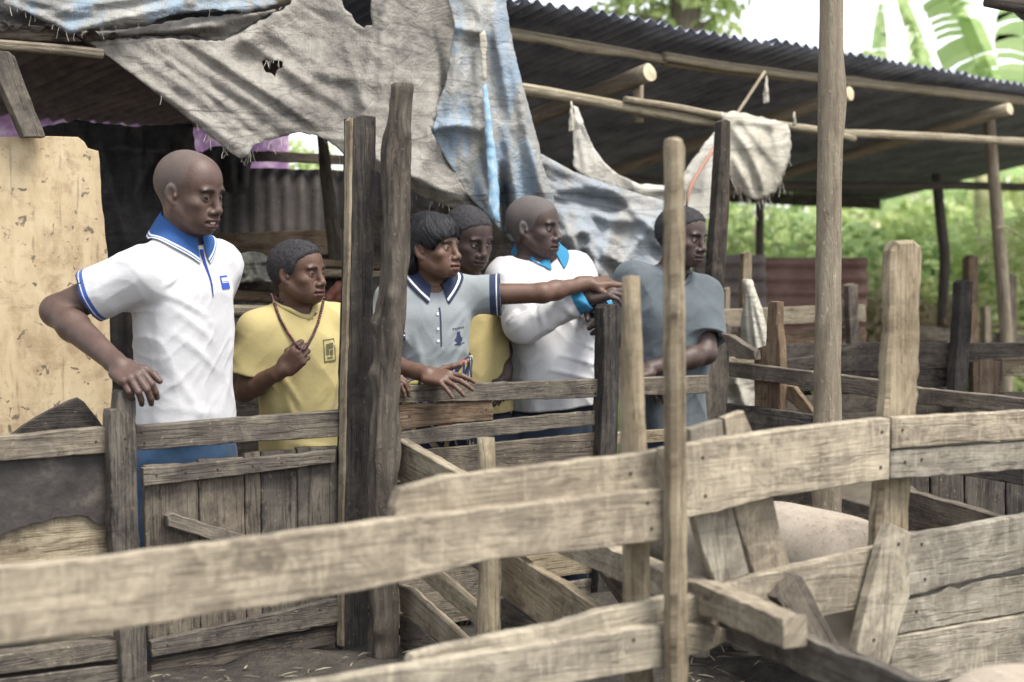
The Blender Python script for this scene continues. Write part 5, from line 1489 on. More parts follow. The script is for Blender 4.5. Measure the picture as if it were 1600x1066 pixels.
def hand_sdf(S, Hf, curl, spread=(6, 1, -4, -10), thumb=((.8, .6, -.25), (.35, .9, -.15), (.25, .95, -.1)), tips=None, fat=1.0):
    """Hf: wrist, y along the fingers, z out of the back of the hand, x to the thumb"""
    S.cone(Hf.w(0, -.03, 0), Hf.w(0, .012, 0), .027 * Hf.s, .026 * Hf.s, .015)
    S.box(Hf, (-.002, .052, 0), (.040, .044, .0135), .0125, .014)
    S.ell(Hf, (.024, .036, -.010), (.017, .030, .014), .012)
    S.ell(Hf, (-.026, .040, -.007), (.014, .034, .013), .012)
    base = [(.029, .090), (.0095, .095), (-.0105, .091), (-.029, .082)]
    seg = [(.043, .026, .021), (.047, .029, .022), (.043, .027, .021), (.034, .021, .019)]
    rad = [.0094, .0097, .0092, .0082]
    for i in range(4):
        cz = 0.0
        p = np.array([base[i][0], base[i][1], 0.0])
        sp = R(spread[i])
        prev = Hf.w(*p)
        S.cone(Hf.w(base[i][0] * .55, .03, .002), prev, .0085 * fat * Hf.s, rad[i] * 1.1 * fat * Hf.s, .008)
        for j in range(3):
            cz += R(curl[i][j])
            d = np.array([math.sin(sp) * math.cos(cz), math.cos(sp) * math.cos(cz), -math.sin(cz)])
            p = p + d * seg[i][j]
            w = Hf.w(*p)
            r0, r1 = rad[i] * (1.0 - .09 * j), rad[i] * (.93 - .09 * j)
            S.cone(prev, w, r0 * fat * Hf.s, r1 * fat * Hf.s, .0035)
            prev = w
        if tips is not None: tips.append((prev + Hf.d(*d) * .003, Hf.d(*(np.cross(np.array([math.cos(sp), -math.sin(sp), 0]), d))), .0062 * Hf.s))
    p = np.array([.020, .022, -.008]); prev = Hf.w(*p)
    for j, (d, L, r0, r1) in enumerate(zip(thumb, (.042, .033, .026), (.013, .0112, .0100), (.0112, .0104, .0082))):
        p = p + nrmz(d) * L; w = Hf.w(*p)
        S.cone(prev, w, r0 * fat * Hf.s, r1 * fat * Hf.s, .006)
        prev = w

def arm_sdf(S, sh, el, wr, r=(.052, .043, .040, .026), k=.02):
    sh, el, wr = (np.asarray(v, float) for v in (sh, el, wr))
    S.cone(sh, el, r[0], r[1], k)
    m = el + (wr - el) * .28
    S.cone(el, m, r[1] * .92, r[2] * 1.03, k); S.cone(m, wr, r[2] * 1.03, r[3], k)

def torso_frame(hem, neck, yaw):
    z = nrmz(np.asarray(neck) - np.asarray(hem))
    f = np.array([math.sin(R(yaw)), -math.cos(R(yaw)), 0]); f = nrmz(f - z * (f @ z))
    l = np.cross(f, z); l = l if l @ np.array([math.cos(R(yaw)), math.sin(R(yaw)), 0]) > 0 else -l
    return Frame(hem, l, f, z)

def wrinkles(T, amp=.005, seed=0, drape=.006, scale=1.0):
    """soft folds: long hanging ones below the chest, diagonal tension ones above"""
    def f(P):
        q = T.loc(P)
        a = np.arctan2(q[:, 0], q[:, 1])
        w1 = vnoise(np.stack([a * 2.6 * scale + seed, q[:, 2] * 3.0, q[:, 1] * 0 + seed], -1), seed)
        w2 = 1 - np.abs(vnoise(np.stack([(q[:, 0] + q[:, 2] * .8) * 9 * scale, (q[:, 2] - q[:, 0] * .6) * 3.2 * scale, q[:, 1] * 6 + seed], -1), seed + 1))
        w3 = 1 - np.abs(vnoise(np.stack([(q[:, 0] - q[:, 2] * .9) * 22 * scale, (q[:, 2] + q[:, 0] * .7) * 8 * scale, q[:, 1] * 9 + seed], -1), seed + 2))
        w2 = w2 ** 2.2 + .17; w3 = w3 ** 2 + .14
        low = sstep(.42, .05, q[:, 2])
        w4 = 1 - np.abs(vnoise(np.stack([q[:, 0] * 9, q[:, 1] * 9, q[:, 2] * 17], -1) + .6 * w1[:, None], seed + 7))
        return -(drape * w1 * (.35 + low) + amp * (w2 - .62) + amp * .55 * (w3 - .62) + amp * .9 * (w4 - .62) * sstep(.10, .17, np.abs(q[:, 0])))
    return f

def seg_folds(T, folds):
    """folds (x,z -> x,z in the torso's front plane, width, height): ridges on the front"""
    def f(P):
        q = T.loc(P); r = np.zeros(len(P))
        fr = q[:, 1] > 0
        for (x1, z1, x2, z2, w, h) in folds:
            dx, dz = x2 - x1, z2 - z1; L = math.hypot(dx, dz)
            t = np.clip(((q[:, 0] - x1) * dx + (q[:, 2] - z1) * dz) / L ** 2, 0, 1)
            d = np.hypot(q[:, 0] - x1 - t * dx, q[:, 2] - z1 - t * dz)
            r -= h * np.exp(-(d / w) ** 2) * np.sin(np.pi * (t * .8 + .1)) * fr
        return r
    return f

def sleeve_cuff(segs, trunk=None):
    """segs: list of (end point, axis pointing back up the arm, radius): metres above the sleeve end"""
    def f(V):
        r = np.full(len(V), .09)
        if trunk is not None: far = trunk.ev(V, .2) > .014
        else: far = np.ones(len(V), bool)
        for (p, ax, rad) in segs:
            d = (V - p) @ nrmz(ax)
            lat = np.linalg.norm(V - p - d[:, None] * nrmz(ax), axis=1)
            r = np.where(far & (lat < rad) & (d > -.02) & (d < .09), np.minimum(r, np.clip(d, 0.0, .09)), r)
        return r
    return f

def collar(parent, S, C, mat, rt=(.064, .068), rb=(.100, .100), drop=.052, point=.03, gap=.16, stand=.030, open_=.0, back=.022):
    """folded polo collar round the neck; C: frame at the neck base, y front, z up the neck"""
    nT, V, F, U = 64, [], [], []
    prof = [(0.0, -.35), (.12, .35), (.0, .9), (.10, 1.0), (.35, .8), (.7, .35), (1.0, 0.0)]
    for i in range(nT + 1):
        th = gap + (2 * math.pi - 2 * gap) * i / nT
        fr = max(0.0, math.cos(th))                     # 1 at the front
        endw = math.exp(-min(th - gap, 2 * math.pi - gap - th) / .38)
        for j, (a, b) in enumerate(prof):
            r1 = rt[0] + (rb[0] - rt[0]) * a + endw * a * .016; r2 = rt[1] + (rb[1] - rt[1]) * a + endw * a * .012
            z = stand * b + back * (1 - fr) * b - drop * a * .55 - endw * point * a * 1.1 + .018 * (.5 - .5 * math.cos(th)) - open_ * fr * (b + .3)
            x = math.sin(th) * r1; y = math.cos(th) * r2
            V.append(C.w(x, y, z)); U.append((i / nT, a if j > 3 else 0.0))
    m = len(prof)
    for i in range(nT):
        for j in range(m - 1): F.append((i * m + j, i * m + j + 1, (i + 1) * m + j + 1, (i + 1) * m + j))
    V = np.array(V)
    out = np.array([k for k in range(len(V)) if k % m >= 3])
    for _ in range(14):      # lift what lies inside the shirt up and outwards
        d = S.ev(V[out], .15); k = d < .006
        if not k.any(): break
        q = out[k]; rad = V[q] - C.o; rad -= np.outer(rad @ C.A[:, 2], C.A[:, 2]); rad /= np.linalg.norm(rad, axis=1)[:, None]
        V[q] += (C.A[:, 2] * .8 + rad * .45) * np.clip(.006 - d[k], .001, .02)[:, None]
    o = mesh_obj('collar', V, F, mat, parent, U, smooth=True)
    md = o.modifiers.new('thickness', 'SOLIDIFY'); md.thickness = .0022; md.offset = 0
    md = o.modifiers.new('smooth', 'SUBSURF'); md.levels = 1; md.render_levels = 1
    return o

def collar_mat(name, col, stripes):
    t = NT(name)
    v = t.sep(t.uv())[1]
    nd = t.n('ValToRGB'); t.put(nd.inputs['Fac'], v); cr = nd.color_ramp; cr.interpolation = 'CONSTANT'
    st = [(0.0, col)] + stripes
    while len(cr.elements) < len(st): cr.elements.new(.5)
    for e, (p_, c_) in zip(cr.elements, st): e.position = p_; e.color = (*c_, 1)
    g = t.noise(t.objc(), 500, 2, .6)
    t.inp('Base Color', t.mix(t.math('MULTIPLY', g, .25), nd.outputs['Color'], tuple(v_ * .6 for v_ in col)))
    t.bump(g, .3, .002)
    return t.done(.88, .2)

def decal(name, S, T, pts, mat, parent, off=.0022, sub=4, two=False):
    """flat print following the cloth: polygon strips given as quads of (x,z) on the torso's front"""
    V, F = [], []
    for quad in pts:
        a, b, c, d = [np.array(q, float) for q in quad]
        k = len(V)
        for i in range(sub + 1):
            for j in range(sub + 1):
                u, v = i / sub, j / sub
                q = (a * (1 - u) + b * u) * (1 - v) + (d * (1 - u) + c * u) * v
                V.append(T.w(q[0], .34, q[1]))
        for i in range(sub):
            for j in range(sub): F.append((k + i * (sub + 1) + j, k + (i + 1) * (sub + 1) + j, k + (i + 1) * (sub + 1) + j + 1, k + i * (sub + 1) + j + 1))
    return mesh_obj(name, S.surf(V, -T.A[:, 1], off), F, mat, parent, smooth=True)

def rect(x0, z0, x1, z1): return [(x0, z0), (x1, z0), (x1, z1), (x0, z1)]

def flat_mat(name, col, rough=.85):
    t = NT(name)
    g = t.noise(t.objc(), 300, 3, .6)
    t.inp('Base Color', t.ramp(g, [(.3, tuple(v * .8 for v in col)), (.7, tuple(min(.9, v * 1.15) for v in col))]))
    return t.done(rough, .2)

def legs(parent, hip, yaw, mat, foot_z=0.0, w=.09, top_r=(.165, .12), spread=.0, shoe=True, skirt=None, hipz=None):
    """trousers from the waist to the ankles and shoes on the ground"""
    S = SDF()
    f = np.array([math.sin(R(yaw)), -math.cos(R(yaw)), 0]); l = np.array([math.cos(R(yaw)), math.sin(R(yaw)), 0])
    fr = Frame(hip, l, f, [0, 0, 1])
    H = hip[2] - foot_z
    S.loft(fr, [-.14, -.05, .05, .12], [top_r[0] * 1.02, top_r[0] * 1.04, top_r[0], top_r[0] * .96], [top_r[1] * 1.02, top_r[1] * 1.05, top_r[1], top_r[1] * .96])
    feet = []
    for s in (-1, 1):
        kn = fr.w(s * (w + .01 + spread * .5), .03, -H * .47); an = fr.w(s * (w + spread), -.01, -H + .07)
        S.cone(fr.w(s * w, 0, -.06), kn, .088, .067, .03); S.cone(kn, an, .067, .054, .02)
        feet.append(an)
    S.disp(lambda P: -.005 * (1 - np.abs(vnoise(P * np.array([26, 26, 12]), 3)) - .6))
    o = sdf_obj('trousers', [S.mesh(.011)], mat, parent)
    for an in feet:
        B = SDF(); q = Frame([an[0], an[1], foot_z], l, f, [0, 0, 1])
        B.ell(q, (0, .05, .035), (.046, .125, .045), .01); B.cone(q.w(0, -.02, .05), q.w(0, -.02, .13), .046, .048, .03); B.half([0, 0, foot_z + .004], [0, 0, -1])
        sdf_obj('shoe', [B.mesh(.009)], M['shoe'], parent)
    return o
t = NT('black_rubber_boot'); t.inp('Base Color', (.016, .016, .019)); M['shoe'] = t.done(.45, .4)

def neckband(parent, S0, a, b, r, mat, rad=.008):
    """ribbed band along the neckline, where the cone round the neck leaves the shirt"""
    a, b = np.asarray(a, float), np.asarray(b, float); ax = nrmz(b - a); L = np.linalg.norm(b - a)
    u = nrmz(np.cross(ax, [1, 0, .2])); v = np.cross(ax, u)
    n = 48; ts = np.linspace(-.02, L + .04, 90); rim = []
    for i in range(n):
        th = 2 * math.pi * i / n; dr = u * math.cos(th) + v * math.sin(th)
        P = a + ts[:, None] * ax + dr * r
        ins = np.nonzero(S0.ev(P, .1) < 0)[0]
        rim.append(ts[ins[-1]] if len(ins) else 0.0)
    rim = np.array(rim)
    rim = (np.roll(rim, 1) + 2 * rim + np.roll(rim, -1)) / 4
    V, F = [], []
    for i in range(n):
        th = 2 * math.pi * i / n; dr = u * math.cos(th) + v * math.sin(th)
        c = a + (rim[i] - .004) * ax + dr * (r + .001)
        for j in range(8):
            ph = 2 * math.pi * j / 8; V.append(c + dr * math.cos(ph) * rad * .75 + ax * math.sin(ph) * rad * 1.4)
    for i in range(n):
        for j in range(8): F.append((i * 8 + j, i * 8 + (j + 1) % 8, ((i + 1) % n) * 8 + (j + 1) % 8, ((i + 1) % n) * 8 + j))
    return mesh_obj('neckband', V, F, mat, parent, smooth=True)

def fuzz(parent, S, V, n, length, mat, seed=1, lie=.5):
    """short tight curls standing off the hair so its outline is soft"""
    r = np.random.default_rng(seed)
    P = V[r.choice(len(V), n)]
    N = S.grad(P, .003); N /= np.linalg.norm(N, axis=1)[:, None] + 1e-9
    d = N * lie + r.normal(size=P.shape) * .6; d /= np.linalg.norm(d, axis=1)[:, None]
    sd = np.cross(d, r.normal(size=P.shape)); sd /= np.linalg.norm(sd, axis=1)[:, None] + 1e-9
    L = (length * r.uniform(.5, 1.2, n))[:, None]
    Q = np.stack([P - sd * .0007 - N * .001, P + sd * .0007 - N * .001, P + d * L * .6 + sd * .0006, P + d * L + N * L * .2 - sd * .001], 1).reshape(-1, 3)
    b = np.arange(n)[:, None] * 4
    o = mesh_obj('hair_curls', Q, np.concatenate([b + [0, 1, 2], b + [0, 2, 3]]), mat, parent); o['kind'] = 'stuff'

def strands(parent, S, H, V, n, mat, seed=2):
    """combed straight hair lying on the hair's surface"""
    r = np.random.default_rng(seed)
    P = V[r.choice(len(V), n)]
    rings = [P.copy()]
    wob = r.normal(size=(n, 3)) * .22
    for k in range(9):
        q = H.loc(P)
        f = sstep(-.02, .05, q[:, 1])
        d = np.stack([np.sign(q[:, 0]) * .35 + wob[:, 0], f * .75 - (1 - f) * .45 + wob[:, 1] * .6, -.75 + wob[:, 2] * .4 + 0 * f], 1) @ H.A.T
        N = S.grad(P, .003); N /= np.linalg.norm(N, axis=1)[:, None] + 1e-9
        d -= N * (d * N).sum(1)[:, None]; d /= np.linalg.norm(d, axis=1)[:, None] + 1e-9
        P = P + d * .0085
        dist = S.ev(P, .05)
        P = P - N * np.clip(dist - .0022, -.004, .004)[:, None]
        rings.append(P.copy())
    rings = np.array(rings); m = len(rings)
    N = S.grad(rings[0], .003); N /= np.linalg.norm(N, axis=1)[:, None] + 1e-9
    V2, F = [], []
    for i in range(n):
        k0 = len(V2)
        for k in range(m):
            t_ = nrmz(rings[min(k + 1, m - 1), i] - rings[max(k - 1, 0), i] + 1e-9); sd = np.cross(t_, N[i]); w = .0011 * (1 - .8 * (k / (m - 1)) ** 2)
            V2 += [rings[k, i] - sd * w, rings[k, i] + sd * w]
        for k in range(m - 1): F.append((k0 + 2 * k, k0 + 2 * k + 1, k0 + 2 * k + 3, k0 + 2 * k + 2))
    o = mesh_obj('hair_strands', V2, F, mat, parent, smooth=True); o['kind'] = 'stuff'

def body_build(parent, mat, S, boxes, attrs, h_rest=None):
    parts = []
    for (h, lo, hi) in boxes: parts.append(S.mesh(h, lo, hi))
    a = {k: attrs.get(k, lambda V: np.zeros(len(V))) for k in ('lip', 'brow', 'stubble', 'tip')}
    return sdf_obj('body', parts, mat, parent, a)

def tip_attr(tips):
    def f(V):
        r = np.zeros(len(V))
        for p, n, rad in tips:
            d = V - p
            r = np.maximum(r, .55 * sstep(rad * 1.15, rad * .75, np.linalg.norm(d + n * 0, axis=1)) * ((d @ n) > .002))
        return r
    return f

def around(pts, m):
    pts = np.array(pts); return pts.min(0) - m, pts.max(0) + m
# ------------------------------------------------------------------ man in the white polo shirt, hand on the notched post
WHITE = (.43, .43, .445)
def man_left():
    root = thing('person', W(290, 1100, 4.35) * [1, 1, 0], 'bald man in white polo shirt with blue collar, hand on fence post', 'person', 'people at the fence')
    H = face_frame(W(301, 301, 4.22), 66, 13, 3, 1.02)
    neck = W(283, 354, 4.27); hem = W(284, 658, 4.33)
    T = torso_frame(hem, neck, 60)
    shR, shL = T.w(-.168, -.008, .452), T.w(.160, -.005, .468)
    elR, wrR = W(88, 486, 4.16), W(186, 572, 3.925)
    elL, wrL = T.w(.20, -.13, .24), T.w(.12, -.16, .02)
    Hd = Frame(wrR, [.62, .28, .28], W(222, 600, 3.83) - wrR, [-.1, -.55, .83], .98)
    hx = nrmz(np.cross(Hd.A[:, 1], Hd.A[:, 2])); hx = hx if hx[0] > 0 else -hx
    Hd = Frame(wrR, hx, Hd.A[:, 1], np.cross(hx, Hd.A[:, 1]) * (1 if np.cross(hx, Hd.A[:, 1])[2] > 0 else -1), .98)
    B = SDF()
    head_sdf(B, H, smile=True, nose=1.0)
    B.cone(H.w(0, -.028, -.05), T.w(0, .005, .53), .054, .060, .03)
    for x, sh in ((-1, shR), (1, shL)): B.cone(T.w(x * .03, 0, .54), sh, .034, .036, .03)
    B.loft(T, [.02, .25, .45, .52], [.14, .14, .15, .09], [.10, .10, .10, .07])
    arm_sdf(B, shR, elR, wrR, (.054, .046, .043, .028)); arm_sdf(B, shL, elL, wrL)
    tips = []
    hand_sdf(B, Hd, [(35, 40, 25), (38, 45, 25), (42, 48, 25), (48, 50, 25)], spread=(3, 1, -2, -5), thumb=((.75, .65, -.3), (.3, .9, -.35), (.1, .9, -.45)), tips=tips, fat=1.12)
    HL = Frame(wrL, T.A[:, 1], T.d(0, .5, -.8), T.d(1, 0, 0))
    hand_sdf(B, HL, [(30, 30, 20)] * 4)
    at_ = head_attrs(H, smile=True, hl=HL_BALD, stub=.55, beard=.0); at_['tip'] = tip_attr(tips)
    hb = around([H.w(0, 0, 0)], .16); hb = (hb[0] - [0, 0, .08], hb[1])
    body_build(root, M['skin1'], B, [(.0030, hb[0] , hb[1]), (.0036, *around([elR, wrR, wrR + Hd.A[:, 1] * .12, (elR + shR) / 2], .075)), (.007, *around([elL, wrL, HL.w(0, .1, 0)], .08))], at_)
    eyes(root, H, (-.35, .9, -.25))
    V, F = [], []
    for i in range(9):
        a = (i - 4) / 4
        for z in (-.0655, -.0775): V.append(H.w(a * .024, .0890 - .011 * a * a, z))
    for i in range(8): F.append((2 * i, 2 * i + 1, 2 * i + 3, 2 * i + 2))
    mesh_obj('teeth', V, F, M['teeth'], root, smooth=True)
    # shirt
    S = SDF()
    S.loft(T, [-.02, .12, .28, .42, .49, .535], [.160, .156, .160, .166, .125, .075], [.124, .116, .118, .114, .086, .07], cy=[.012, .01, .012, .006, 0, .0], n=2.5)
    for sh, x in ((shR, -1), (shL, 1)): S.cone(T.w(x * .045, -.004, .535), sh, .040, .060, .05)
    seR = shR + (elR - shR) * .60; seL = shL + (elL - shL) * .70
    for sh, se, el in ((shR, seR, elR), (shL, seL, elL)): S.sleeve(sh, se + (se - sh) * .3, .078, .081, se, el - sh, .071)
    S.disp(wrinkles(T, .0042, 3, .0055))
    S.disp(seg_folds(T, [(-.15, .40, -.03, .33, .012, .005), (-.14, .36, .0, .25, .014, .0045), (-.13, .28, .02, .16, .013, .004), (.11, .34, .08, .12, .014, .004), (-.12, .06, .02, .03, .016, .004), (.10, .18, .03, .03, .014, .003), (-.16, .42, -.10, .46, .01, .006), (-.15, .2, -.05, .02, .015, .004)]))
    S.func('s', lambda P: np.maximum((P - T.w(0, 0, .0)) @ T.A[:, 2], np.linalg.norm(P - T.w(0, 0, 0), axis=1) - .4), hem - .4, hem + .4, 0)
    S.loft(T, [-.05, .0, .05, .07], [.146, .146, .142, .10], [.108, .106, .102, .07], cy=[.012, .012, .012, .012], n=2.5, k=0, kind='s')
    S.cone(T.w(0, .008, .50), H.w(0, -.035, -.09), .058, .060, .006, 's')
    cuff = [(.0, (.025, .045, .17)), (.009, WHITE), (.0125, (.03, .07, .24)), (.0235, WHITE)]
    shirt = sdf_obj('polo_shirt', [S.mesh(.0052)], cloth_mat('white_knit', WHITE, cuff, .03), root, {'cuff': sleeve_cuff([(seR, shR - elR, .12)])})
    CF = Frame(T.w(0, -.002, .556), T.A[:, 0], nrmz(T.A[:, 1] - .25 * T.A[:, 2]), nrmz(T.A[:, 2] + .25 * T.A[:, 1]))
    collar(root, S, CF, collar_mat('blue_collar', (.026, .075, .22), [(.80, (.60, .62, .66)), (.88, (.03, .06, .22)), (.95, (.6, .62, .66))]))
    navy = flat_mat('navy_placket', (.02, .04, .22))
    decal('placket', S, T, [[(-.006, .525), (.010, .525), (.004, .385), (.001, .385)]], navy, shirt, sub=8)
    blue = flat_mat('badge_blue', (.03, .07, .33)); wm = flat_mat('badge_white', (.75, .75, .78))
    bd = decal('badge', S, T, [rect(.050, .405, .100, .445)], blue, shirt, .0022, 4)
    decal('badge_lettering', S, T, [rect(.054 + .009 * i, .428, .0595 + .009 * i, .439) for i in range(5)] + [rect(.054, .424, .094, .4255)], wm, shirt, .0042, 1)['kind'] = 'stuff'
    legs(root, T.w(0, 0, -.05) , 46, cloth_mat('blue_jeans', (.02, .045, .09), None, .35), top_r=(.15, .11))
    return root
man_left()
# ------------------------------------------------------------------ generic clothed figure
def hand_frame(wr, to, dorsal, thumb_hint, sc=1.0):
    y = nrmz(np.asarray(to) - np.asarray(wr)); z = nrmz(np.asarray(dorsal) - y * (np.asarray(dorsal) @ y))
    x = np.cross(y, z); x = x if x @ np.asarray(thumb_hint) > 0 else -x
    return Frame(wr, x, y, z, sc)

def figure(label, H, T, L, ws, ds, skin, shirt_mat, shR, shL, elR, wrR, elL, wrL, hands, sleeve=(.6, .6), srad=(.078, .078), scut=(.060, .058), head={}, hat={}, gaze=(0, 1, 0),
           armr=(.052, .044, .041, .027), wr_amp=.0055, drape=.0055, seed=1, folds=(), name_shirt='t_shirt', legm=None, leg_r=(.14, .105), hair=None, fem=False, nape=.0, neck_r=(.052, .058), hem_cut=True, shirt_h=.0058, neckhole=.066, cuffw=None, belly=0.0, long=False, nb=True, legyaw=None, arm_boxes=None):
    root = thing('person', T.o * [1, 1, 0], label, 'person', 'people at the fence')
    B = SDF()
    head_sdf(B, H, **head)
    B.cone(H.w(0, -.028, -.05), T.w(0, .005, L * .965), neck_r[0] * H.s, neck_r[1] * ws, .03)
    for x, sh in ((-1, shR), (1, shL)): B.cone(T.w(x * .03, 0, L * 1.0), sh, .038 * ws, .043 * ws, .04)
    B.loft(T, [.02, L * .5, L * .82, L * .95], [.135 * ws, .135 * ws, .145 * ws, .09 * ws], [.095 * ds, .095 * ds, .1 * ds, .075 * ds])
    arm_sdf(B, shR, elR, wrR, armr); arm_sdf(B, shL, elL, wrL, armr)
    tips = []
    for h in hands: hand_sdf(B, tips=tips, **h)
    at_ = head_attrs(H, **hat); at_['tip'] = tip_attr(tips)
    hb = around([H.w(0, 0, 0)], .165 * H.s); hb = (hb[0] - [0, 0, .09 * H.s], hb[1])
    boxes = [(.0033, *hb)]
    for (el, wr, hf) in ((elR, wrR, hands[0]['Hf']), (elL, wrL, hands[1]['Hf'])):
        sh = shR if el is elR else shL
        boxes.append((.0040, *around([el + (sh - el) * (.45 if not long else .1), el, wr, hf.w(0, .13, 0), hf.w(.04, .09, 0)], .065)))
    body_build(root, skin, B, boxes, at_)
    eyes(root, H, gaze)
    S = SDF()
    z = np.array([-.03, .22, .52, .78, .91, .985]) * L
    rx = np.array([.168, .160 if not fem else .145, .170, .180, .13, .078]) * ws
    ry = np.array([.128, .122, .126, .122, .088, .070]) * ds
    ry[1] += belly; ry[0] += belly * .7
    S.loft(T, z, rx, ry, cy=[.012 + belly * .5, .01 + belly * .6, .012, .006, 0, 0], n=2.5)
    for sh, x in ((shR, -1), (shL, 1)): S.cone(T.w(x * .045 * ws, -.004, L * .985), sh, .040 * ws, scut[0] * ws, .05)
    ends = []
    for i, (sh, el, wr) in enumerate(((shR, elR, wrR), (shL, elL, wrL))):
        if long:
            ax = nrmz(wr - el); e_ = wr - ax * .008
            S.sleeve(sh, wr + ax * .03, srad[i], .041, e_, ax, .033, .04, el, srad[i] * .80)
            ends.append((e_, ax, .045))
        else:
            se = sh + (el - sh) * sleeve[i]
            S.sleeve(sh, se + (se - sh) * .3, srad[i] * .98, srad[i] * 1.04, se, el - sh, srad[i] - .0095)
            ends.append((se, nrmz(el - sh), srad[i]))
    S.disp(wrinkles(T, wr_amp, seed, drape))
    if folds: S.disp(seg_folds(T, folds))
    if long:
        def cr(P):      # bunched rings along the long sleeves
            r = np.zeros(len(P))
            for sh, el, wr in ((shR, elR, wrR), (shL, elL, wrL)):
                for a, b in ((sh, el), (el, wr)):
                    ab = b - a; t = (P - a) @ ab / (ab @ ab); lat = np.linalg.norm(P - a - t[:, None] * ab, axis=1)
                    w = (lat < .1) & (t > .1) & (t < 1.0)
                    r -= np.where(w, .004 * np.sin(t * 24 + 5 * vnoise(P * 16, 3)) * sstep(.1, .35, t), 0)
            return r
        S.disp(cr)
    if hem_cut:
        S.func('s', lambda P: np.maximum((P - T.o) @ T.A[:, 2], np.linalg.norm(P - T.o, axis=1) - .4), T.o - .4, T.o + .4, 0)
    if nb: neckband(root, S, T.w(0, .008, L * .90), H.w(0, -.035, -.09), neckhole * ws * .975, shirt_mat)
    S.cone(T.w(0, .008, L * .90), H.w(0, -.035, -.09), neckhole * ws * .95, neckhole * ws, .006, 's')
    tk = SDF(); tk.ops = [S.ops[0]]
    sleeves = sleeve_cuff([(p, -a, rr + .03) for p, a, rr in ends], tk)
    shirt = sdf_obj(name_shirt, [S.mesh(shirt_h)], shirt_mat, root, {'cuff': sleeves})
    if hair:
        hs = SDF(); th = hair['t']
        hs.ell(H, (0, -.026, .036), (.0755 + th, .098 + th, .083 + th), .01); hs.ell(H, (0, -.055, .018), (.070 + th, .068 + th, .070 + th), .02); hs.ell(H, (0, .026, .028), (.062 + th * .6, .056 + th * .8, .070 + th), .03)
        hl = hair.get('hl', HL_CROP)
        def cover(P):
            q = H.loc(P); g = q[:, 2] - np.interp(q[:, 1], [a for a, b in hl], [b for a, b in hl]) + .003 * vnoise(q * 70, 2)
            m = sstep(-.004, .016, g)
            return ((th + .0035) * (1 - m) + .0010 * vnoise(P * 240, 4) + .0008 * vnoise(P * 110, 6)) * H.s
        hs.disp(cover)
        hs.func('i', lambda P: (lambda q: (np.interp(q[:, 1], [a for a, b in hl], [b for a, b in hl]) - .012 - q[:, 2]) * H.s * .8)(H.loc(P)), None, None, 0)
        if 'extra' in hair: hair['extra'](hs)
        hV, hF = hs.mesh(hair.get('h', .0031))
        sdf_obj('hair', [(hV, hF)], hair['mat'], root)
        q = H.loc(hV); fuzz(root, hs, hV[q[:, 2] - np.interp(q[:, 1], [a for a, b in hl], [b for a, b in hl]) > .003], 2600, th * .75 + .0012, hair['mat'], seed)
    if legm is not None: legs(root, T.w(0, 0, L * -.06), legyaw if legyaw is not None else 30, legm, top_r=leg_r)
    return root, S, shirt, B

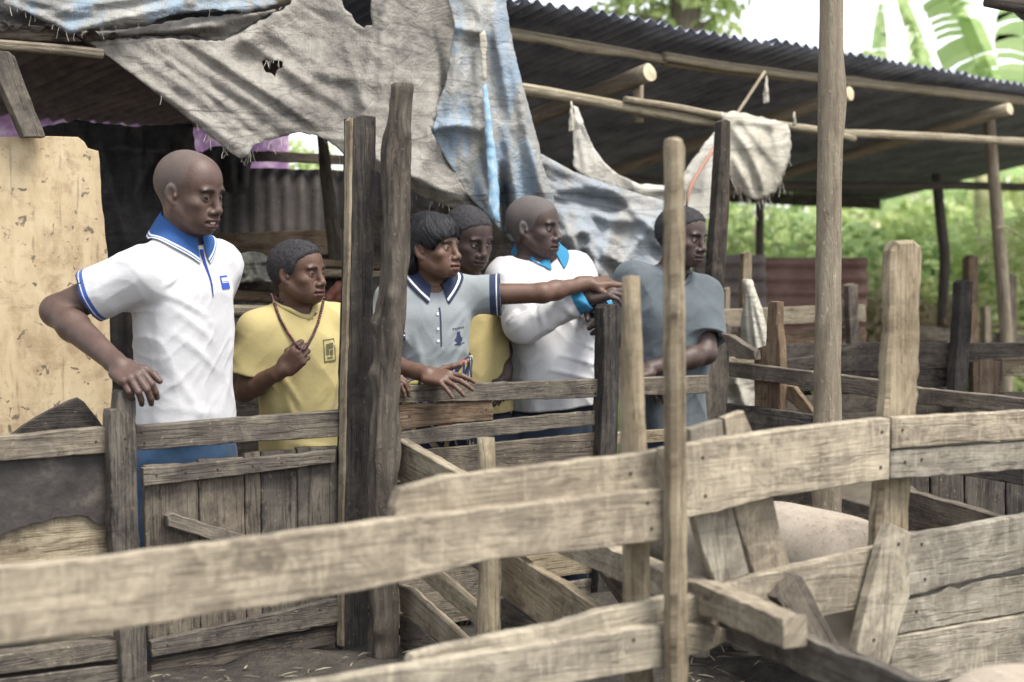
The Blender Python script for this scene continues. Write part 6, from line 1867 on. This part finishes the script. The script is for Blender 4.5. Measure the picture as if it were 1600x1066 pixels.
# ------------------------------------------------------------------ boy with the bead necklace
YEL = (.35, .29, .135)
def boy():
    H = face_frame(W(470, 427, 4.62), 62, 1, 2, .885)
    hem, neck = W(470, 716, 4.74), W(464, 476, 4.66)
    T = torso_frame(hem, neck, 34); L = float(np.linalg.norm(neck - hem))
    shR, shL = T.w(-.138, 0, L * .845), T.w(.138, -.005, L * .855)
    elR, wrR = W(383, 611, 4.60), W(441, 578, 4.47)
    elL, wrL = W(534, 604, 4.80), W(580, 580, 4.60)
    hR = hand_frame(wrR, W(474, 549, 4.44), [-.15, -.95, -.2], [-.3, 0, 1], .84)
    hL = hand_frame(wrL, wrL + [.08, -.02, -.02], [0, -.3, .9], [0, 1, .2], .84)
    fold = [(-.12, .33, -.05, .20, .012, .007), (-.11, .30, -.06, .10, .012, .006), (.10, .32, .05, .16, .012, .006), (-.08, .08, .06, .05, .012, .006), (-.06, .15, .08, .10, .012, .005)]
    root, S, shirt, B = figure('boy in yellow T-shirt with print fingering a dark bead necklace', H, T, L, .83, .86, M['skin2'], cloth_mat('yellow_cotton', YEL, None, .08, (.33, .27, .11)),
        shR, shL, elR, wrR, elL, wrL, [dict(Hf=hR, curl=[(50, 60, 30), (55, 70, 35), (60, 75, 40), (65, 78, 40)], spread=(4, 1, -2, -5), thumb=((.45, .8, -.5), (.0, .9, -.5), (-.2, .9, -.4)), fat=1.1), dict(Hf=hL, curl=[(25, 30, 20)] * 4)],
        sleeve=(.70, .70), srad=(.074, .072), scut=(.054, .05), head=dict(jaw=.96, nose=.95, lips=1.1), gaze=(-.1, 1, 0), armr=(.040, .034, .032, .022), seed=5, folds=fold,
        legm=cloth_mat('brown_shorts', (.05, .042, .04)), leg_r=(.115, .09), hair=dict(t=.0060, mat=M['hair']), nape=0, wr_amp=.005, neckhole=.078)
    ink = flat_mat('dark_print', (.10, .09, .05))
    decal('print', S, T, [rect(x0 - .02, z0 + .085, x1 - .02, z1 + .085) for x0, z0, x1, z1 in [(.058, .250, .061, .325), (.101, .250, .104, .325), (.061, .322, .101, .325), (.061, .250, .101, .256), (.070, .262, .092, .267), (.068, .275, .078, .31), (.082, .272, .094, .29), (.08, .295, .096, .312)]], ink, shirt, .002, 2)
    # bead necklace
    path = [(424, 461), (430, 478), (437, 497), (448, 517), (460, 535), (470, 546)]
    path2 = [(506, 466), (503, 482), (497, 505), (489, 524), (480, 540), (473, 548)]
    back = []
    nk = thing('bead_necklace', W(470, 546, 4.45), 'dark red bead necklace hanging from the boy\'s neck', 'necklace')
    V, F = [], []
    def bead(c, r):
        k = len(V)
        for i in range(5):
            th = math.pi * i / 4
            for j in range(6): V.append(c + r * np.array([math.sin(th) * math.cos(j * 1.047), math.sin(th) * math.sin(j * 1.047), math.cos(th)]))
        for i in range(4):
            for j in range(6): F.append((k + i * 6 + j, k + i * 6 + (j + 1) % 6, k + (i + 1) * 6 + (j + 1) % 6, k + (i + 1) * 6 + j))
    for pth in (path, path2):
        pts = []
        for i in range(len(pth) - 1):
            for f in np.linspace(0, 1, 6, endpoint=False): pts.append(tuple(np.array(pth[i]) * (1 - f) + np.array(pth[i + 1]) * f))
        A0 = [W(x, y, 4.25) for x, y in pts]; Dr = [ray(x, y) for x, y in pts]
        Q1, Q2 = S.surf(A0, Dr, .006, .7), B.surf(A0, Dr, .006, .7)
        for p1, p2 in zip(Q1, Q2): bead(p1 if (p1 - CAMP) @ FWD < (p2 - CAMP) @ FWD else p2, .0052)
    nape = [H.w(math.sin(a) * .06, -.03 + math.cos(a) * .065, -.105 - .02 * math.cos(a)) for a in [R(100 + 160 * i / 15) for i in range(16)]]
    for q in B.push_out(nape, .006): bead(q, .0052)
    t = NT('red_black_beads'); t.inp('Base Color', t.ramp(t.n('NewGeometry').outputs['Random Per Island'], [(.3, (.05, .012, .018)), (.6, (.16, .03, .04)), (.8, (.03, .02, .03))])); M['bead'] = t.done(.35, .5)
    mesh_obj('bead_strand', V, F, M['bead'], nk, smooth=True)['kind'] = 'stuff'
boy()

# ------------------------------------------------------------------ woman pointing
GREY = (.19, .21, .222)
def kitenge():
    t = NT('printed_wrap_cloth')
    p = t.objc()
    v = t.n('TexVoronoi', feature='DISTANCE_TO_EDGE'); t.put(v.inputs['Vector'], t.map(p, (1, 1, .55), rot=(.3, .5, .2))); v.inputs['Scale'].default_value = 18
    w = t.n('TexWave', wave_type='RINGS'); t.put(w.inputs['Vector'], t.map(p, (1, 1, 1))); w.inputs['Scale'].default_value = 14; w.inputs['Distortion'].default_value = 6
    c = t.ramp(w.outputs['Fac'], [(.25, (.02, .025, .06)), (.45, (.38, .38, .4)), (.62, (.04, .07, .16)), (.8, (.33, .29, .07))], 'CONSTANT')
    c = t.mix(t.ramp(v.outputs['Distance'], [(.05, 1), (.08, 0)]), c, (.012, .014, .03))
    n = t.noise(p, 6, 2)
    c = t.mix(t.ramp(n, [(.6, 0), (.62, 1)]), c, (.26, .08, .05))
    t.inp('Base Color', c)
    return t.done(.85, .2)

def woman():
    H = face_frame(W(679, 389, 4.82), 61, -3, 1, .925)
    hem, neck = W(664, 648, 4.93), W(671, 437, 4.87)
    T = torso_frame(hem, neck, 25); L = float(np.linalg.norm(neck - hem))
    shR, shL = T.w(-.132, 0, L * .845), T.w(.132, -.005, L * .885)
    elR, wrR = W(597, 566, 4.76), W(664, 584, 4.665)
    elL, wrL = W(848, 458, 4.93), W(918, 443, 5.04)
    hR = hand_frame(wrR, W(716, 596, 4.60), [.05, -.62, .78], [.3, .6, .6], .93)
    hL = hand_frame(wrL, W(985, 440, 5.10), [.0, -.35, .95], [0, -1, -.4], .98)
    fold = [(.10, .36, .02, .27, .012, .007), (.11, .33, .03, .22, .012, .006), (-.09, .30, -.05, .15, .013, .006), (.09, .25, .02, .12, .013, .007), (-.02, .2, .0, .08, .014, .005)]
    cuff = [(.0, (.02, .028, .06)), (.008, (.48, .5, .52)), (.012, (.02, .028, .06)), (.034, GREY)]
    def wig(hs):
        pass
    root, S, shirt, B = figure('woman in grey polo shirt pointing with outstretched arm', H, T, L, .80, .84, M['skin2'], cloth_mat('grey_melange', GREY, cuff, .10),
        shR, shL, elR, wrR, elL, wrL, [dict(Hf=hR, curl=[(8, 18, 12), (10, 20, 12), (12, 20, 12), (14, 18, 12)], spread=(14, 4, -8, -20), thumb=((.85, .5, .0), (.65, .75, .05), (.6, .8, .05)), fat=1.05),
                                       dict(Hf=hL, curl=[(2, 6, 4), (14, 22, 12), (22, 30, 15), (30, 34, 15)], spread=(5, 0, -4, -8), thumb=((.8, .6, -.35), (.45, .85, -.3), (.35, .9, -.2)), fat=1.05)],
        sleeve=(.62, .46), srad=(.068, .068), scut=(.052, .05), head=dict(jaw=.96, nose=.92, lips=1.15, cheek=1.04), gaze=(.0, 1, 0), armr=(.040, .034, .032, .0215), seed=11, folds=fold, name_shirt='polo_shirt', fem=True, nb=False, neckhole=.075)
    CF = Frame(T.w(0, .004, L * 1.01), T.A[:, 0], nrmz(T.A[:, 1] - .35 * T.A[:, 2]), nrmz(T.A[:, 2] + .35 * T.A[:, 1]))
    collar(root, S, CF, collar_mat('navy_collar', (.022, .03, .062), [(.72, (.62, .62, .64)), (.84, (.022, .03, .062))]), rt=(.056, .060), rb=(.088, .090), gap=.30, point=.042, open_=.02, back=.026)
    nv = flat_mat('navy_thread', (.025, .032, .07))
    decal('placket', S, T, [[(-.003, .385), (.003, .385), (.005, .255), (.001, .255)]], nv, shirt, .002, 8)
    bt = flat_mat('pale_button', (.55, .55, .52), .4)
    for z in (.365, .315, .275): decal('button', S, T, [rect(-.013, z - .004, -.005, z + .004)], bt, shirt, .004, 2)
    bd = decal('emblem', S, T, [rect(.060, .262, .078, .290), rect(.063, .290, .075, .303), rect(.052, .258, .082, .262), rect(.076, .270, .084, .284), rect(.054, .272, .061, .280)], nv, shirt, .002, 2)
    decal('emblem_lettering', S, T, [rect(.046 + .007 * i, .311 + .0006 * i, .050 + .007 * i, .316 + .0006 * i) for i in range(7)] + [rect(.084, .262, .096, .265)], nv, shirt, .002, 1)['kind'] = 'stuff'
    # wrap skirt
    K = SDF()
    K.loft(Frame(T.w(0, 0, 0), T.A[:, 0], T.A[:, 1], [0, 0, 1]), [-.80, -.4, -.08, .04, .12, .27], [.19, .18, .165, .152, .145, .150], [.16, .15, .132, .120, .117, .121], cy=[.012] * 6)
    K.disp(wrinkles(Frame(T.w(0, 0, -.3), T.A[:, 0], T.A[:, 1], [0, 0, 1]), .008, 4, .008))
    K.func('s', lambda P: np.maximum(-((P - T.w(0, 0, .170)) @ nrmz(T.A[:, 2] - .34 * T.A[:, 0])), np.linalg.norm(P - T.w(0, 0, .17), axis=1) - .3), T.o - .4, T.o + .5, 0)
    sdf_obj('wrap_skirt', [K.mesh(.009)], kitenge(), root)
    for s in (-1, 1):
        Bt = SDF(); f = T.A[:, 1] * [1, 1, 0]; q = Frame(T.w(s * .08, .02, 0) * [1, 1, 0], T.A[:, 0], f, [0, 0, 1])
        Bt.ell(q, (0, .05, .035), (.042, .115, .04), .01); Bt.cone(q.w(0, -.02, .05), q.w(0, -.02, .2), .045, .05, .03); Bt.half([0, 0, .004], [0, 0, -1])
        sdf_obj('shoe', [Bt.mesh(.009)], M['shoe'], root)
    # straight combed hair: swept back over the ear, full at the nape
    hs = SDF()
    hs.ell(H, (0, -.030, .046), (.086, .106, .094), .01)
    hs.ell(H, (0, -.078, -.010), (.074, .058, .082), .03)
    hs.ell(H, (0, .032, .066), (.068, .060, .050), .03)
    for x in (-1, 1):
        hs.ell(H, (x * .052, .030, .044), (.028, .045, .036), .02)
        hs.ell(H, (x * .060, -.062, -.028), (.026, .040, .058), .02)
        hs.ell(H, (x * .062, .024, .018), (.016, .022, .022), .015)
    hl = [(-.2, -.11), (-.05, -.095), (-.042, -.06), (-.034, .0), (-.010, .024), (.012, .004), (.036, -.004), (.046, .012), (.066, .034), (.082, .044), (.12, .050)]
    hs.func('i', lambda P: (lambda q: (np.interp(q[:, 1], [a for a, b in hl], [b for a, b in hl]) - q[:, 2] + .004 * vnoise(q * 60, 2)) * H.s * .7)(H.loc(P)), None, None, 0)
    def comb(P):
        q = H.loc(P)
        # strands run from the side parting over the crown and down to the back
        u = q[:, 0] * .35 + q[:, 2] * .62 + q[:, 1] * .70 + .010 * vnoise(q * 22, 8)
        v = -q[:, 2] * .6 + q[:, 1] * .7
        g = 1 - np.abs(vnoise(np.stack([u * 120, v * 7, q[:, 0] * 9], -1), 5)); g2 = vnoise(np.stack([u * 330, v * 14, q[:, 0] * 16], -1), 6)
        return -(.0022 * (g - .55) + .0014 * g2) * H.s
    hs.disp(comb)
    hV, hF = hs.mesh(.0030)
    sdf_obj('hair', [(hV, hF)], M['hairs'], root)
    strands(root, hs, H, hV[hs.ev(hV, .02) > -.002], 1300, M['hairs'])
woman()

# ------------------------------------------------------------------ youth in yellow behind her
def youth():
    H = face_frame(W(735, 373, 5.15), 40, 19, 4, .94)
    hem, neck = W(744, 646, 5.26), W(729, 440, 5.24)
    T = torso_frame(hem, neck, 32); L = float(np.linalg.norm(neck - hem))
    shR, shL = T.w(-.135, 0, L * .85), T.w(.122, -.005, L * .85)
    elR, wrR = T.w(-.16, -.02, L * .35), T.w(-.14, .1, .05)
    elL, wrL = W(784, 532, 5.30), W(789, 586, 5.22)
    hR = hand_frame(wrR, wrR + [0, -.03, -.1], [-.8, -.3, 0], [0, -1, 0], .92)
    hL = hand_frame(wrL, W(784, 640, 5.18), [.8, -.4, 0], [0, -1, 0], .92)
    figure('youth in yellow shirt peering out from behind the pointing woman', H, T, L, .80, .84, M['skin3'], cloth_mat('yellow_cotton_youth', (.34, .28, .13), None, .08),
        shR, shL, elR, wrR, elL, wrL, [dict(Hf=hR, curl=[(25, 30, 20)] * 4), dict(Hf=hL, curl=[(25, 30, 20), (28, 32, 20), (30, 35, 20), (35, 35, 20)])],
        sleeve=(.62, .55), srad=(.066, .060), scut=(.052, .046), head=dict(nose=1.05, lips=1.05), gaze=(.25, .95, .2), armr=(.042, .035, .032, .023), seed=21, wr_amp=.006,
        legm=cloth_mat('navy_trousers_youth', (.014, .018, .035)), leg_r=(.125, .1), hair=dict(t=.0035, mat=M['hair']), neckhole=.07)
youth()

# ------------------------------------------------------------------ man in the white long-sleeved shirt
def man_white():
    H = face_frame(W(838, 355, 5.28), 63, 5, 3, .97)
    hem, neck = W(864, 634, 5.38), W(842, 395, 5.34)
    T = torso_frame(hem, neck, 36); L = float(np.linalg.norm(neck - hem))
    shR, shL = T.w(-.160, 0, L * .85), T.w(.165, -.01, L * .855)
    elR, wrR = W(822, 508, 5.10), W(918, 464, 5.06)
    elL, wrL = W(925, 486, 5.36), W(934, 478, 5.14)
    hR = hand_frame(wrR, W(976, 452, 5.02), [.1, -.45, .85], [0, .9, .3], 1.0)
    hL = hand_frame(wrL, W(957, 500, 5.02), [.75, -.55, .5], [.4, -.6, .6], 1.0)
    fold = [(-.13, .42, -.02, .34, .011, .010), (.13, .42, .06, .30, .011, .010), (-.06, .20, .11, .14, .010, .010), (-.10, .15, .08, .09, .010, .010), (-.12, .09, .04, .05, .010, .009), (.12, .3, .08, .12, .011, .009), (.02, .24, .12, .20, .009, .008)]
    cuff = [(.0, (.03, .165, .30)), (.040, WHITE)]
    root, S, shirt, B = figure('stout man in white long-sleeved shirt with sky-blue collar and cuffs', H, T, L, 1.0, 1.04, M['skin3'], cloth_mat('white_jersey', WHITE, cuff, .03),
        shR, shL, elR, wrR, elL, wrL, [dict(Hf=hR, curl=[(10, 20, 10), (20, 30, 15), (25, 35, 15), (30, 35, 15)], fat=1.1), dict(Hf=hL, curl=[(50, 45, 25), (52, 45, 25), (54, 48, 25), (56, 48, 25)], thumb=((.7, .6, -.5), (.2, .9, -.5), (.0, .9, -.5)), fat=1.15)],
        srad=(.080, .078), scut=(.060, .058), head=dict(nose=1.08, lips=1.05, smile=False), hat=dict(hl=HL_CROP, stub=.8), gaze=(.0, 1, -.1), armr=(.052, .044, .041, .027), seed=31, folds=fold, name_shirt='long_sleeved_shirt', long=True, nb=False, belly=.022, wr_amp=.008, drape=.006,
        legm=cloth_mat('navy_trousers', (.022, .032, .055)), leg_r=(.155, .125), neckhole=.082)
    CF = Frame(T.w(0, -.002, L * 1.005), T.A[:, 0], nrmz(T.A[:, 1] - .3 * T.A[:, 2]), nrmz(T.A[:, 2] + .3 * T.A[:, 1]))
    collar(root, S, CF, collar_mat('sky_blue_collar', (.03, .165, .30), []), rt=(.066, .070), rb=(.104, .104), gap=.20, point=.036, back=.024)
    bt = flat_mat('grey_button', (.4, .4, .4), .4)
    decal('placket', S, T, [[(-.016, L * .86), (.016, L * .86), (.016, L * .62), (-.016, L * .62)]], flat_mat('white_placket', (.66, .65, .64)), shirt, .0018, 8)
    for z in (.82, .74): decal('button', S, T, [rect(-.004, L * z, .004, L * z + .008)], bt, shirt, .0035, 2)
man_white()

# ------------------------------------------------------------------ man in the blue-grey T-shirt
def man_right():
    H = face_frame(W(1069, 371, 5.42), 50, 9, 0, .95)
    hem, neck = W(1038, 668, 5.50), W(1050, 428, 5.46)
    T = torso_frame(hem, neck, 32); L = float(np.linalg.norm(neck - hem))
    shR, shL = W(990, 438, 5.42), W(1098, 462, 5.52)
    elR, wrR = W(962, 545, 5.50), W(985, 592, 5.30)
    elL, wrL = W(1103, 552, 5.40), W(1018, 576, 5.22)
    hR = hand_frame(wrR, wrR + [.08, -.04, -.02], [0, -.4, .9], [.2, .8, .2], .98)
    hL = hand_frame(wrL, W(975, 588, 5.16), [.0, -.5, .85], [0, .5, .5], .98)
    fold = [(.14, .40, .05, .28, .013, .009), (.14, .34, .04, .18, .013, .008), (-.1, .42, -.04, .25, .014, .006), (.1, .2, -.05, .08, .014, .007)]
    figure('man in blue-grey T-shirt leaning over the fence behind the thin post', H, T, L, .95, .95, M['skin3'], cloth_mat('blue_grey_cotton', (.072, .086, .097), None, .2, (.108, .122, .132)),
        shR, shL, elR, wrR, elL, wrL, [dict(Hf=hR, curl=[(25, 30, 20)] * 4), dict(Hf=hL, curl=[(25, 30, 20)] * 4)],
        sleeve=(.66, .74), srad=(.074, .076), scut=(.058, .058), head=dict(nose=1.05), gaze=(.1, 1, 0), armr=(.05, .042, .04, .026), seed=41, folds=fold, wr_amp=.006,
        legm=cloth_mat('dark_jeans', (.02, .028, .045)), leg_r=(.145, .11), hair=dict(t=.0050, mat=M['hair']), neckhole=.075)
man_right()
# ================================================================== pigs
def pig_mat():
    t = NT('pale_bristly_hide')
    p = t.objc()
    f = t.noise(p, 7, 6, .65); g = t.noise(t.map(p, (140, 140, 40)), 1.0, 3, .6)
    c = t.ramp(t.math('ADD', t.math('MULTIPLY', f, .7), t.math('MULTIPLY', g, .3)), [(.30, (.21, .172, .135)), (.5, (.29, .247, .198)), (.72, (.345, .302, .25))])
    m = t.noise(p, 4.5, 5, .6)
    c = t.mix(t.ramp(m, [(.50, 0), (.66, .6)]), c, (.07, .058, .047))
    t.inp('Base Color', c); t.bump(g, .12, .004)
    return t.done(.7, .3)
M['pig'] = pig_mat()

def pig(label, pos, yaw, sc, bristles=1500, seed=3):
    root = thing('pig', pos, label, 'pig', 'pigs in the pens')
    y = R(yaw); f = np.array([math.sin(y), -math.cos(y), 0]); l = np.array([math.cos(y), math.sin(y), 0])
    fr = Frame(pos, l, f, [0, 0, 1], sc)
    S = SDF()
    S.ell(fr, (0, -.26, .36), (.15, .20, .155), .05); S.ell(fr, (0, 0.0, .345), (.165, .28, .165), .08); S.ell(fr, (0, .26, .35), (.14, .18, .155), .06)
    S.ell(fr, (0, -.02, .42), (.09, .34, .09), .08)
    S.cone(fr.w(0, .36, .36), fr.w(0, .52, .33), .11 * sc, .095 * sc, .06)
    S.ell(fr, (0, .55, .33), (.085, .12, .09), .04); S.cone(fr.w(0, .60, .31), fr.w(0, .73, .26), .065 * sc, .045 * sc, .03)
    S.ell(fr, (0, .745, .255), (.042, .018, .036), .012)
    for x in (-1, 1):
        S.cone(fr.w(x * .085, .27, .26), fr.w(x * .09, .28, .13), .062 * sc, .034 * sc, .04); S.cone(fr.w(x * .09, .28, .13), fr.w(x * .09, .285, .02), .030 * sc, .032 * sc, .015)
        S.ell(fr, (x * .09, -.27, .29), (.065, .105, .12), .05)
        S.cone(fr.w(x * .095, -.30, .22), fr.w(x * .095, -.34, .13), .05 * sc, .030 * sc, .03); S.cone(fr.w(x * .095, -.34, .13), fr.w(x * .095, -.31, .02), .028 * sc, .031 * sc, .015)
        a = np.array([[1, 0, 0], [0, .8, -.6], [0, .6, .8]])
        S.ell(fr, (x * .085, .50, .42), (.045, .06, .012), .015, 'u', a)
    S.cone(fr.w(0, -.44, .42), fr.w(.04, -.50, .36), .012 * sc, .008 * sc, .01); S.cone(fr.w(.04, -.50, .36), fr.w(.0, -.50, .33), .008 * sc, .006 * sc, .005)
    V, F = S.mesh(.010)
    sdf_obj('body', [(V, F)], M['pig'], root)
    # coarse hair along the back
    r = np.random.default_rng(seed)
    cand = np.nonzero(fr.loc(V)[:, 2] > .33)[0]
    idx = r.choice(cand, bristles)
    P = V[idx]; N = S.grad(P, .004); N /= np.linalg.norm(N, axis=1)[:, None]
    d = N * .35 - f * .9 + r.normal(size=P.shape) * .15; d /= np.linalg.norm(d, axis=1)[:, None]
    L = r.uniform(.015, .032, len(P))[:, None]
    sd = np.cross(d, N); sd /= np.linalg.norm(sd, axis=1)[:, None]
    Vb = np.stack([P - sd * .0007, P + sd * .0007, P + d * L], 1).reshape(-1, 3)
    b = mesh_obj('bristles', Vb, np.arange(len(Vb)).reshape(-1, 3), flat_mat('pale_bristle', (.36, .32, .26)), root)
    b['kind'] = 'stuff'
pig('pale pig standing behind the leaning boards with its back showing', (*W(1226, 900, 4.02)[:2], .205), -146, .92)
pig('pale pig at the bottom right corner, mostly out of the frame', (*W(1850, 1100, 2.62)[:2], .03), 60, 1.05, seed=5)
